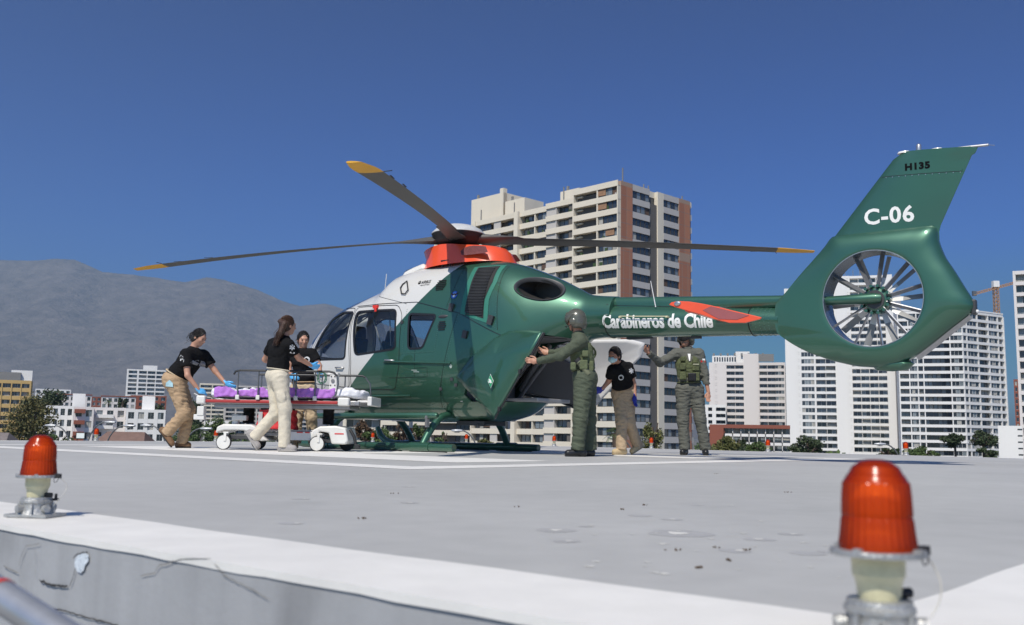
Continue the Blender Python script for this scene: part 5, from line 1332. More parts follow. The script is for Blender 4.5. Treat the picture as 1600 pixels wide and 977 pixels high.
        for i in range(150):
            ph = hr.uniform(-2.05, 2.05); sd_ = np.array([.60 + .08 * hr.random() - .25 * (abs(ph) / 2.05) ** 2, math.sin(ph) * .82, .75 * math.cos(ph) + .05]); sd_ = unit(sd_); om = math.acos(max(-1, min(1, sd_ @ bd))); pts = []
            j1, j2 = hr.gauss(0, .05), hr.gauss(0, .05); rr_ = 1.0 + abs(hr.gauss(0, .018))
            for k in range(7):
                q = k / 6; v = (math.sin((1 - q) * om) * sd_ + math.sin(q * om) * bd) / math.sin(om) + np.array([0, j1, j2]) * math.sin(q * PI) * .5; v = unit(v) * rad * rr_
                pts.append(Vector(hd + uv * .024 - fw * .018 + fw * v[0] + lf * v[1] + uv * v[2]))
            mb.tube(pts, [.0012, .0024, .0028, .0028, .0028, .0026, .002], 4)
        if L.get('ponytail'):
            P_ = [Vector(bn)] + [Vector(p) for p in L['ponytail']]
            for i in range(60):
                o_ = [Vector((hr.gauss(0, .014 + .007 * k), hr.gauss(0, .014 + .007 * k), 0)) for k in range(len(P_))]; o_[-1] = o_[-1] * .6 + Vector((hr.gauss(0, .01), 0, -hr.random() * .05))
                mb.tube([P_[k] + o_[k] for k in range(len(P_))], .0028, 4)
        else:
            for i in range(26):
                s0 = Vector(bn + np.array([hr.gauss(0, .02), hr.gauss(0, .02), hr.gauss(0, .02)])); mb.tube([s0, s0 + Vector((hr.gauss(-.02, .02), hr.gauss(0, .02), hr.uniform(-.06, .02))), s0 + Vector((hr.gauss(-.03, .03), hr.gauss(0, .03), hr.uniform(-.10, 0)))], .002, 4)
        stuff(mb.build('hair_strands', L.get('hair', M_hairb), hair_o, smooth=60))
    if L.get('mask'):
        K = SDF(.005); K.ell(hd + fw * .060 - uv * .038, Rh, (.056, .060, .052), .01); K.ell(hd + fw * .03 - uv * .035, Rh, (.06, .066, .05), .01); K.clips = [(hd + fw * .03, -fw), (hd + uv * .004, uv)]
        K.noise = lambda G: (.0015 * np.sin((G @ uv.astype(np.float32)) * 420)).astype(np.float32)
        np_obj('face_mask', [K.mesh()], M_mask, t)
    # ---- clothes
    lg = L.get('leg', 1.0); nz = folds(L.get('fold', .017) * .85, 30, ord(key), 2.4)
    T_ = SDF(.0095)
    for q in 'NF':
        hp, kn, an = D['hip' + q], D['kn' + q], D['an' + q]
        T_.cap(hp, kn, .100 * w * lg, .078 * lg, .05); hem = an + unit(an - kn) * .035
        T_.cap(kn, hem + unit(an - kn) * .03, .076 * lg, .073 * lg, .03, clip=[(hem, unit(an - kn))])
        T_.cap(kn + unit(kn - hp) * -.03, kn + unit(kn - hp) * .02, .082 * lg, .080 * lg, .02)
        if L.get('cargo', True):
            c_ = hp + (kn - hp) * .62 + np.array([0, -.085 if q == 'N' else .085, 0]) * lg; T_.ell(c_, frame(unit(hp - kn), (1, 0, 0)), (.055, .018, .075), .015)
    T_.ell(D['pel'] - sp * .01, Rt, (.118 * w, .155 * w, .12), .06); T_.ell(D['pel'] - Rt[:, 0] * .045 - sp * .06, Rt, (.09 * w, .14 * w, .09), .05)
    T_.noise = nz; T_.clips = [(D['pel'] + sp * .085, sp)]
    tr = np_obj('flight_suit_legs' if L.get('suit') else 'trousers', [T_.mesh()], L['trousers'], t)
    U_ = SDF(.009); torso(U_, .004)
    for q in 'NF':
        a, b = D['sh' + q], D['el' + q]
        if L.get('suit'):
            U_.cap(a, b, .066 * w, .058, .04); wr = D['wr' + q]; U_.cap(b, wr, .058, .042, .03, clip=[(wr - unit(wr - b) * .012, unit(wr - b))])
        else:
            e = a + (b - a) * .60; U_.cap(a, e + (b - a) * .1, .060 * w, .060 * w, .035, clip=[(e, unit(b - a))])
    U_.ell(waist - sp * .04, Rt, (.112 * w, .142 * w, .12), .06)
    U_.noise = folds(.014 if L.get('suit') else .010, 34, ord(key) + 3, 1.9); U_.clips = [(D['pel'] + sp * (.075 if not L.get('suit') else .04), -sp)]
    st = np_obj('flight_suit_top' if L.get('suit') else 'polo_shirt', [U_.mesh()], L['top'], t)
    K = SDF(.007); c_ = D['neck'] - sp * .035; K.cap(c_ - uv * .0, c_ + (hd - c_) * .22, .068, .060, .01, clip=[(c_ + (hd - c_) * .22, hd - c_)]); K.ell(c_ + (hd - c_) * .5, frame(hd - c_, fw), (.052, .052, .12), .005, True)
    np_obj('collar', [K.mesh()], L['top'], t)
    mb = MB(); bc = D['pel'] + sp * .078; mb.tube([Vector(bc + Rt[:, 0] * .113 * w * math.cos(2 * PI * i / 40) + Rt[:, 1] * .146 * w * math.sin(2 * PI * i / 40)) for i in range(40)], .021, 8, closed=True, sx=.5, up=tuple(sp)); mb.build('belt', L.get('belt', M_khaki), t, smooth=50)
    for q in 'NF':
        S_ = SDF(.0065); he, to, an = D['he' + q], D['to' + q], D['an' + q]; d = unit(to - he); nn = unit(np.cross(np.cross(d, an - he), d)); 
        if nn[2] < 0: nn = -nn
        S_.cap(he + d * .02, to - d * .03, .040, .043, .02); S_.cap(he + d * .03 + nn * .01, an + (D['kn' + q] - an) * .1, .042, .046, .04); S_.cap(he + d * .1 + nn * .025, to - d * .05, .036, .030, .03)
        S_.clips = [((he + to) / 2 - nn * .032, -nn)]
        so_ = np_obj(L.get('shoe_name', 'boot'), [S_.mesh()], L['shoe'], t)
        Q = SDF(.006); Q.cap(he + d * .02 - nn * .01, to - d * .028 - nn * .01, .043, .047, .02); Q.clips = [((he + to) / 2 - nn * .022, nn), ((he + to) / 2 - nn * .040, -nn)]
        np_obj('sole', [Q.mesh()], L.get('sole', M_sole), so_)
    return t, D, Rt, st, tr, sp, (fw, lf, uv)
vA = (0, 1, 0)
tA, DA, RA, stA, trA, spA, _f1 = person('A', 'woman in brown cargo trousers leaning forward to push the stretcher from its left end', None, (1, -.28, -.38), M_skin, (.42, -.05, 1), dict(w=1.28, trousers=M_khaki, top=M_polo, glove=M_glove, bare_hands=False, shoe=M_bootb, thumb={'N': (.2, .6, .9), 'F': (.2, -.6, .9)}, curl={'N': .75, 'F': .35}, belt=MATS['sand_cloth'], fs=1, fold=.020))
decal(stA, DA['shN'] + (DA['elN'] - DA['shN']) * .12 + np.array([-.045, 0, -.02]), vA, star(.040), M_patchw, 'sleeve_emblem', tA)
decal(stA, (DA['shN'] + DA['shF']) / 2 + np.array([-.01, 0, -.10]), vA, [(-.045, -.022), (.045, -.028), (.045, .016), (-.045, .022)], M_letter, 'name_tag', tA)
decal(stA, (DA['shN'] + DA['shF']) / 2 + np.array([-.01, 0, -.10]), vA, [(-.035, -.006), (.035, -.010), (.035, .002), (-.035, .006)], M_lblack, 'name_tag_print', tA, .006)
decal(stA, (DA['shN'] + DA['shF']) / 2 + np.array([.075, 0, -.115]), vA, circ(.040), MATS['pale_ring'] if 'pale_ring' in MATS else mat('pale_ring', (.25, .25, .25), .8, var=.5, vs=90), 'chest_emblem', tA)
decal(trA, DA['hipN'] + np.array([-.02, 0, -.04]), vA, [(-.06, -.035), (.05, -.045), (.045, .01), (.0, .05), (-.05, .01)], M_mask, 'spare_mask', tA, .012)
_, DB, _, stB, _, _, (fwB, lfB, uvB) = (lambda r: (r[0], r[1], r[2], r[3], r[4], r[5], r[6]))(person('B', 'woman with long ponytail and pale trousers walking on the near side of the stretcher', None, (.72, .66, -.12), M_skin, (.06, 0, 1), dict(w=1.06, trousers=M_beige, top=M_polo, glove=M_glove, bare_hands=False, shoe=M_shoeg, shoe_name='trainer', sole=mat('pale_sole', (.35, .33, .31), .8), hair=M_hairr, ponytail=[(-.04, -.13, 1.60), (-.085, -.15, 1.48), (-.125, -.16, 1.36)], bun_up=.04, thumb={'N': (-.2, -.5, .6), 'F': (0, 0, 1)}, curl={'N': .7, 'F': .4}, fs=-1 if False else 1, belt=M_beige, fold=.012)))
tB = stB.parent
decal(stB, DB['shN'] + (DB['elN'] - DB['shN']) * .22, (-.35, 1, 0), star(.036), M_patchw, 'sleeve_emblem', tB)
decal(stB, DB['shN'] + (DB['elN'] - DB['shN']) * .22 + np.array([.01, 0, -.062]), (-.35, 1, 0), [(-.03, -.008), (.03, -.012), (.03, .004), (-.03, .008)], M_patchw, 'sleeve_print', tB)
tC, DC, _, stC, _, _, _ = person('C', 'woman in black polo facing us behind the stretcher, looking down', None, (.38, -.86, -.42), M_skin, (.02, -.25, 1), dict(w=1.12, trousers=M_sand, top=M_polo, glove=M_glove, bare_hands=False, shoe=M_sandb, bun=False, thumb={'N': (-.6, 0, .6), 'F': (.6, 0, .6)}, curl={'N': .7, 'F': .6}))
decal(stC, DC['neck'] + np.array([.085, 0, -.13]), vA, circ(.042), M_patchw, 'chest_emblem', tC)
decal(stC, DC['neck'] + np.array([.085, 0, -.13]), vA, star(.026, 6, .5), M_polo, 'chest_emblem_star', tC, .006)
tD, DD, RD, stD, trD, spD, (fwD, lfD, uvD) = person('D', 'helmeted aircrewman in green flight suit holding the green clamshell door, back half turned', None, (-.90, .42, -.06), M_skin2, (-.05, .02, 1), dict(female=False, suit=True, w=1.2, leg=1.12, trousers=M_flight, top=M_flight, helmet=True, shoe=M_boot, thumb={'N': (-.15, .2, 1), 'F': (.1, .3, 1)}, curl={'N': .18, 'F': .25}, spread=.22, belt=M_webb, fold=.018, cargo=False))
tE, DE, RE, stE, _, _, _ = person('E', 'woman in surgical mask and dark blue gloves stooping under the tail boom', None, (-.62, -.72, -.32), M_skin2, (-.12, -.30, 1), dict(w=1.08, trousers=M_kdark, top=M_polo, glove=M_glove2, bare_hands=False, shoe=M_sandb, sole=mat('sand_sole', (.38, .30, .19), .8), mask=True, thumb={'N': (-.6, -.6, 0), 'F': (0, 0, 1)}, curl={'N': .25, 'F': .3}, fold=.015))
decal(stE, DE['shN'] * .62 + DE['shF'] * .38 + np.array([-.035, 0, -.14]), vA, circ(.038), M_patchw, 'chest_emblem', tE)
decal(stE, DE['shN'] * .62 + DE['shF'] * .38 + np.array([-.035, 0, -.14]), vA, star(.024, 6, .5), M_polo, 'chest_emblem_star', tE, .006)
decal(stE, DE['shN'] + (DE['elN'] - DE['shN']) * .25, vA, star(.040), M_patchw, 'sleeve_emblem', tE)
tF, DF, RF, stF, _, spF, _ = person('F', 'aircrewman in camouflage vest with one arm raised, standing beyond the tail boom', None, (-.55, -.80, -.05), M_skin2, (0, -.05, 1), dict(female=False, suit=True, w=1.16, leg=1.05, trousers=M_flight2, top=M_flight2, helmet=True, visor=True, shoe=M_boot, thumb={'N': (-1, -.3, 0), 'F': (.3, -.2, 1)}, curl={'N': .35, 'F': .5}, belt=M_webb, fold=.018, cargo=False))
decal(stF, DF['shN'] + (DF['elN'] - DF['shN']) * .35 + np.array([0.0, 0, 0]), (-.15, 1, 0), [(-.035, -.03), (.035, -.03), (.035, .0), (-.035, .0)], mat('flag_red', (.5, .02, .02), .7, var=0), 'flag_patch_red', tF)
decal(stF, DF['shN'] + (DF['elN'] - DF['shN']) * .35 + np.array([0.0, 0, .0]), (-.15, 1, 0), [(-.01, .0), (.035, .0), (.035, .028), (-.01, .028)], M_letter, 'flag_patch_white', tF)
# survival vests
def vest(t, D, Rt, sp, m, full=True):
    mid = (D['shN'] + D['shF']) / 2; pel = D['pel']; ch = pel + (mid - pel) * .66
    S_ = SDF(.010); S_.ell(ch, Rt, (.150, .190, .20), .04); S_.ell(pel + (mid - pel) * .35, Rt, (.145, .172, .14), .05)
    S_.clips = [(pel + sp * .09, -sp), (mid - sp * .03, sp)]
    S_.ell(mid + Rt[:, 0] * .15, Rt, (.12, .06, .14), .01, True)
    for q in 'NF': S_.cap(D['sh' + q] * .6 + mid * .4 + Rt[:, 0] * .05 + sp * .03, D['sh' + q] * .6 + mid * .4 - Rt[:, 0] * .05 + sp * .03, .03, .03, .02)
    S_.noise = folds(.010, 40, 9)
    v = np_obj('survival_vest', [S_.mesh()], m, t)
    return v
vF = vest(tF, DF, RF, spF, M_vest)
fF = -RF[:, 0] if RF[:, 0][1] > 0 else RF[:, 0]
def pouch(t, c, sz, m, name='pouch', rot=None):
    mb = MB(); mb.box(c, sz, rot); o = mb.build(name, m, t); bevel(o, min(sz) * .25, 2); return o
cm = (DF['shN'] + DF['shF']) / 2; hw = .0
for dx, dz, sx, sz in ((-.10, -.20, .09, .10), (-.10, -.34, .10, .12), (.08, -.12, .08, .07), (.09, -.22, .10, .09), (.09, -.35, .11, .13), (-.10, -.09, .07, .07)):
    pouch(tF, tuple(cm + np.array([dx, -.150 if abs(dx) < .095 else -.140, dz])), (sx, .05, sz), M_vest)
pouch(tF, tuple(cm + np.array([.03, -.165, -.36])), (.12, .06, .12), M_boot, 'black_pouch')
pouch(tF, tuple(cm + np.array([.09, -.180, -.17])), (.09, .006, .018), mat('vest_label', (.35, .36, .25), .8), 'vest_label')
mb = MB(); a = cm + np.array([0, -.10, -.03]); mb.add([Vector(a + np.array(p)) for p in ((-.022, -.020, .02), (.022, -.020, .02), (.006, -.058, -.09), (-.006, -.058, -.09))], [(0, 1, 2, 3)]); mb.build('white_undershirt', M_letter, tF)
for s_ in (-1, 1):
    c_ = DF['shN'] if s_ > 0 else DF['shF']; pouch(tF, tuple(c_ + np.array([-.03 * s_, -.02, .062])), (.06, .03, .008), M_patchw, 'shoulder_rank')
vD = vest(tD, DD, RD, spD, M_webb)
mD = (DD['shN'] + DD['shF']) / 2
mb = MB()
for q in 'NF':
    s0 = DD['sh' + q] * .6 + mD * .4; w0 = DD['pel'] + spD * .17 + (DD['sh' + q] - mD) * -.3
    pts = []
    for i in range(9):
        u = i / 8; p = s0 * (1 - u) + w0 * u; pts.append(Vector(p + np.array([.15 * math.sin(u * PI * .9) + .03, 0, .03 * (1 - u)])))
    mb.tube(pts, .02, 6, sx=.4)
mb.build('back_harness', M_webb, tD, smooth=50)
for (dx, dy, dz, a, b, c_) in ((-.10, -.20, -.33, .07, .07, .10), (.03, -.215, -.31, .10, .05, .12), (.13, -.12, -.32, .06, .10, .13), (.05, -.20, -.17, .08, .05, .08)):
    pouch(tD, tuple(mD + np.array([dx, dy, dz])), (a, b, c_), M_webb)
a = DD['pel'] + np.array([-.10, -.20, .17]); b = a + np.array([.14, -.01, -.17])
mb = MB(); mb.tube([Vector(a + (b - a) * q) for q in (0, .12, .14, .9, 1)], [.045, .048, .032, .034, .028], 14); mb.build('torch_holster', mat('olive_plastic', (.17, .18, .11), .6), tD, smooth=40)
mb = MB(); mb.tube([Vector(a - (b - a) * .12), Vector(a + (b - a) * .06)], .050, 14); mb.build('torch_head', M_black, tD, smooth=40)
wn_ = DD['wrN']; dd_ = unit(DD['elN'] - wn_); mb = MB(); mb.tube([Vector(wn_ + dd_ * .01), Vector(wn_ + dd_ * .045)], .036, 14); mb.build('wrist_watch', M_black, tD, smooth=40)
pouch(tD, tuple(DD['shN'] + np.array([-.02, .03, .060])), (.05, .05, .008), M_patchw, 'shoulder_rank')
# ================================================================== stretcher trolley, red bag, monitor
M_swhite = mat('trolley_white', (.66, .65, .62), .4, var=.06, vs=8); M_sgrey = mat('trolley_grey', (.30, .30, .31), .4, metal=.5, var=.1, vs=10)
M_bump = mat('bumper_red', (.38, .035, .035), .5, var=.08); M_redst = mat('red_stripe', (.60, .03, .03), .5, var=0)
M_sheetw = mat('white_sheet', (.72, .72, .76), .85, var=.05, vs=12, bump=.4, bs=20); M_sheetp = mat('purple_sheet', (.42, .17, .57), .85, var=.10, vs=12, bump=.4, bs=20)
st_ = thing('stretcher_trolley', 'white wheeled hospital stretcher with black rails and a red bumper strip', 'stretcher', (-2.93, 12.82, 0), math.radians(-2.5))
def sb(name, m, fn, par=st_, sm=40, bv=0):
    mb = MB(); fn(mb); o = mb.build(name, m, par, smooth=sm)
    if bv: bevel(o, bv, 3)
    return o
HWD = .36
sb('deck_frame', M_sgrey, lambda b: (b.bb((-1.08, -HWD, .60), (.98, HWD, .655)), b.bb((-.95, -HWD + .05, .55), (.85, HWD - .05, .60))), bv=.01)
for sy in (-1, 1):
    sb('bumper_strip', M_bump, lambda b: b.bb((-1.05, sy * (HWD + .004) - .02, .612), (.70, sy * (HWD + .004) + .02, .652)), bv=.012)
    for x, ln in ((-1.10, .12), (.78, .15)):
        sb('corner_bumper', M_swhite, lambda b: b.bb((x - ln / 2, sy * HWD - .05, .59), (x + ln / 2, sy * HWD + .05, .70)), bv=.02)
sb('end_bumper', M_swhite, lambda b: (b.bb((.86, -HWD, .60), (.94, HWD, .66)), b.bb((.94, -.30, .64), (1.12, -.24, .67)), b.bb((.94, .24, .64), (1.12, .30, .67)), b.bb((1.08, -.34, .60), (1.14, .34, .72))), bv=.012)
sb('push_handle', M_sgrey, lambda b: b.tube([(-1.1, -.3, .66), (-1.22, -.3, .72), (-1.22, .3, .72), (-1.1, .3, .66)], .016, 10))
sb('head_end_fitting', M_swhite, lambda b: (b.box((-1.10, -.34, .50), (.09, .10, .12)), b.box((-1.12, -.34, .42), (.14, .08, .07)), b.tube([(-1.1, -.34, .6), (-1.1, -.34, .36)], .02, 8)), bv=.01)
# mattress with a crumpled sheet: white on top, purple blanket over the middle
def mattress(b):
    NX, NY = 120, 48
    def f(u, v):
        x = -1.02 + 2.02 * v if False else -1.02 + 2.02 * v
        a = u * 2 * PI; ca, sa = math.cos(a), math.sin(a); e = 4.2; r = (abs(ca) ** e + abs(sa) ** e) ** (-1 / e)
        hw = .335 * (1 - .25 * max(0, (abs(v - .5) * 2 - .93) / .07) ** 2); y = hw * ca * r; z = .742 + .066 * sa * r * (1 - .35 * max(0, (abs(v - .5) * 2 - .95) / .05) ** 2)
        d = .010 * math.sin(x * 34 + y * 9 + 2 * math.sin(x * 7 + z * 12)) + .006 * math.sin(x * 71 - z * 60 + y * 20) + .008 * math.sin(x * 15 + z * 50)
        if x > .55: z += .022 * (1 - abs(x - .78) / .25) if abs(x - .78) < .25 else 0
        return (x, y * (1 + d * 1.6), z + d * (1 if sa > -.3 else .2))
    b.grid(NY, NX, f, wrap_u=True)
    b.f.append(tuple(range(NY))); b.mi.append(0); b.f.append(tuple((NX - 1) * NY + j for j in range(NY))); b.mi.append(0)
sb('mattress_sheet', M_sheetw, mattress, sm=80)
def blanket(b):
    NX, NY = 130, 34
    def f(u, v):
        x = -.94 + 1.60 * v; edge = .03 * math.sin(x * 9) + .02 * math.sin(x * 23 + 1)
        t = (u - .5) * 2; hw = .352
        if abs(t) < .62: y = t / .62 * hw; z = .818
        else: y = math.copysign(hw + .008, t); z = .818 - (abs(t) - .62) / .38 * .125 + edge * .2
        if abs(t) < .62: y0 = -1 + .0
        d = .011 * math.sin(x * 27 + u * 26 + 2.2 * math.sin(x * 6 + u * 9)) + .006 * math.sin(x * 61 - u * 31)
        return (x + d * .4, y + (math.copysign(abs(d) * .9, t) if abs(t) > .55 else 0), z + (d * .8 if abs(t) < .7 else 0) - (.03 * max(0, abs(t) - .5) if abs(t) < .62 else 0))
    vs = [f(i / (NY - 1), j / (NX - 1)) for j in range(NX) for i in range(NY)]; fs = []
    for j in range(NX - 1):
        for i in range(NY - 1):
            x = -.94 + 1.60 * j / (NX - 1); u = i / (NY - 1); lim = .115 + .045 * math.sin(x * 5 + .8) + .03 * math.sin(x * 13)
            if u < lim + .05 or u > .80: fs.append((j * NY + i, j * NY + i + 1, (j + 1) * NY + i + 1, (j + 1) * NY + i))
    b.add(vs, fs)
o = sb('purple_blanket', M_sheetp, blanket, sm=80); md = o.modifiers.new('t', 'SOLIDIFY'); md.thickness = .006
# side rails
M_rail = mat('rail_grey_black', (.030, .031, .033), .4, var=.1); M_post = mat('rail_post_grey', (.16, .165, .175), .35, metal=.6, var=.1)
for sy in (-1, 1):
    for x0, x1 in ((-.66, .0), (.0, .66)) if sy < 0 else ((-.60, .05), (.08, .80)):
        pass
    y = sy * (HWD + .03); xs = (-.62, -.35, .15, .40) if sy < 0 else (-.55, -.1, .3, .62)
    rail = sb('side_rail', M_rail, lambda b: b.tube([(-.68, y, .98), (-.66, y, 1.02), (-.60, y, 1.035), (.0, y, 1.035), (.58, y, 1.035), (.64, y, 1.02), (.68, y, .98)] if sy < 0 else [(-.6, y, 1.03), (.0, y, 1.03), (.86, y, 1.03), (.90, y, 1.01)], .0145, 10))
    for x in xs:
        sb('rail_post', M_post, lambda b: (b.tube([(x, y, .66), (x, y, 1.03)], .0095, 10)), par=rail)
        sb('rail_bracket', M_swhite, lambda b: (b.box((x, y, .685), (.05, .03, .06)),), par=rail, bv=.008)
    sb('rail_end', M_post, lambda b: b.tube([(.68, y, .98), (.70, y, .88), (.68, y, .74), (.62, y, .68)] if sy < 0 else [(.90, y, 1.01), (.97, y, .92), (.99, y, .72)], .010, 10), par=rail)
# lifting columns with black bellows
for x in (-.58, .50):
    def bel(b):
        pr = []; z = .35
        while z < .60: pr += [(.068, z), (.082, z + .009)]; z += .018
        b.lathe(pr, 24, (x, 0, 0))
    sb('bellows_column', M_black, bel, sm=30)
# base
def podL(b):
    b.prism([(-.92, .215), (-.90, .30), (-.82, .335), (-.45, .335), (-.38, .30), (-.28, .18), (-.22, .13), (-.32, .12), (-.42, .22), (-.55, .255), (-.80, .255)], -.30, .30, lambda a, c_, d: (a, d, c_))
def podR(b):
    b.prism([(.34, .16), (.36, .27), (.46, .325), (.66, .335), (.80, .31), (.84, .14), (.80, .095), (.62, .10), (.58, .24), (.46, .26), (.42, .16)], -.30, .30, lambda a, c_, d: (a, d, c_))
sb('base_cover', M_swhite, podL, bv=.02, sm=50); sb('base_cover', M_swhite, podR, bv=.02, sm=50)
sb('base_beam', M_sgrey, lambda b: (b.bb((-.45, -.20, .19), (.50, .20, .24)), b.bb((-.30, -.28, .25), (.38, .28, .275))), bv=.008)
sb('base_panel', M_swhite, lambda b: b.bb((.02, -.295, .14), (.40, -.27, .25)), bv=.006); sb('red_mark', M_redst, lambda b: (b.bb((.66, -.304, .225), (.78, -.3015, .24)),)); sb('red_mark', M_redst, lambda b: b.bb((.16, -.298, .235), (.24, -.2955, .25)))
sb('red_mark', M_redst, lambda b: b.bb((.27, -.298, .235), (.33, -.2955, .25)))
sb('pivot_cover', M_swhite, lambda b: (b.tube([(-.72, -.10, .33), (-.72, -.10, .47)], .05, 12), b.box((-.66, -.10, .42), (.20, .12, .07))), bv=.012)
def caster(x, y, big=True):
    w_ = sb('caster_wheel', M_swhite if big else M_black, lambda b: b.lathe([(.012, -.030), (.03, -.026), (.080, -.024), (.088, -.020), (.088, .020), (.075, .022), (.004, .022)], 32, (x, y, .10), RX)); 
    sb('tyre', M_black, lambda b: b.lathe([(.088, -.019), (.099, -.014), (.101, 0), (.099, .014), (.088, .019)], 32, (x, y, .101), RX), par=w_)
    sb('fork', M_sgrey if not big else M_swhite, lambda b: (b.box((x + .02, y + .028, .155), (.05, .012, .14)), b.box((x + .03, y, .225), (.07, .06, .02)), b.box((x + .02, y - .028, .165), (.035, .008, .10))), par=w_, bv=.005)
for x, y, g in ((-.79, -.32, 1), (-.52, .30, 0), (.44, -.32, 1), (.70, .28, 0)): caster(x, y, g)
sb('foot_pedal', M_black, lambda b: (b.tube([(.84, -.2, .29), (.90, -.22, .20), (.93, -.22, .09)], .022, 8), b.box((.95, -.22, .07), (.06, .10, .06))), bv=.005)
sb('axle_bracket', M_dark, lambda b: (b.box((-.60, -.1, .17), (.30, .36, .06)), b.box((.52, 0, .14), (.20, .44, .06)), b.box((.10, -.1, .16), (.5, .06, .03))), bv=.01)

bag = thing('medical_bag', 'red medical bag with grey reflective straps on the stretcher base', 'bag', (-3.08, 12.68, .28), math.radians(-2.5))
mb = MB(); mb.grid(40, 26, lambda u, v: ((lambda a, e, h_: (.26 * math.copysign(abs(math.cos(a)) ** .45, math.cos(a)) * (1 - .1 * h_ + .03 * math.sin(h_ * 14 + a * 3)), .17 * math.copysign(abs(math.sin(a)) ** .5, math.sin(a)) * (1 - .15 * h_ ** 2 + .03 * math.sin(h_ * 11 - a * 5)), .25 * h_ + .006 * math.sin(a * 7)))(u * 2 * PI, 0, v)), wrap_u=True)
mb.f.append(tuple(range(40))); mb.mi.append(0); mb.f.append(tuple(25 * 40 + j for j in range(40))); mb.mi.append(0)
mb.build('bag_body', mat('red_nylon', (.55, .02, .025), .6, var=.12, vs=10, bump=.4, bs=20), bag, smooth=60)
mb = MB(); mb.box((0, 0, .255), (.40, .24, .05)); o = mb.build('bag_lid', M_boot, bag); bevel(o, .02, 3)
for x in (-.18, .16):
    mb = MB(); mb.box((x, -.172, .12), (.055, .012, .20)); mb.build('reflective_strap', mat('reflective_grey', (.42, .42, .42), .5, var=.1), bag)
mb = MB(); mb.tube([(-.1, -.1, .27), (-.06, -.1, .32), (.06, -.1, .32), (.1, -.1, .27)], .012, 8); mb.build('bag_handle', M_boot, bag, smooth=50)

mon = thing('patient_monitor', 'white portable monitor with a round dial standing on the stretcher', 'monitor', (-2.40, 12.95, .80), math.radians(-8))
mb = MB(); mb.box((0, 0, .13), (.11, .12, .22), None, .92); mb.box((-.01, 0, .235), (.15, .12, .035)); mb.box((0, 0, .01), (.16, .14, .03)); o = mb.build('monitor_case', M_swhite, mon); bevel(o, .015, 3)
mb = MB(); mb.lathe([(.026, 0), (.026, .010), (.004, .012)], 20, (0, -.058, .14), RX); o = mb.build('dial', M_sgrey, mon, smooth=40)
for x, z in ((-.025, .20), (.025, .20), (.03, .08), (-.03, .08)):
    mb = MB(); mb.lathe([(.009, 0), (.009, .008)], 10, (x, -.058, z), RX); mb.build('button', M_dark, mon, smooth=40)
coil = thing('tube_coil', 'coiled green and grey oxygen tubing hanging beside the white monitor', 'tubing', (-2.56, 12.90, .86), 0)
mb = MB(); pts = []
for i in range(90):
    a = i / 89 * 2 * PI * 3.2; pts.append((.055 * math.cos(a) + .01 * math.sin(a * 2.3), -.01 * math.sin(a), .12 + .075 * math.sin(a) + .012 * math.cos(a * 1.7)))
mb.tube(pts, .006, 6); mb.build('tube', mat('green_tube', (.05, .16, .10), .4, var=.1), coil, smooth=60)
mb = MB(); mb.tube([(-.05, -.01, .19), (-.02, -.02, .10), (.03, -.02, .06), (.05, -.01, .0), (.02, 0, -.045)], .006, 6); mb.build('tube_end', M_sgrey, coil, smooth=60)
# ================================================================== city, mountains, haze
M_cream_w = mat('cream_render', (.74, .67, .55), .9, var=.07, vs=.3, streak=.12); M_grey_w = mat('grey_render', (.52, .49, .46), .9, var=.06, vs=.3)
M_white_w = mat('white_render', (.82, .80, .775), .9, var=.06, vs=.2, streak=.10); M_pink_w = mat('pale_render', (.74, .69, .665), .9, var=.05, vs=.2, streak=.08)
M_yel_w = mat('yellow_render', (.60, .41, .17), .9, var=.08, vs=.4, streak=.12); M_redw = mat('brick_red_render', (.26, .085, .055), .9, var=.12, vs=.5)
M_roofg = mat('roof_grey', (.22, .22, .22), .9, var=.15, vs=.4); M_rooft = mat('brown_roof_tile', (.17, .105, .085), .9, var=.18, vs=2.0, bump=.6, bs=8)
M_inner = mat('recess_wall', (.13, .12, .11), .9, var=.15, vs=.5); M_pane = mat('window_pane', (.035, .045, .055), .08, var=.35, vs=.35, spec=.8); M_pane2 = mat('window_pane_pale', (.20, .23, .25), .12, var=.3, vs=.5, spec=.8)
M_frame_d = mat('window_frame_dark', (.06, .055, .05), .6, var=0); M_frame_w = mat('window_frame_white', (.55, .55, .54), .6, var=0); M_curt = mat('curtain', (.36, .35, .32), .9, var=.25, vs=1.5); M_blind = mat('brown_blind', (.11, .065, .045), .8, var=.2, vs=1.0)
def brick_mat():
    m = mat('brick_facing', (.27, .115, .065), .9, var=.12, vs=.6); n, l = m.node_tree.nodes, m.node_tree.links; p = n['Principled BSDF']
    tc = n.new('ShaderNodeTexCoord'); mp = n.new('ShaderNodeMapping'); mp.inputs['Rotation'].default_value = (PI / 2, 0, 0); l.new(tc.outputs['Object'], mp.inputs[0])
    b = n.new('ShaderNodeTexBrick'); b.inputs['Color1'].default_value = (.42, .185, .11, 1); b.inputs['Color2'].default_value = (.34, .145, .09, 1); b.inputs['Mortar'].default_value = (.36, .25, .19, 1); b.inputs['Scale'].default_value = 1.0
    b.inputs['Brick Width'].default_value = .5; b.inputs['Row Height'].default_value = .2; b.inputs['Mortar Size'].default_value = .015; l.new(mp.outputs[0], b.inputs[0]); l.new(b.outputs[0], p.inputs['Base Color']); return m
M_brick = brick_mat()
UNIT = MB(); UNIT.bb((0, 0, 0), (1, 1, 1)); BOXM = {}
def boxmesh(m):
    if m.name not in BOXM: BOXM[m.name] = UNIT.mesh('block', m)
    return BOXM[m.name]
WINM = {}
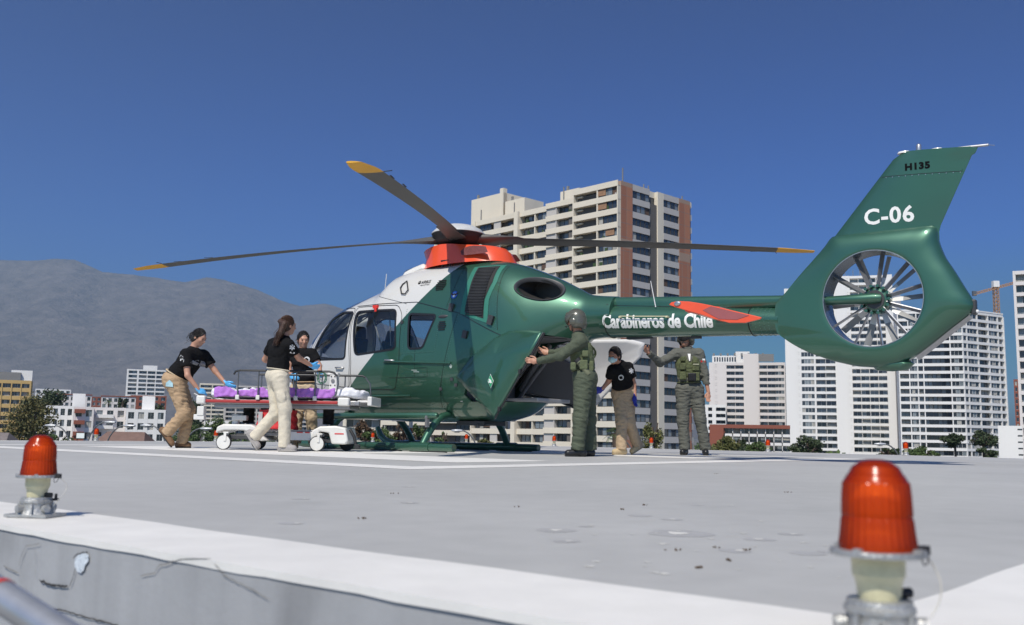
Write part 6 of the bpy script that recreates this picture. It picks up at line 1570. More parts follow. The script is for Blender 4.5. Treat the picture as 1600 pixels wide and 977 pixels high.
def winmesh(kind, n, frame, seed=0):
    """unit window: x and z in 0..1, y 0..1 inwards; n panes"""
    k = (kind, n, frame.name, seed)
    if k in WINM: return WINM[k]
    r = random.Random(seed * 31 + n); b = MB()
    b.cur = 0; fw_ = .025
    b.bb((0, 0, 0), (1, 1, fw_ * 1.6)); b.bb((0, 0, 1 - fw_ * 1.6), (1, 1, 1))
    for i in range(n + 1):
        x = i / n; b.bb((max(0, x - fw_ / 2), .05, fw_ * 1.6), (min(1, x + fw_ / 2), .95, 1 - fw_ * 1.6))
    for i in range(n):
        x0, x1 = i / n + fw_ / 2, (i + 1) / n - fw_ / 2
        q = r.random(); b.cur = 1 if q < .62 else (2 if q < .86 else 3)
        if kind == 'dark': b.cur = 1
        y = .45 + .25 * (i % 2)
        b.add([(x0, y, .04), (x1, y, .04), (x1, y, .96), (x0, y, .96)], [(0, 1, 2, 3)])
    b.cur = 0
    WINM[k] = b.mesh('window', [frame, M_pane, M_pane2, M_curt if kind != 'blind' else M_blind]); return WINM[k]
class Facade:
    """local u runs left to right, v outwards, z up"""
    def __init__(s, root, origin, ang): s.r, s.o, s.a = root, origin, ang; s.c, s.s = math.cos(ang), math.sin(ang)
    def put(s, name, me, u0, u1, v0, v1, z0, z1):
        # v1 is the outer face
        x = s.o[0] + s.c * u0 + s.s * v1; y = s.o[1] + s.s * u0 - s.c * v1
        o = link(name, me, s.r, (x, y, z0), (0, 0, s.a)); o.scale = (u1 - u0, v1 - v0, z1 - z0); return o
    def box(s, name, m, u0, u1, v0, v1, z0, z1): return s.put(name, boxmesh(m), u0, u1, v0, v1, z0, z1)
    def win(s, u0, u1, z0, z1, v=0.06, n=2, kind='mix', frame=None, name='window'):
        return s.put(name, winmesh(kind, n, frame or M_frame_d, rnd.randrange(7)), u0, u1, v - .14, v, z0, z1)
def at(px, py, Y):
    r = _f + _r2 * ((px - 800) / 1486) - _u2 * ((py - 488.5) / 1486); return EYE + r * (Y / r.y)
GZ = -12.0
# ---------- ground
g = MB(); g.add([(-9000, -600, GZ), (9000, -600, GZ), (9000, 7800, GZ), (-9000, 7800, GZ)], [(0, 1, 2, 3)])
def city_ground():
    m = mat('city_ground', (.15, .145, .13), .95, var=.35, vs=.012); return m
struct(g.build('ground', city_ground()))

# ---------- apartment tower with brick bands behind the rotor
ap = thing('apartment_tower', 'tall cream apartment tower with orange brick bands rising behind the rotor head', 'apartment building', (20.82, 181, 0))
TOP, ST_H = 49.7, 2.75
R_ = Facade(ap, (0, 0), math.radians(43.8)); L_ = Facade(ap, (-math.cos(math.radians(46.2)) * 58, math.sin(math.radians(46.2)) * 58), math.radians(-46.2))
Lu = lambda d: 58 - d            # distance from the corner -> u
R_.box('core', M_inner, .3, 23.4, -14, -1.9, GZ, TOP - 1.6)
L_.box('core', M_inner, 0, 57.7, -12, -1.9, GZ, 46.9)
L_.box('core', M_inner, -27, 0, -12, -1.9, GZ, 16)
NF = 19
R_.box('brick_band', M_brick, 0, 3.6, -1.9, .05, GZ, TOP); R_.box('brick_band', M_brick, 18.9, 22.8, -1.9, .05, GZ, TOP)
for u0, u1 in ((0.003, 3.597), (18.903, 22.797)):
    for k in range(1, NF): R_.box('band_joint', M_roofg, u0, u1, .03, .056, TOP - ST_H * k - .06, TOP - ST_H * k)
R_.box('column', M_cream_w, 11.8, 13.7, -2.2, -.02, GZ, TOP); R_.box('parapet', M_cream_w, 22.8, 23.8, -5, -.3, TOP - 1.2, TOP)
R_.box('wall', M_grey_w, 3.6, 11.8, -2.3, -1.0, GZ, TOP); R_.box('wall', M_grey_w, 13.7, 18.9, -2.3, -.40, GZ, TOP)
for k in range(NF):
    z = TOP - ST_H * k
    R_.box('spandrel', M_grey_w, 3.6, 9.15, -1.0, .0, z - 1.25, z); R_.box('spandrel', M_grey_w, 13.7, 18.9, -.4, .0, z - 1.25, z)
    R_.box('spandrel', M_cream_w, 9.15, 11.8, -1.0, -.85, z - 1.25, z)
    kd = 'blind' if rnd.random() < .3 else 'mix'
    R_.win(3.65, 9.1, z - ST_H + .02, z - 1.27, -.12, 4, kd); R_.win(13.75, 18.85, z - ST_H + .02, z - 1.27, -.12, 4, 'blind' if rnd.random() < .35 else 'mix'); R_.win(9.4, 11.6, z - ST_H + .1, z - 1.3, -.84, 2, 'dark')
    R_.box('parapet', M_cream_w, 22.85, 23.8, -5, -.3, z - ST_H * .45, z) if k else None
    R_.win(22.9, 23.75, z - ST_H + .02, z - 1.27, -.5, 1, 'dark')
def balcony_run(F, d0, d1, zt, depth, nf, wins, proj=0.0, nstart=0, m=None):
    m = m or M_cream_w
    u0, u1 = Lu(d0), Lu(d1)
    for k in range(nstart, nf):
        z = zt - ST_H * k
        F.box('balcony', m, u0, u1, -.14 + proj, proj, z - 1.15, z); F.box('balcony_slab', m, u0, u1, -2.0, -.14 + proj, z - 1.15, z - .98)
        for (a, b, n, kd, dv) in wins:
            F.win(Lu(a), Lu(b), z - ST_H + .05, z - 1.17, dv + proj, n, kd if rnd.random() < .75 else 'blind')
    return
balcony_run(L_, 11.9, 0.0, TOP, 2, NF, [(5.2, .5, 4, 'mix', -.35), (9.6, 6.4, 3, 'dark', -1.6)], .9)
L_.box('column', M_cream_w, Lu(5.5), Lu(5.2), -1.9, .85, GZ, TOP - 1); L_.box('column', M_cream_w, Lu(.22), Lu(0.0), -1.9, .88, GZ, TOP - .9); L_.box('column', M_cream_w, Lu(11.9), Lu(11.6), -2.0, .88, GZ, TOP - .9)
for k in range(NF): L_.box('fin_slab', M_cream_w, Lu(11.5), Lu(10.0), -1.9, .1, TOP - ST_H * k - 1.75, TOP - ST_H * k - 1.45)
balcony_run(L_, 20.4, 11.95, 48.4, 2, NF, [(14.6, 12.2, 2, 'dark', -1.7), (17.3, 14.8, 2, 'mix', -1.1)], .0); balcony_run(L_, 28.6, 20.4, 48.1, 2, NF, [(23.4, 20.9, 2, 'mix', -.3), (28.0, 24.6, 3, 'mix', -.9)], -.5)
for k in range(NF): L_.box('lattice_screen', M_grey_w, Lu(20.4), Lu(17.4), -.5, -.3, 48.4 - ST_H * k - ST_H, 48.4 - ST_H * k - 1.15)
L_.box('column', M_cream_w, Lu(29.8), Lu(28.6), -2, .2, GZ, 48.1); L_.box('column', M_cream_w, Lu(24.3), Lu(24.0), -1.9, -.6, GZ, 47); L_.box('column', M_grey_w, Lu(17.55), Lu(17.35), -1.9, -.1, GZ, 47)
balcony_run(L_, 42.6, 29.8, 48.1, 2, NF, [(33.5, 30.4, 2, 'mix', -1.3), (41.8, 38.0, 3, 'mix', -.5)], -.2)
for k in range(NF): L_.box('lattice_screen', M_grey_w, Lu(36.8), Lu(34.6), -.6, -.4, 48.1 - ST_H * (k + 1), 48.1 - ST_H * k - 1.15)
L_.box('column', M_cream_w, Lu(42.9), Lu(42.6), -2, .0, GZ, 48)
balcony_run(L_, 58.0, 42.9, 47.6, 2, NF, [(49.5, 45.0, 3, 'mix', -.9)], -.6)
for k in range(7):
    z = 16.8 - ST_H * k
    L_.box('balcony', M_cream_w, -27, 0, -.9, -.75, z - 1.15, z); L_.box('balcony_slab', M_cream_w, -27, 0, -2.0, -.9, z - 1.15, z - .98)
    for a in (-25, -19, -13, -7): L_.win(a, a + 4, z - ST_H + .05, z - 1.17, -1.5, 3, 'mix')
for d in range(-27, 1, 9): L_.box('column', M_grey_w, d, d + .3, -1.95, -.95, GZ, 16)
for d0, d1, zt, dv in ((47.5, 36.5, 54.3, -3), (36.0, 29.8, 52.0, -3), (19.0, 13.6, 51.3, -3)):
    L_.box('roof_room', M_cream_w, Lu(d0), Lu(d1), -9, dv, 46, zt); L_.box('roof_vent', M_roofg, Lu(d0) + 1, Lu(d0) + 1.5, dv - 1.2, dv - .8, zt, zt + 1.2)
L_.box('roof_room', M_cream_w, Lu(37.6), Lu(36.5), -4, -2.8, 46, 55.3)
for u, hh in ((Lu(18), 2.2), (Lu(2), 3.2), (Lu(44), 1.4), (Lu(33), 1.3)): L_.box('roof_pole', M_roofg, u, u + .18, -3, -2.8, 47, 50.0 + hh)
for u in (9.5, 11, 22.6): R_.box('roof_pole', M_roofg, u, u + .2, -2, -1.8, TOP - .5, TOP + 1.5)
L_.box('roof_cap', M_roofg, 0, 57, -12, -2, 46.9, 47.0); R_.box('roof_cap', M_roofg, .3, 23.3, -14, -2, TOP - 1.6, TOP - 1.5)

# clutter on the balconies of the near tower: plants, chairs, cloths, awnings
M_plant = mat('balcony_plant', (.04, .075, .025), .9, var=.4, vs=4); M_cloth1 = mat('balcony_cloth', (.45, .42, .40), .9, var=.3, vs=2); M_clothr = mat('balcony_tan', (.30, .17, .10), .9, var=.2, vs=2)
for i in range(90):
    d = rnd.uniform(1, 40); k = rnd.randrange(NF); pr = .9 if d < 11.9 else (0 if d < 20.4 else -.5); zt_k = (TOP if d < 11.9 else 48.1) - ST_H * k - 1.15
    if 17.2 < d < 20.6 or 28 < d < 30.5: continue
    q = rnd.random(); wd_ = rnd.uniform(.4, 1.3); hh = rnd.uniform(.3, .9)
    if q < .45: L_.box('potted_plant', M_plant, Lu(d), Lu(d) + wd_ * .7, pr - .75, pr - .3, zt_k - ST_H + 1.1, zt_k - ST_H + 1.2 + hh)
    elif q < .8: L_.box('balcony_chair', M_cloth1, Lu(d), Lu(d) + wd_ * .5, pr - .75, pr - .35, zt_k - ST_H + 1.1, zt_k - ST_H + 1.15 + hh * .6)
    else: L_.box('awning', M_blind if q < .93 else M_clothr, Lu(d), Lu(d) + 2.2, pr - .30, pr - .22, zt_k - 1.3, zt_k - .02)
# ---------- generic block with floors of bays
def block(name, label, x0, x1, Y, ztop, depth, sto, bays, wall, cat='apartment building', zmin=-6, zf=None, rot=None, par=None, base=GZ, inner=None, roof=True, band=1.0):
    """bays: (u0,u1,kind,n) kinds: w window, b balcony, s small window, x none"""
    rot = -math.atan2((x0 + x1) / 2, Y) if rot is None else rot
    t = thing(name, label, cat, (x0, Y, 0), rot)
    F = Facade(t, (0, 0), 0.0) if not isinstance(par, Facade) else par
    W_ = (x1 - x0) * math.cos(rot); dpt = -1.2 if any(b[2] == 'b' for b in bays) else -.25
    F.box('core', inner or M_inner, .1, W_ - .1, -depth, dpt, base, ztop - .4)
    edges = sorted([(b[0], b[1]) for b in bays]); u = 0.0
    for a, b in edges:
        if a - u > .05: F.box('wall', wall, u, a, dpt - .05, 0, base, ztop)
        u = b
    if W_ - u > .05: F.box('wall', wall, u, W_, dpt - .05, 0, base, ztop)
    F.box('wall', wall, 0.0, .28, -depth, dpt - .05, base, ztop); F.box('wall', wall, W_ - .28, W_, -depth, dpt - .05, base, ztop)
    k = 0
    while ztop - sto * (k + 1) > zmin:
        z = ztop - sto * k
        for (a, b, kd, n) in bays:
            if kd == 'w': F.box('spandrel', wall, a, b, dpt, -.02, z - band, z); F.win(a + .05, b - .05, z - sto, z - band, -.12, n, 'mix', M_frame_w)
            elif kd == 's': F.box('wall', wall, a, b, dpt - .05, -.06, z - sto, z); F.win(a + (b - a) * .25, a + (b - a) * .75, z - sto * .72, z - sto * .34, -.0, 1, 'dark', M_frame_d, 'small_window')
            elif kd == 'b':
                F.box('balcony', wall, a, b, -.10, .04, z - band, z - .05); F.box('balcony_slab', wall, a, b, -1.2, -.10, z - band, z - band + .16)
                F.win(a + .25, b - .25, z - sto, z - band - .02, -1.02, n, 'mix', M_frame_w)
                F.box('partition', wall, a, a + .16, -1.2, -.05, z - sto, z - band)
        k += 1
    if roof: F.box('roof_cap', M_roofg, .2, W_ - .2, -depth, dpt - .1, ztop - .4, ztop - .3)
    return t, F
# white tower behind the fan, left part and taller right part
Y1 = 380; X = lambda px, Y=Y1: at(px, 600, Y).x
x0 = X(1228); r1 = -math.atan2(X(1300), Y1); xs = lambda px: (X(px) - x0) * math.cos(r1)
t1, F1 = block('white_tower', 'tall white tower with plain end walls seen below and through the tail fan', x0, X(1308), Y1, at(1260, 452, Y1).z, 14, 2.76,
    [(xs(1247), xs(1251), 's', 1), (xs(1253), xs(1273), 'w', 4), (xs(1275), xs(1290.5), 'b', 2), (xs(1290.5), xs(1306), 'b', 2)], M_white_w, zmin=-9, rot=r1)
F1b = Facade(t1, (xs(1308), .3), 0.0); W1 = xs(1396) - xs(1308); zt = at(1350, 437, Y1).z; q = lambda px: xs(px) - xs(1308)
F1b.box('core', M_inner, .1, W1 - .1, -16, -1.2, GZ, zt - .4)
for a, b in ((0, q(1326.5)), (q(1329), q(1331)), (q(1384), q(1396))): F1b.box('wall', M_white_w, a, b, -1.25, .6, GZ, zt)
F1b.box('wall', M_white_w, q(1384), q(1396), -16, -1.25, GZ, zt)
k = 0
while zt - 2.76 * (k + 1) > -9:
    z = zt - 2.76 * k
    F1b.box('wall', M_white_w, q(1326.5), q(1329), -1.25, .5, z - 2.76, z); F1b.win(q(1327), q(1328.6), z - 2.0, z - 1.0, .56, 1, 'dark', None, 'small_window')
    for i in range(4):
        a = q(1331) + (q(1384) - q(1331)) * i / 4; b = q(1331) + (q(1384) - q(1331)) * (i + 1) / 4
        F1b.box('balcony', M_white_w, a, b, -.10, .04, z - 1.0, z - .05); F1b.win(a + .25, b - .15, z - 2.76, z - 1.02, -1.02, 2, 'mix', M_frame_w); F1b.box('partition', M_white_w, a, a + .16, -1.2, -.05, z - 2.76, z - 1.0)
    k += 1
F1b.box('roof_cap', M_roofg, 0.1, W1, -16, -1.3, zt - .4, zt - .3)
F1c = Facade(t1, (xs(1396) , .3), math.radians(72)); zt2 = at(1405, 463, Y1).z
F1c.box('wall', M_white_w, 0, 12, -3, -.0, GZ, zt2)
k = 0
while zt2 - 2.76 * (k + 1) > -9: F1c.win(3.4, 4.4, zt2 - 2.76 * k - 2, zt2 - 2.76 * k - .9, .03, 1, 'dark', None, 'small_window'); k += 1
for u in (4, 7, 9.5, 12): F1b.box('roof_pole', M_roofg, u, u + .2, -3, -2.8, zt - .5, zt + 1.8 + u % 2)
# second white tower: corner towards us, balconies on both faces
cx = at(1507, 600, 340); t2 = thing('white_corner_tower', 'broad white apartment tower with long balcony bands right of the tail fan', 'apartment building', (cx.x, 340, 0))
zt = at(1507, 484, 340).z; e0 = at(1405, 600, 347); e1 = at(1572, 600, 352)
aL = math.atan2(340 - 347, cx.x - e0.x); LL = math.hypot(cx.x - e0.x, 7); aR = math.atan2(12, e1.x - cx.x); LR = math.hypot(e1.x - cx.x, 12)
FL = Facade(t2, (e0.x - cx.x, 7), aL); FR_ = Facade(t2, (0, 0), aR)
FL.box('core', M_inner, .1, LL - .2, -14, -1.2, GZ, zt - .5); FR_.box('core', M_inner, .2, LR - .1, -12, -1.2, GZ, zt - .5)
s2 = 2.75; k = 0
FR_.box('wall', M_white_w, LR - .3, LR + .2, -14, .3, GZ, zt - 1); FL.box('wall', M_white_w, 0, .4, -14, .1, GZ, zt - .5); FL.box('wall', M_white_w, .0, LL, -.3, .16, zt - .1, zt + .5); FR_.box('wall', M_white_w, 0, LR, -.3, .16, zt - .1, zt + .4)
for a in (.16, .29, .38, .80): FL.box('column', M_white_w, LL * a, LL * a + .35, -1.2, .0, GZ, zt)
for a in (.0, .10, .36, .62, .86): FR_.box('column', M_white_w, LR * a, LR * a + .5, -1.2, .0, GZ, zt - .2)
while zt - s2 * (k + 1) > -9:
    z = zt - s2 * k
    FL.box('balcony', M_white_w, 0, LL + .05, -.12, .06, z - 1.1, z - .1); FR_.box('balcony', M_white_w, 0, LR, -.12, .05, z - 1.1, z - .12); FL.box('balcony_slab', M_white_w, .1, LL - .1, -1.2, -.12, z - 1.1, z - .95); FR_.box('balcony_slab', M_white_w, .1, LR - .1, -1.2, -.12, z - 1.1, z - .95)
    for a, b, v, n in ((.02, .155, -1.0, 2), (.165, .285, -.2, 3), (.295, .375, -.9, 2), (.39, .79, -1.0, 6), (.81, .99, -.15, 3)): FL.win(LL * a, LL * b, z - s2, z - 1.12, v, n, 'mix', M_frame_w if v > -.5 else M_frame_d)
    for a, b, v, n in ((.01, .095, -.15, 1), (.11, .35, -.2, 3), (.37, .61, -1.0, 3), (.63, .85, -.2, 3), (.87, .99, -.9, 2)): FR_.win(LR * a, LR * b, z - s2, z - 1.12, v, n, 'mix', M_frame_w if v > -.5 else M_frame_d)
    k += 1
FR_.box('roof_room', M_white_w, LR * .12, LR * .32, -8, -4, zt - 1, zt + 3.2); FL.box('roof_cap', M_roofg, .2, LL - .3, -14, -1, zt - .5, zt - .4); FR_.box('roof_cap', M_roofg, .2, LR - .3, -12, -1.0, zt - .5, zt - .42); FR_.box('roof_room', M_white_w, LR * .34, LR * .42, -6, -4, zt - 1, zt + 1.4)
# pale slab block left of the towers
Y3 = 425; x0 = X(1108, Y3); r3 = -math.atan2(X(1160, Y3), Y3); xs = lambda px: (X(px, Y3) - x0) * math.cos(r3); z3 = at(1160, 567.5, Y3).z
t3, F3 = block('pale_hotel_block', 'pale pinkish apartment block with two blank wall panels beneath the tail boom', x0, X(1226, Y3), Y3, z3, 14, 2.76,
    [(xs(1116), xs(1122), 's', 1), (xs(1135), xs(1148.5), 'b', 2), (xs(1148.5), xs(1162), 'b', 2), (xs(1186), xs(1198.5), 'b', 2), (xs(1198.5), xs(1211), 'b', 2), (xs(1211), xs(1224.5), 'w', 3)], M_pink_w, zmin=-8, band=1.25, rot=r3)
F3.box('wall', M_pink_w, xs(1162.5), xs(1185.5), -1.0, .5, GZ, z3 + 3.8)
F3.box('roof_room', M_white_w, xs(1113), xs(1150), -9, -3, z3 - .3, z3 + 3.3); F3.box('roof_room', M_white_w, xs(1150), xs(1172), -10, -4, z3 - .3, z3 + 5.2)
F3.box('roof_screen', M_roofg, xs(1172), xs(1210), -8, -7.6, z3 + 1, z3 + 4.4)
for i in range(9): F3.box('roof_opening', M_pane, xs(1116 + i * 4), xs(1118.3 + i * 4), -3.0, -2.95, z3 + .6, z3 + 2.6)
for i in range(8): F3.box('roof_tank', M_roofg, xs(1114 + i * 11), xs(1117 + i * 11), -3.6, -2.9, z3 + 3.3, z3 + 4.4)
Fw = Facade(t3, (xs(1098), -8), 0.0); zz = at(1110, 632.5, Y3 - 8).z; Ww = xs(1134.5) - xs(1098)
Fw.box('core', M_inner, .1, Ww - .1, -8, -1.2, GZ, zz - .4); Fw.box('wall', M_white_w, 0, Ww * .25, -1.2, .02, GZ, zz); Fw.box('wall', M_white_w, Ww * .42, Ww * .58, -1.2, .02, GZ, zz); Fw.box('wall', M_white_w, Ww * .98, Ww, -1.2, .02, GZ, zz)
for k in range(5):
    z = zz - 2.76 * k
    for a, b in ((.25, .42), (.58, .98)): Fw.box('balcony', M_white_w, Ww * a, Ww * b, -.1, .0, z - 1.2, z); Fw.win(Ww * a + .1, Ww * b - .1, z - 2.76, z - 1.22, -.9, 2, 'dark', M_frame_w)
# long glazed building behind it, seen as a blue-grey strip
tg, Fg = block('glass_office', 'blue grey glass office block peeking out between the pale block and the white tower', X(1206, 520), X(1232, 520), 520, at(1215, 572, 520).z, 12, 3.6, [(.3, 9.0, 'x', 1)], M_frame_d, 'office building', base=GZ)
tg_top = at(1215, 572, 520).z
for k in range(11):
    for i in range(3): Fg.win(.4 + i * 3.0, 3.3 + i * 3.0, tg_top - 3.6 * (k + 1) + .2, tg_top - 3.6 * k - .2, .1, 2, 'dark')
# low brick coloured terrace block
Yr = 300; x0 = X(1108, Yr); rr3 = -math.atan2(X(1170, Yr), Yr); xs = lambda px: (X(px, Yr) - x0) * math.cos(rr3); zr = at(1160, 664, Yr).z; Wr = xs(1232)
tr_ = thing('terrace_block', 'low brick coloured terrace block with white balcony bands under the tail boom', 'apartment building', (x0, Yr, 0), rr3); Fr = Facade(tr_, (0, 0), 0.0)
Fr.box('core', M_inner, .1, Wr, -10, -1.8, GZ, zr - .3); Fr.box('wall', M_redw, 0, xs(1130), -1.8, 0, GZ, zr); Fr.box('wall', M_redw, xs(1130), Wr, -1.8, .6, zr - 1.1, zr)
for k in range(4):
    z = zr - 1.1 - 2.6 * k
    n = 8
    for i in range(n):
        a = xs(1131) + (Wr - xs(1131)) * i / n; b = xs(1131) + (Wr - xs(1131)) * (i + 1) / n
        Fr.win(a + .15, b - .15, z - 1.55, z - .05, -1.6, 2, 'mix', M_frame_w); Fr.box('balcony', M_white_w, a + .2, b - .1, -.3, .1, z - 2.55, z - 1.7); Fr.box('partition', M_redw if i == 0 else M_white_w, a, a + .18, -1.8, -.1, z - 1.6, z)
# blank box at the right
tb, Fb = block('blank_box_building', 'low pale grey box building with slit openings at the right edge', X(1556, 200), X(1593, 200), 200, at(1570, 665.5, 200).z, 10, 2.9, [], M_white_w, 'building')
for k in range(5): Fb.box('slit', M_pane, 3.6, 4.5, -.02, .02, at(1570, 665.5, 200).z - .9 - 1.3 * k, at(1570, 665.5, 200).z - .6 - 1.3 * k)
t5, F5 = block('edge_tower', 'concrete tower cut off by the right edge of the photo', X(1591, 250), X(1660, 250), 250, at(1600, 424, 250).z, 14, 2.9, [(.5, 3.5, 'b', 2), (4.0, 7.0, 'b', 2), (7.5, 10.5, 'b', 2)], M_pink_w, zmin=-4)
t6, F6 = block('brown_brick_tower', 'narrow brown brick tower just left of the right edge tower', X(1584, 460), X(1594, 460), 460, at(1588, 593, 460).z, 9, 2.9, [(.5, 1.5, 'w', 1), (2.0, 2.9, 'w', 1)], M_redw, zmin=0)
# left part of the city
Yy = 315; zt = at(30, 593, Yy).z; x0 = X(-60, Yy); Wd = (X(51, Yy) - x0) * math.cos(.5)
ty = thing('yellow_apartment_block', 'yellow ochre apartment block with dark recessed windows at the left edge', 'apartment building', (x0, Yy, 0), .42); Fy = Facade(ty, (0, 0), 0.0)
Fy.box('core', M_inner, .1, Wd - .3, -10, -1.0, GZ, zt - .4); Fy.box('parapet', M_yel_w, 0, Wd, -1, 0, zt - 1.1, zt); Fy.box('end_wall', M_yel_w, Wd - .5, Wd, -10, .15, GZ, zt); Fy.box('roof_room', M_roofg, 8, 17, -7, -3, zt, zt + 2.8); Fy.box('roof_room', M_white_w, 14, 20.5, -8, -4, zt, zt + 3.6); Fy.box('roof_cap', M_roofg, .2, Wd - .6, -10, -1.0, zt - .4, zt - .3)
for k in range(7):
    z = zt - 1.1 - 2.72 * k
    for i in range(7):
        a = .2 + (Wd - .5) * i / 7; b = .2 + (Wd - .5) * (i + 1) / 7
        Fy.win(a + .35, b - .25, z - 1.45, z, -.75, 3, 'dark' if rnd.random() < .5 else 'mix', M_frame_w); Fy.box('balcony', M_yel_w, a + .3, b, -1.0, -.14, z - 2.72, z - 1.45); Fy.box('pier', M_yel_w, a - .05, a + .3, -1.0, .02, z - 2.72, z)
# long white low apartments
Yw = 235
def low_block(px0, px1, py, Y, wall, label, name='low_apartment_block', n=3, sto=2.7, cols=3, roofm=None, rot=0, brick=None, dark=.5):
    x0 = X(px0, Y); rot = -math.atan2(X((px0 + px1) / 2, Y), Y); W_ = (X(px1, Y) - x0) * math.cos(rot); z = at((px0 + px1) / 2, py, Y).z
    t = thing(name, label, 'apartment building', (x0, Y, 0), rot); F = Facade(t, (0, 0), 0.0)
    F.box('core', wall, 0.02, W_ - .02, -9, -.9, GZ, z - .1); F.box('parapet', wall, 0, W_, -.9, 0, z - .7, z)
    if roofm: F.box('roof_edge', roofm, -.3, W_ + .3, -9.3, .3, z, z + .4)
    cw = W_ / cols
    for k in range(n):
        zz = z - .7 - sto * k
        for i in range(cols):
            a, b = i * cw, (i + 1) * cw
            F.box('wall', brick if brick and i in brick[0] and False else wall, a, a + cw * .22, -.9, -.0, zz - sto, zz); F.box('wall', wall, b - cw * .18, b, -.9, -.0, zz - sto, zz)
            F.win(a + cw * .22, b - cw * .18, zz - sto * .62, zz, -.55 if rnd.random() < dark else -.1, 2, 'mix' if rnd.random() < .6 else 'dark', M_frame_w); F.box('spandrel', wall, a + cw * .22, b - cw * .18, -.8, -.04, zz - sto, zz - sto * .62)
    return t, F, z, W_
tw, Fw1, zw1, Ww1 = low_block(73, 118, 634, Yw, M_white_w, 'white low apartment block right of the autumn tree at left', n=4, cols=4)
tw2, Fw2, zw2, Ww2 = low_block(118, 150, 636, Yw - 3, M_pink_w, 'grey low block with brown brick balconies at left', n=4, cols=2)
for k in range(3): Fw2.box('brick_balcony', M_redw, .2, Ww2 * .58, -.3, 1.0, zw2 - 1.5 - 2.7 * k, zw2 - .55 - 2.7 * k)
Fw2.box('brick_pier', M_redw, .1, Ww2 * .58, -.4, .6, GZ, zw2 - 7)
tw3, Fw3, zw3, Ww3 = low_block(150, 200, 637, Yw + 4, M_pink_w, 'pale low apartments with deep balconies behind the street lamps', n=4, cols=3)
for k in range(3): Fw3.box('balcony', M_white_w, .6, Ww3 * .62, 0, 1.3, zw3 - 2.6 - 2.7 * k, zw3 - 1.75 - 2.7 * k)
tw4, Fw4, _, _ = low_block(200, 262, 640, Yw + 2, M_white_w, 'white flat roofed low block behind the leaning woman', n=4, cols=4)
for px0, px1, py0, lb in ((115, 135, 615, 'white stair tower on the low apartments at left'), (224, 244, 619, 'white stair tower behind the leaning woman in black')):
    x0 = X(px0, Yw + 8); x1 = X(px1, Yw + 8); t, F = block('stair_tower', lb, x0, x1, Yw + 8, at(px0, py0, Yw + 8).z, 4, 3, [], M_white_w, 'stair tower')
low_block(85, 145, 617, 420, M_pink_w, 'distant grey block with a red tiled roof edge above the white low apartments', n=5, cols=7, roofm=M_redw)
low_block(56, 112, 608, 520, M_white_w, 'distant white rooftops behind the dark tree at left', n=3, cols=6)
low_block(160, 214, 620, 430, M_pink_w, 'distant pink roofed apartments with a palm tree before them', n=5, cols=6, roofm=M_redw)
low_block(205, 262, 618, 450, M_redw, 'distant brown brick apartments beneath the white distant tower', n=5, cols=5)
low_block(145, 160, 620, 560, M_redw, 'tiny distant brown building between white rooftops', n=4, cols=2)
tt, Ft = block('distant_white_tower', 'distant white residential tower left of the leaning woman', X(197, 640), X(256, 640), 640, at(226, 577, 640).z, 16, 2.85, [(1.0, 6.5, 'b', 2), (7.5, 12.5, 'b', 2), (13.0, 18.0, 'b', 2), (18.5, 24.5, 'b', 2)], M_white_w, zmin=5)
Ft.box('roof_room', M_white_w, 10, 19, -9, -3, at(226, 577, 640).z, at(226, 577, 640).z + 3)
t8, F8 = block('stepped_balcony_block', 'distant cream block with stepped balconies above the stretcher head', X(312, 560), X(352, 560), 560, at(330, 599, 560).z, 12, 2.5, [(.4, 7.0, 'b', 3), (7.4, 14.2, 'b', 3)], M_cream_w, zmin=-3)
t9, F9 = block('grey_terrace_block', 'distant grey brown block with roof rooms behind the stretcher rails', X(352, 600), X(482, 600), 600, at(410, 603, 600).z, 12, 2.7, [(1 + 6.4 * i, 6.6 + 6.4 * i, 'b', 3) for i in range(8)], M_grey_w, zmin=-3)
F9.box('roof_room', M_white_w, 26, 34, -9, -3, at(410, 603, 600).z, at(410, 603, 600).z + 5); F9.box('roof_room', M_white_w, 36, 41, -9, -3, at(410, 603, 600).z, at(410, 603, 600).z + 3)
low_block(322, 362, 658, 240, M_white_w, 'small white house with four windows behind the stretcher', name='white_house', n=3, cols=4)
t10, F10 = block('cream_wing', 'cream apartment wing seen between the skids left of centre', X(538, 205), X(600, 205), 205, at(570, 648, 205).z, 8, 2.75, [(.6, 4.0, 'b', 2), (4.4, 8.0, 'b', 2)], M_cream_w, zmin=-6)
def gable(px0, px1, py, Y, m, lb):
    a, b = X(px0, Y), X(px1, Y); z = at((px0 + px1) / 2, py, Y).z; t = thing('tiled_roof_house', lb, 'house', ((a + b) / 2, Y, 0)); w_ = (b - a) / 2
    mb = MB(); mb.add([(-w_, -4, z - 2.4), (w_, -4, z - 2.4), (w_, 4, z - 2.4), (-w_, 4, z - 2.4), (-w_ * .55, 0, z), (w_ * .55, 0, z)], [(0, 1, 5, 4), (1, 2, 5), (2, 3, 4, 5), (3, 0, 4)]); mb.build('roof', m, t)
    mb = MB(); mb.bb((-w_ + .4, -3.6, GZ), (w_ - .4, 3.6, z - 2.35)); mb.build('wall', M_cream_w, t)
gable(150, 255, 675, 90, M_rooft, 'house with a low brown tiled roof at the deck edge behind the lamps'); gable(-60, 44, 676, 90, mat('grey_roof_tile', (.17, .145, .14), .9, var=.2, vs=2, bump=.6, bs=8), 'house with a grey brown roof below the yellow block')

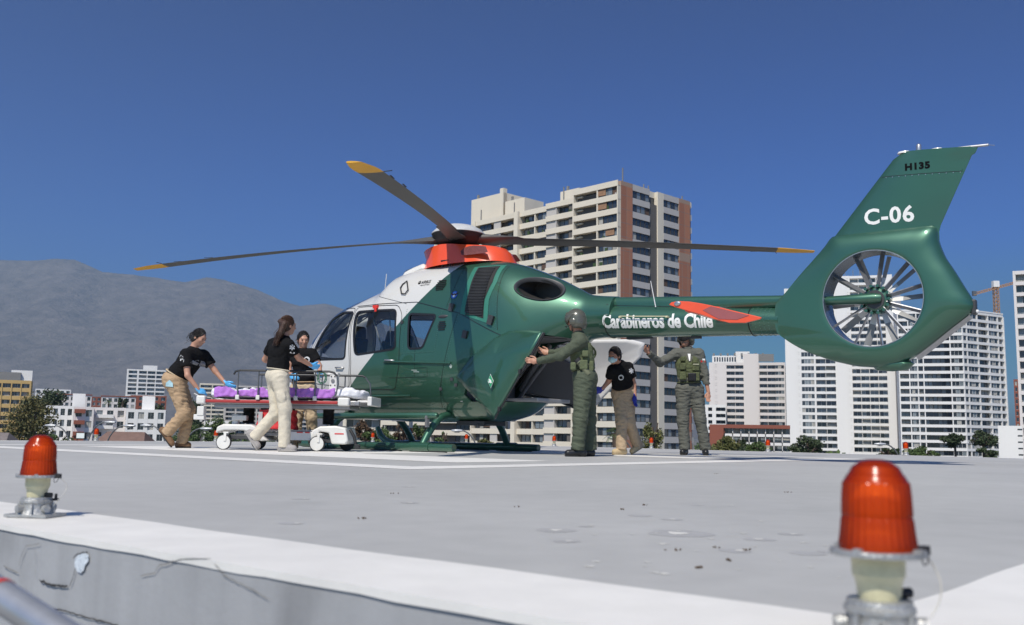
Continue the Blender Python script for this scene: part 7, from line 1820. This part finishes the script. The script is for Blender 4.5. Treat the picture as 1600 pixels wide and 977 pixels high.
# ---------- trees
M_trunk = mat('bark', (.085, .06, .045), .95, var=.25, vs=3)
def leafmat(name, c1, c2):
    m = bpy.data.materials.new(name); m.use_nodes = True; n, l = m.node_tree.nodes, m.node_tree.links; p = n['Principled BSDF']; p.inputs['Roughness'].default_value = .7
    at_ = n.new('ShaderNodeNewGeometry'); r_ = n.new('ShaderNodeValToRGB'); r_.color_ramp.elements[0].color = (*c1, 1); r_.color_ramp.elements[1].color = (*c2, 1); l.new(at_.outputs['Random Per Island'], r_.inputs[0]); l.new(r_.outputs[0], p.inputs['Base Color']); return m
LEAF = {'green': leafmat('leaf_green', (.030, .055, .014), (.10, .15, .040)), 'autumn': leafmat('leaf_autumn', (.05, .06, .018), (.15, .125, .040)), 'dark': leafmat('leaf_dark', (.020, .034, .014), (.06, .085, .03)), 'yellow': leafmat('leaf_yellow', (.07, .085, .02), (.16, .15, .045)), 'brown': leafmat('leaf_brown', (.06, .035, .018), (.12, .07, .035))}
def tree(label, px, pyt, Y, wpx, kind, pyb=None, name='tree', n=1500, squash=1.0, clumps=22, leaf=None, seed=1, group=None, cat='tree'):
    r = random.Random(seed * 7 + int(px)); s = Y / 1486; w_ = wpx * s / 2 * 1.22; top = at(px, pyt, Y); base = GZ; t = thing(name, label, cat, (top.x, Y, base), 0, group)
    H_ = top.z - base; ch = (pyb - pyt) * s * 1.15; cz = H_ - ch / 2
    mb = MB(); mb.tube([(0, 0, 0), (.1, 0, H_ * .4), (-.05, .1, cz), (0, 0, H_ - ch * .25)], [.32, .25, .16, .05], 8)
    for i in range(6):
        a = r.uniform(0, 2 * PI); q = r.uniform(.45, .85); z0 = cz - ch * .3; mb.tube([(0, 0, z0), (w_ * q * .5 * math.cos(a), w_ * q * .5 * math.sin(a), cz - ch * .05), (w_ * q * math.cos(a), w_ * q * math.sin(a), cz + r.uniform(-.2, .35) * ch)], [.13, .08, .03], 6)
    mb.build('trunk', M_trunk, t, smooth=50)
    V = []; ls = leaf or max(.08, 2.1 * s); cl = []
    for i in range(clumps):
        while True:
            p = Vector((r.uniform(-1, 1), r.uniform(-1, 1), r.uniform(-1, 1)))
            if p.length < 1: break
        p = p * .80; cl.append((Vector((p.x * w_, p.y * w_, cz + p.z * ch / 2)), r.uniform(.22, .40)))
    vs = []
    n = int(n * 1.9)
    for i in range(n):
        c_, cr_ = cl[r.randrange(clumps)]; d = Vector((r.gauss(0, 1), r.gauss(0, 1), r.gauss(0, 1))); d.normalize(); rad = r.random() ** .45
        p = c_ + Vector((d.x * w_ * cr_, d.y * w_ * cr_, d.z * ch * .5 * cr_)) * rad
        a = Vector((r.gauss(0, 1), r.gauss(0, 1), r.gauss(0, 1))).normalized() * ls * r.uniform(.5, 1.2); b = a.cross(Vector((r.gauss(0, 1), r.gauss(0, 1), r.gauss(0, 1)))).normalized() * ls * r.uniform(.3, .8)
        vs += [p - a, p + b, p + a, p - b]
    c2 = MB(); c2.v = [tuple(v) for v in vs]; c2.f = [(4 * i, 4 * i + 1, 4 * i + 2, 4 * i + 3) for i in range(n)]; c2.mi = [0] * n
    me = bpy.data.meshes.new('crown'); me.from_pydata(c2.v, [], c2.f); me.materials.append(LEAF[kind]); link('crown', me, t); return t
def palm(label, px, pyt, Y, wpx, seed=0):
    r = random.Random(seed); s = Y / 1486; top = at(px, pyt, Y); t = thing('palm_tree', label, 'palm tree', (top.x, Y, GZ)); H_ = top.z - GZ; w_ = wpx * s / 2; z0 = H_ - w_ * .7
    mb = MB(); mb.tube([(0, 0, 0), (.1, 0, z0 * .5), (0, 0, z0)], [.28, .2, .22], 8); mb.build('trunk', M_trunk, t, smooth=50)
    for i in range(26):
        a = r.uniform(0, 2 * PI); el = r.uniform(-.3, 1.35); fr = MB(); P = []
        for k in range(8):
            u = k / 7; rr = w_ * u * math.cos(el * (1 - u * .3)); zz = z0 + w_ * (math.sin(el) * u * 1.1 - .65 * u * u); P.append(Vector((rr * math.cos(a), rr * math.sin(a), zz)))
        sd = Vector((-math.sin(a), math.cos(a), 0)); vs, fs = [], []
        for k in range(7):
            for q in range(3):
                p = P[k].lerp(P[k + 1], q / 3); L_l = w_ * .28 * math.sin((k + q / 3) / 7 * PI * .9 + .25); 
                for sg in (-1, 1):
                    b0 = len(vs); e_ = p + sd * sg * L_l + (P[k + 1] - P[k]).normalized() * L_l * .5 - Vector((0, 0, L_l * .45)); vs += [p, p + (P[k + 1] - P[k]) * .18, e_]; fs.append((b0, b0 + 1, b0 + 2))
        fr.add(vs, fs); fr.build('frond', LEAF['green'], t)
    return t
TR = [('large autumn tinted tree below the yellow block', 58, 612, 150, 78, 'autumn', 700, 3200, 30), ('dark green tree in front of the distant rooftops at left', 78, 603, 260, 58, 'dark', 660, 1900, 24),
      ('low green bush tree beside the foreground lamp dome', 92, 674, 110, 40, 'green', 705, 1000, 14), ('dark cypress like tree behind the distant tower houses', 192, 617, 330, 12, 'dark', 640, 500, 8),
      ('dark tree group left of the leaning woman', 245, 628, 330, 36, 'dark', 650, 900, 12), ('dark green tree right behind the leaning woman', 306, 610, 300, 26, 'dark', 690, 1100, 14),
      ('green tree behind the stretcher head end', 345, 640, 170, 46, 'green', 700, 1600, 20), ('mid green tree between stretcher and hills', 300, 655, 180, 50, 'green', 705, 1300, 18),
      ('reddish brown shrub tree beside the stretcher wheels', 572, 656, 95, 34, 'brown', 690, 1100, 14), ('green shrub tree under the front of the helicopter', 590, 668, 88, 48, 'green', 700, 1500, 16),
      ('green shrub tree framed by the front skid strut', 655, 657, 92, 24, 'green', 700, 900, 12), ('yellow brown shrub between the skid struts', 630, 660, 100, 30, 'brown', 700, 800, 12),
      ('slender conifer beneath the helicopter belly', 694, 670, 85, 10, 'green', 696, 400, 7), ('thin leafy shrub left of the helmeted man', 760, 685, 85, 30, 'yellow', 700, 300, 8),
      ('tall thin leafy tree right of the masked woman', 1020, 648, 60, 34, 'yellow', 715, 900, 16), ('olive bush behind the vest man at right', 1130, 680, 110, 44, 'yellow', 712, 1500, 18),
      ('green bush before the terrace block', 1185, 684, 110, 46, 'green', 712, 1300, 16), ('low green bush at the foot of the terrace block', 1155, 676, 120, 20, 'dark', 712, 700, 10),
      ('dark bush at the foot of the white tower', 1262, 681, 110, 48, 'dark', 714, 1500, 18), ('round dark bush left of the rightmost far lamp', 1388, 697, 80, 34, 'dark', 716, 700, 12),
      ('light green bush right of the rightmost far lamp', 1440, 697, 80, 44, 'green', 718, 1300, 16), ('umbrella pine with flat top before the white corner tower', 1492, 675, 150, 40, 'dark', 697, 1100, 14),
      ('second flat topped pine beside the grey box building', 1536, 673, 150, 38, 'dark', 700, 1100, 14), ('low dark bush at the foot of the two pines', 1540, 700, 100, 30, 'dark', 718, 600, 10),
      ('green tree between skids and cream tower', 690, 680, 140, 30, 'green', 700, 500, 10)]
for i, (lb, px, pyt, Y, wpx, kd, pyb, n, cl) in enumerate(TR): tree(lb, px, pyt, Y, wpx, kd, pyb, n=n, clumps=cl, seed=i + 3)
palm('palm tree in front of the distant pink roofed apartments', 170, 622, 330, 17, 3); palm('small palm left of the masked woman at the deck edge', 962, 662, 60, 42, 5)
# lower city fabric further out: rooftops nobody can tell apart, as one mass of tree cover
# ---------- street lamps, floodlight, crane
M_pole = mat('lamp_pole_grey', (.16, .165, .17), .5, metal=.5, var=.1); M_head = mat('lamp_head_grey', (.55, .56, .57), .4, metal=.3, var=.08)
def street_lamp(px, py, Y, side_, lb, span=1.35, big=1.0):
    p = at(px, py, Y); t = thing('street_lamp', lb, 'street lamp', (p.x + side_ * span, Y, GZ), 0, 'curved street lamps below the helipad'); z = p.z - GZ
    mb = MB(); pts = [(0, 0, 0), (0, 0, z - 2.2)]
    for k in range(11):
        a = k / 10 * PI / 2; pts.append((-side_ * span * .85 * (1 - math.cos(a)), 0, z - 1.6 + 1.62 * math.sin(a)))
    mb.tube(pts, [.08, .065] + [.045] * 11, 8); mb.build('pole', M_pole, t, smooth=60)
    mb = MB(); mb.lathe([(.01, -.38), (.10, -.34), (.17, -.1), (.17, .1), (.12, .34), (.01, .38)], 14, (-side_ * span, 0, z), Euler((0, PI / 2, 0)).to_matrix() @ Matrix.Diagonal((.5, 1, 1 * big))); mb.build('lamp_head', M_head, t, smooth=50)
    mb = MB(); mb.lathe([(.01, -.02), (.13, 0), (.10, .03), (.01, .035)], 14, (-side_ * span, 0, z - .11), Matrix.Diagonal((1.6, 1, -1))); mb.build('lamp_glass', M_frame_w, t, smooth=50)
for px, py, Y, sd, lb in ((79, 665, 62, 1, 'curved street lamp before the autumn tree at left'), (172, 660, 62, -1, 'curved street lamp right of the floodlight'), (202, 665.5, 58, -1, 'curved street lamp over the brown tiled roof'),
                          (228, 665, 62, 1, 'curved street lamp just left of the leaning woman'), (322, 670, 58, 1 if False else -1, 'curved street lamp left of the stretcher wheels'), (405, 672, 64, -1, 'curved street lamp hidden behind the stretcher'),
                          (714, 673, 62, 1, 'curved street lamp under the helicopter belly'), (958, 684, 62, 1, 'street lamp head beside the small palm'), (1375, 694, 62, 1, 'curved street lamp at the foot of the white corner tower')):
    street_lamp(px, py, Y, sd, lb)
fl = thing('floodlight', 'white faced square floodlight standing on the far left deck edge', 'floodlight', tuple(Vector((at(126, 681, 19.2).x, 19.2, -.05))))
zf = at(126, 681, 19.2).z + .05
mb = MB(); mb.box((0, .02, zf), (.19, .06, .135)); o = mb.build('housing', M_black, fl); bevel(o, .008)
mb = MB(); mb.box((0, -.013, zf), (.155, .004, .10)); mb.build('diffuser', mat('diffuser_white', (.80, .84, .80), .4, var=0), fl)
mb = MB(); mb.tube([(-.08, .03, zf), (-.08, .03, 0), (.08, .03, 0), (.08, .03, zf)], .010, 6); mb.build('bracket', M_black, fl)
# tower crane
M_crane = mat('crane_ochre', (.46, .24, .09), .7, var=.1); Yc = 520
cb = at(1563, 600, Yc); cr_ = thing('tower_crane', 'ochre tower crane standing behind the white corner tower', 'crane', (cb.x, Yc, GZ)); zc = at(1563, 446, Yc).z - GZ
mb = MB(); hw_ = 1.1; z = 30
while z < zc:
    for a in ((-1, -1), (1, -1), (1, 1), (-1, 1)):
        b = {(-1, -1): (1, -1), (1, -1): (1, 1), (1, 1): (-1, 1), (-1, 1): (-1, -1)}[a]
        mb.bar((a[0] * hw_, a[1] * hw_, z), (a[0] * hw_, a[1] * hw_, z + 2.2), .28, .28); mb.bar((a[0] * hw_, a[1] * hw_, z), (b[0] * hw_, b[1] * hw_, z + 2.2), .2, .2); mb.bar((a[0] * hw_, a[1] * hw_, z), (b[0] * hw_, b[1] * hw_, z), .2, .2)
    z += 2.2
stuff(mb.build('mast', M_crane, cr_))
tipL = at(1521, 461.5, Yc) - Vector((cb.x, Yc, GZ)); tipR = at(1610, 437, Yc) - Vector((cb.x, Yc, GZ)); tipL.y = 0; tipR.y = 0
mb = MB(); n_ = 24
for i in range(n_):
    a, b = tipL.lerp(tipR, i / n_), tipL.lerp(tipR, (i + 1) / n_); c_ = (a + b) / 2 + Vector((0, 0, 1.3))
    for y in (-.6, .6): mb.bar(a + Vector((0, y, 0)), b + Vector((0, y, 0)), .24, .24); mb.bar(a + Vector((0, y, 0)), c_, .16, .16); mb.bar(c_, b + Vector((0, y, 0)), .16, .16)
    if i < n_ - 1: mb.bar(c_, tipL.lerp(tipR, (i + 1.5) / n_) + Vector((0, 0, 1.3)), .24, .24)
stuff(mb.build('jib', M_crane, cr_))
mb = MB(); mb.box((0, 0, zc + .6), (3.2, 2.6, 3.4)); mb.build('cab', M_white_w, cr_); mb = MB(); mb.box(tuple(tipL + Vector((.6, 0, 1.0))), (2.0, 1.4, 2.6)); mb.build('counterweight', M_pole, cr_)

# ---------- mountains
RID = [(-700, 470), (-300, 430), (-100, 412), (0, 402), (50, 404), (85, 400), (115, 402), (135, 410), (160, 421), (210, 424), (260, 432), (290, 436), (322, 428), (350, 432), (400, 448), (440, 465), (470, 474), (510, 470), (540, 480), (600, 500), (700, 540), (850, 575), (1000, 612), (1200, 650), (1500, 672), (2200, 690)]
YM = 11000.0
rx = []; rzv = []
for px, py in RID: p = at(px, py, YM); rx.append(p.x); rzv.append(p.z)
def hnoise(x, y, s):
    rg = np.random.RandomState(s); v = 0; a = 1.0; f_ = 1.0; tot = 0
    for o in range(6):
        for _ in range(3):
            th = rg.uniform(0, 6.28); ph = rg.uniform(0, 6.28); v = v + a * (1 - 2 * np.abs(np.sin((x * math.cos(th) + y * math.sin(th)) * f_ + ph + .8 * np.sin((x * math.sin(th) - y * math.cos(th)) * f_ * .7 + ph)))) / 3
        tot += a; a *= .58; f_ *= 1.9
    return v / tot
nx_, ny_ = 520, 150
gx = np.linspace(-11000, 11000, nx_); gy = np.linspace(6200, 13500, ny_); GX, GY = np.meshgrid(gx, gy)
tt_ = (GY - 6200) / (YM - 6200); ridge = np.interp(GX, rx, rzv)
scale_y = np.interp(GX * YM / np.maximum(GY, 1), rx, rzv)
prof_ = np.where(tt_ < 1, np.clip(tt_, 0, 1) ** 1.25, 1 - (tt_ - 1) * .9)
nn_ = hnoise(GX / 620, GY / 800, 4)
Hm = scale_y * prof_ * (GY / YM) ** 0 * 1.0 + (nn_ * 240 - 20) * np.clip(tt_ * 1.6, 0, 1) * np.clip((1.02 - tt_) * 3.0, .16, 1) * np.clip(scale_y / 900, .1, 1)
Hm = np.maximum(Hm, GZ - 30) - 25
mv = np.stack([GX.ravel(), GY.ravel(), Hm.ravel()], 1); ii = np.arange(nx_ * ny_).reshape(ny_, nx_)
mf = np.stack([ii[:-1, :-1].ravel(), ii[:-1, 1:].ravel(), ii[1:, 1:].ravel(), ii[1:, :-1].ravel()], 1)
M_mt = mat('mountain_scrub', (.25, .21, .185), 1.0, var=.35, vs=.006, spec=.1)
_nt = M_mt.node_tree; _nb = _nt.nodes.new('ShaderNodeTexNoise'); _nb.inputs['Scale'].default_value = .0035; _nb.inputs['Detail'].default_value = 10; _nb.inputs['Roughness'].default_value = .7; _tc = _nt.nodes.new('ShaderNodeTexCoord'); _nt.links.new(_tc.outputs['Object'], _nb.inputs['Vector'])
_bp = _nt.nodes.new('ShaderNodeBump'); _bp.inputs['Strength'].default_value = .9; _bp.inputs['Distance'].default_value = 170; _nt.links.new(_nb.outputs['Fac'], _bp.inputs['Height']); _nt.links.new(_bp.outputs[0], _nt.nodes['Principled BSDF'].inputs['Normal'])
mo = np_obj('mountain_range', [(mv, mf)], M_mt, None); struct(mo)
# ---------- haze
hz = MB(); hz.bb((-12000, -900, GZ - 30), (12000, 13700, float(Hm.max()) + 40)); HZ = bpy.data.materials.new('haze'); HZ.use_nodes = True; n, l = HZ.node_tree.nodes, HZ.node_tree.links
n.remove(n['Principled BSDF']); pv = n.new('ShaderNodeVolumePrincipled'); pv.inputs['Color'].default_value = (.54, .79, 1.0, 1); pv.inputs['Density'].default_value = 0.0001; pv.inputs['Anisotropy'].default_value = .3
l.new(pv.outputs[0], n['Material Output'].inputs['Volume'])
ho = hz.build('haze', HZ); stuff(ho)
# ---------- far tree cover between the blocks, one mass
_rg = np.random.RandomState(5); _c = []
while len(_c) < 900:
    y_ = 70 + 900 * _rg.rand() ** 1.3; x_ = _rg.uniform(-1.0, 1.0) * y_
    _c.append((x_, y_, GZ + _rg.uniform(2.5, 6.5), _rg.uniform(2.2, 4.5)))
_c = np.array(_c); K_ = 70; ci = np.repeat(np.arange(len(_c)), K_); dv = _rg.normal(size=(len(ci), 3)); dv /= np.linalg.norm(dv, axis=1)[:, None]
pc = _c[ci, :3] + dv * _c[ci, 3:4] * (_rg.rand(len(ci), 1) ** .4) * np.array([1, 1, .75]); pc[:, 2] = np.maximum(pc[:, 2], GZ + .1)
ax_ = _rg.normal(size=pc.shape); ax_ *= .75 / np.linalg.norm(ax_, axis=1)[:, None]; bx_ = np.cross(ax_, _rg.normal(size=pc.shape)); bx_ *= .6 / np.linalg.norm(bx_, axis=1)[:, None]
qv = np.stack([pc - ax_, pc + bx_, pc + ax_, pc - bx_], 1).reshape(-1, 3); tc_ = np_obj('tree_cover', [(qv, np.arange(len(qv)).reshape(-1, 4))], LEAF['green'], None)
tag(stuff(tc_), 'low mass of green treetops filling the streets between the far buildings', 'trees')
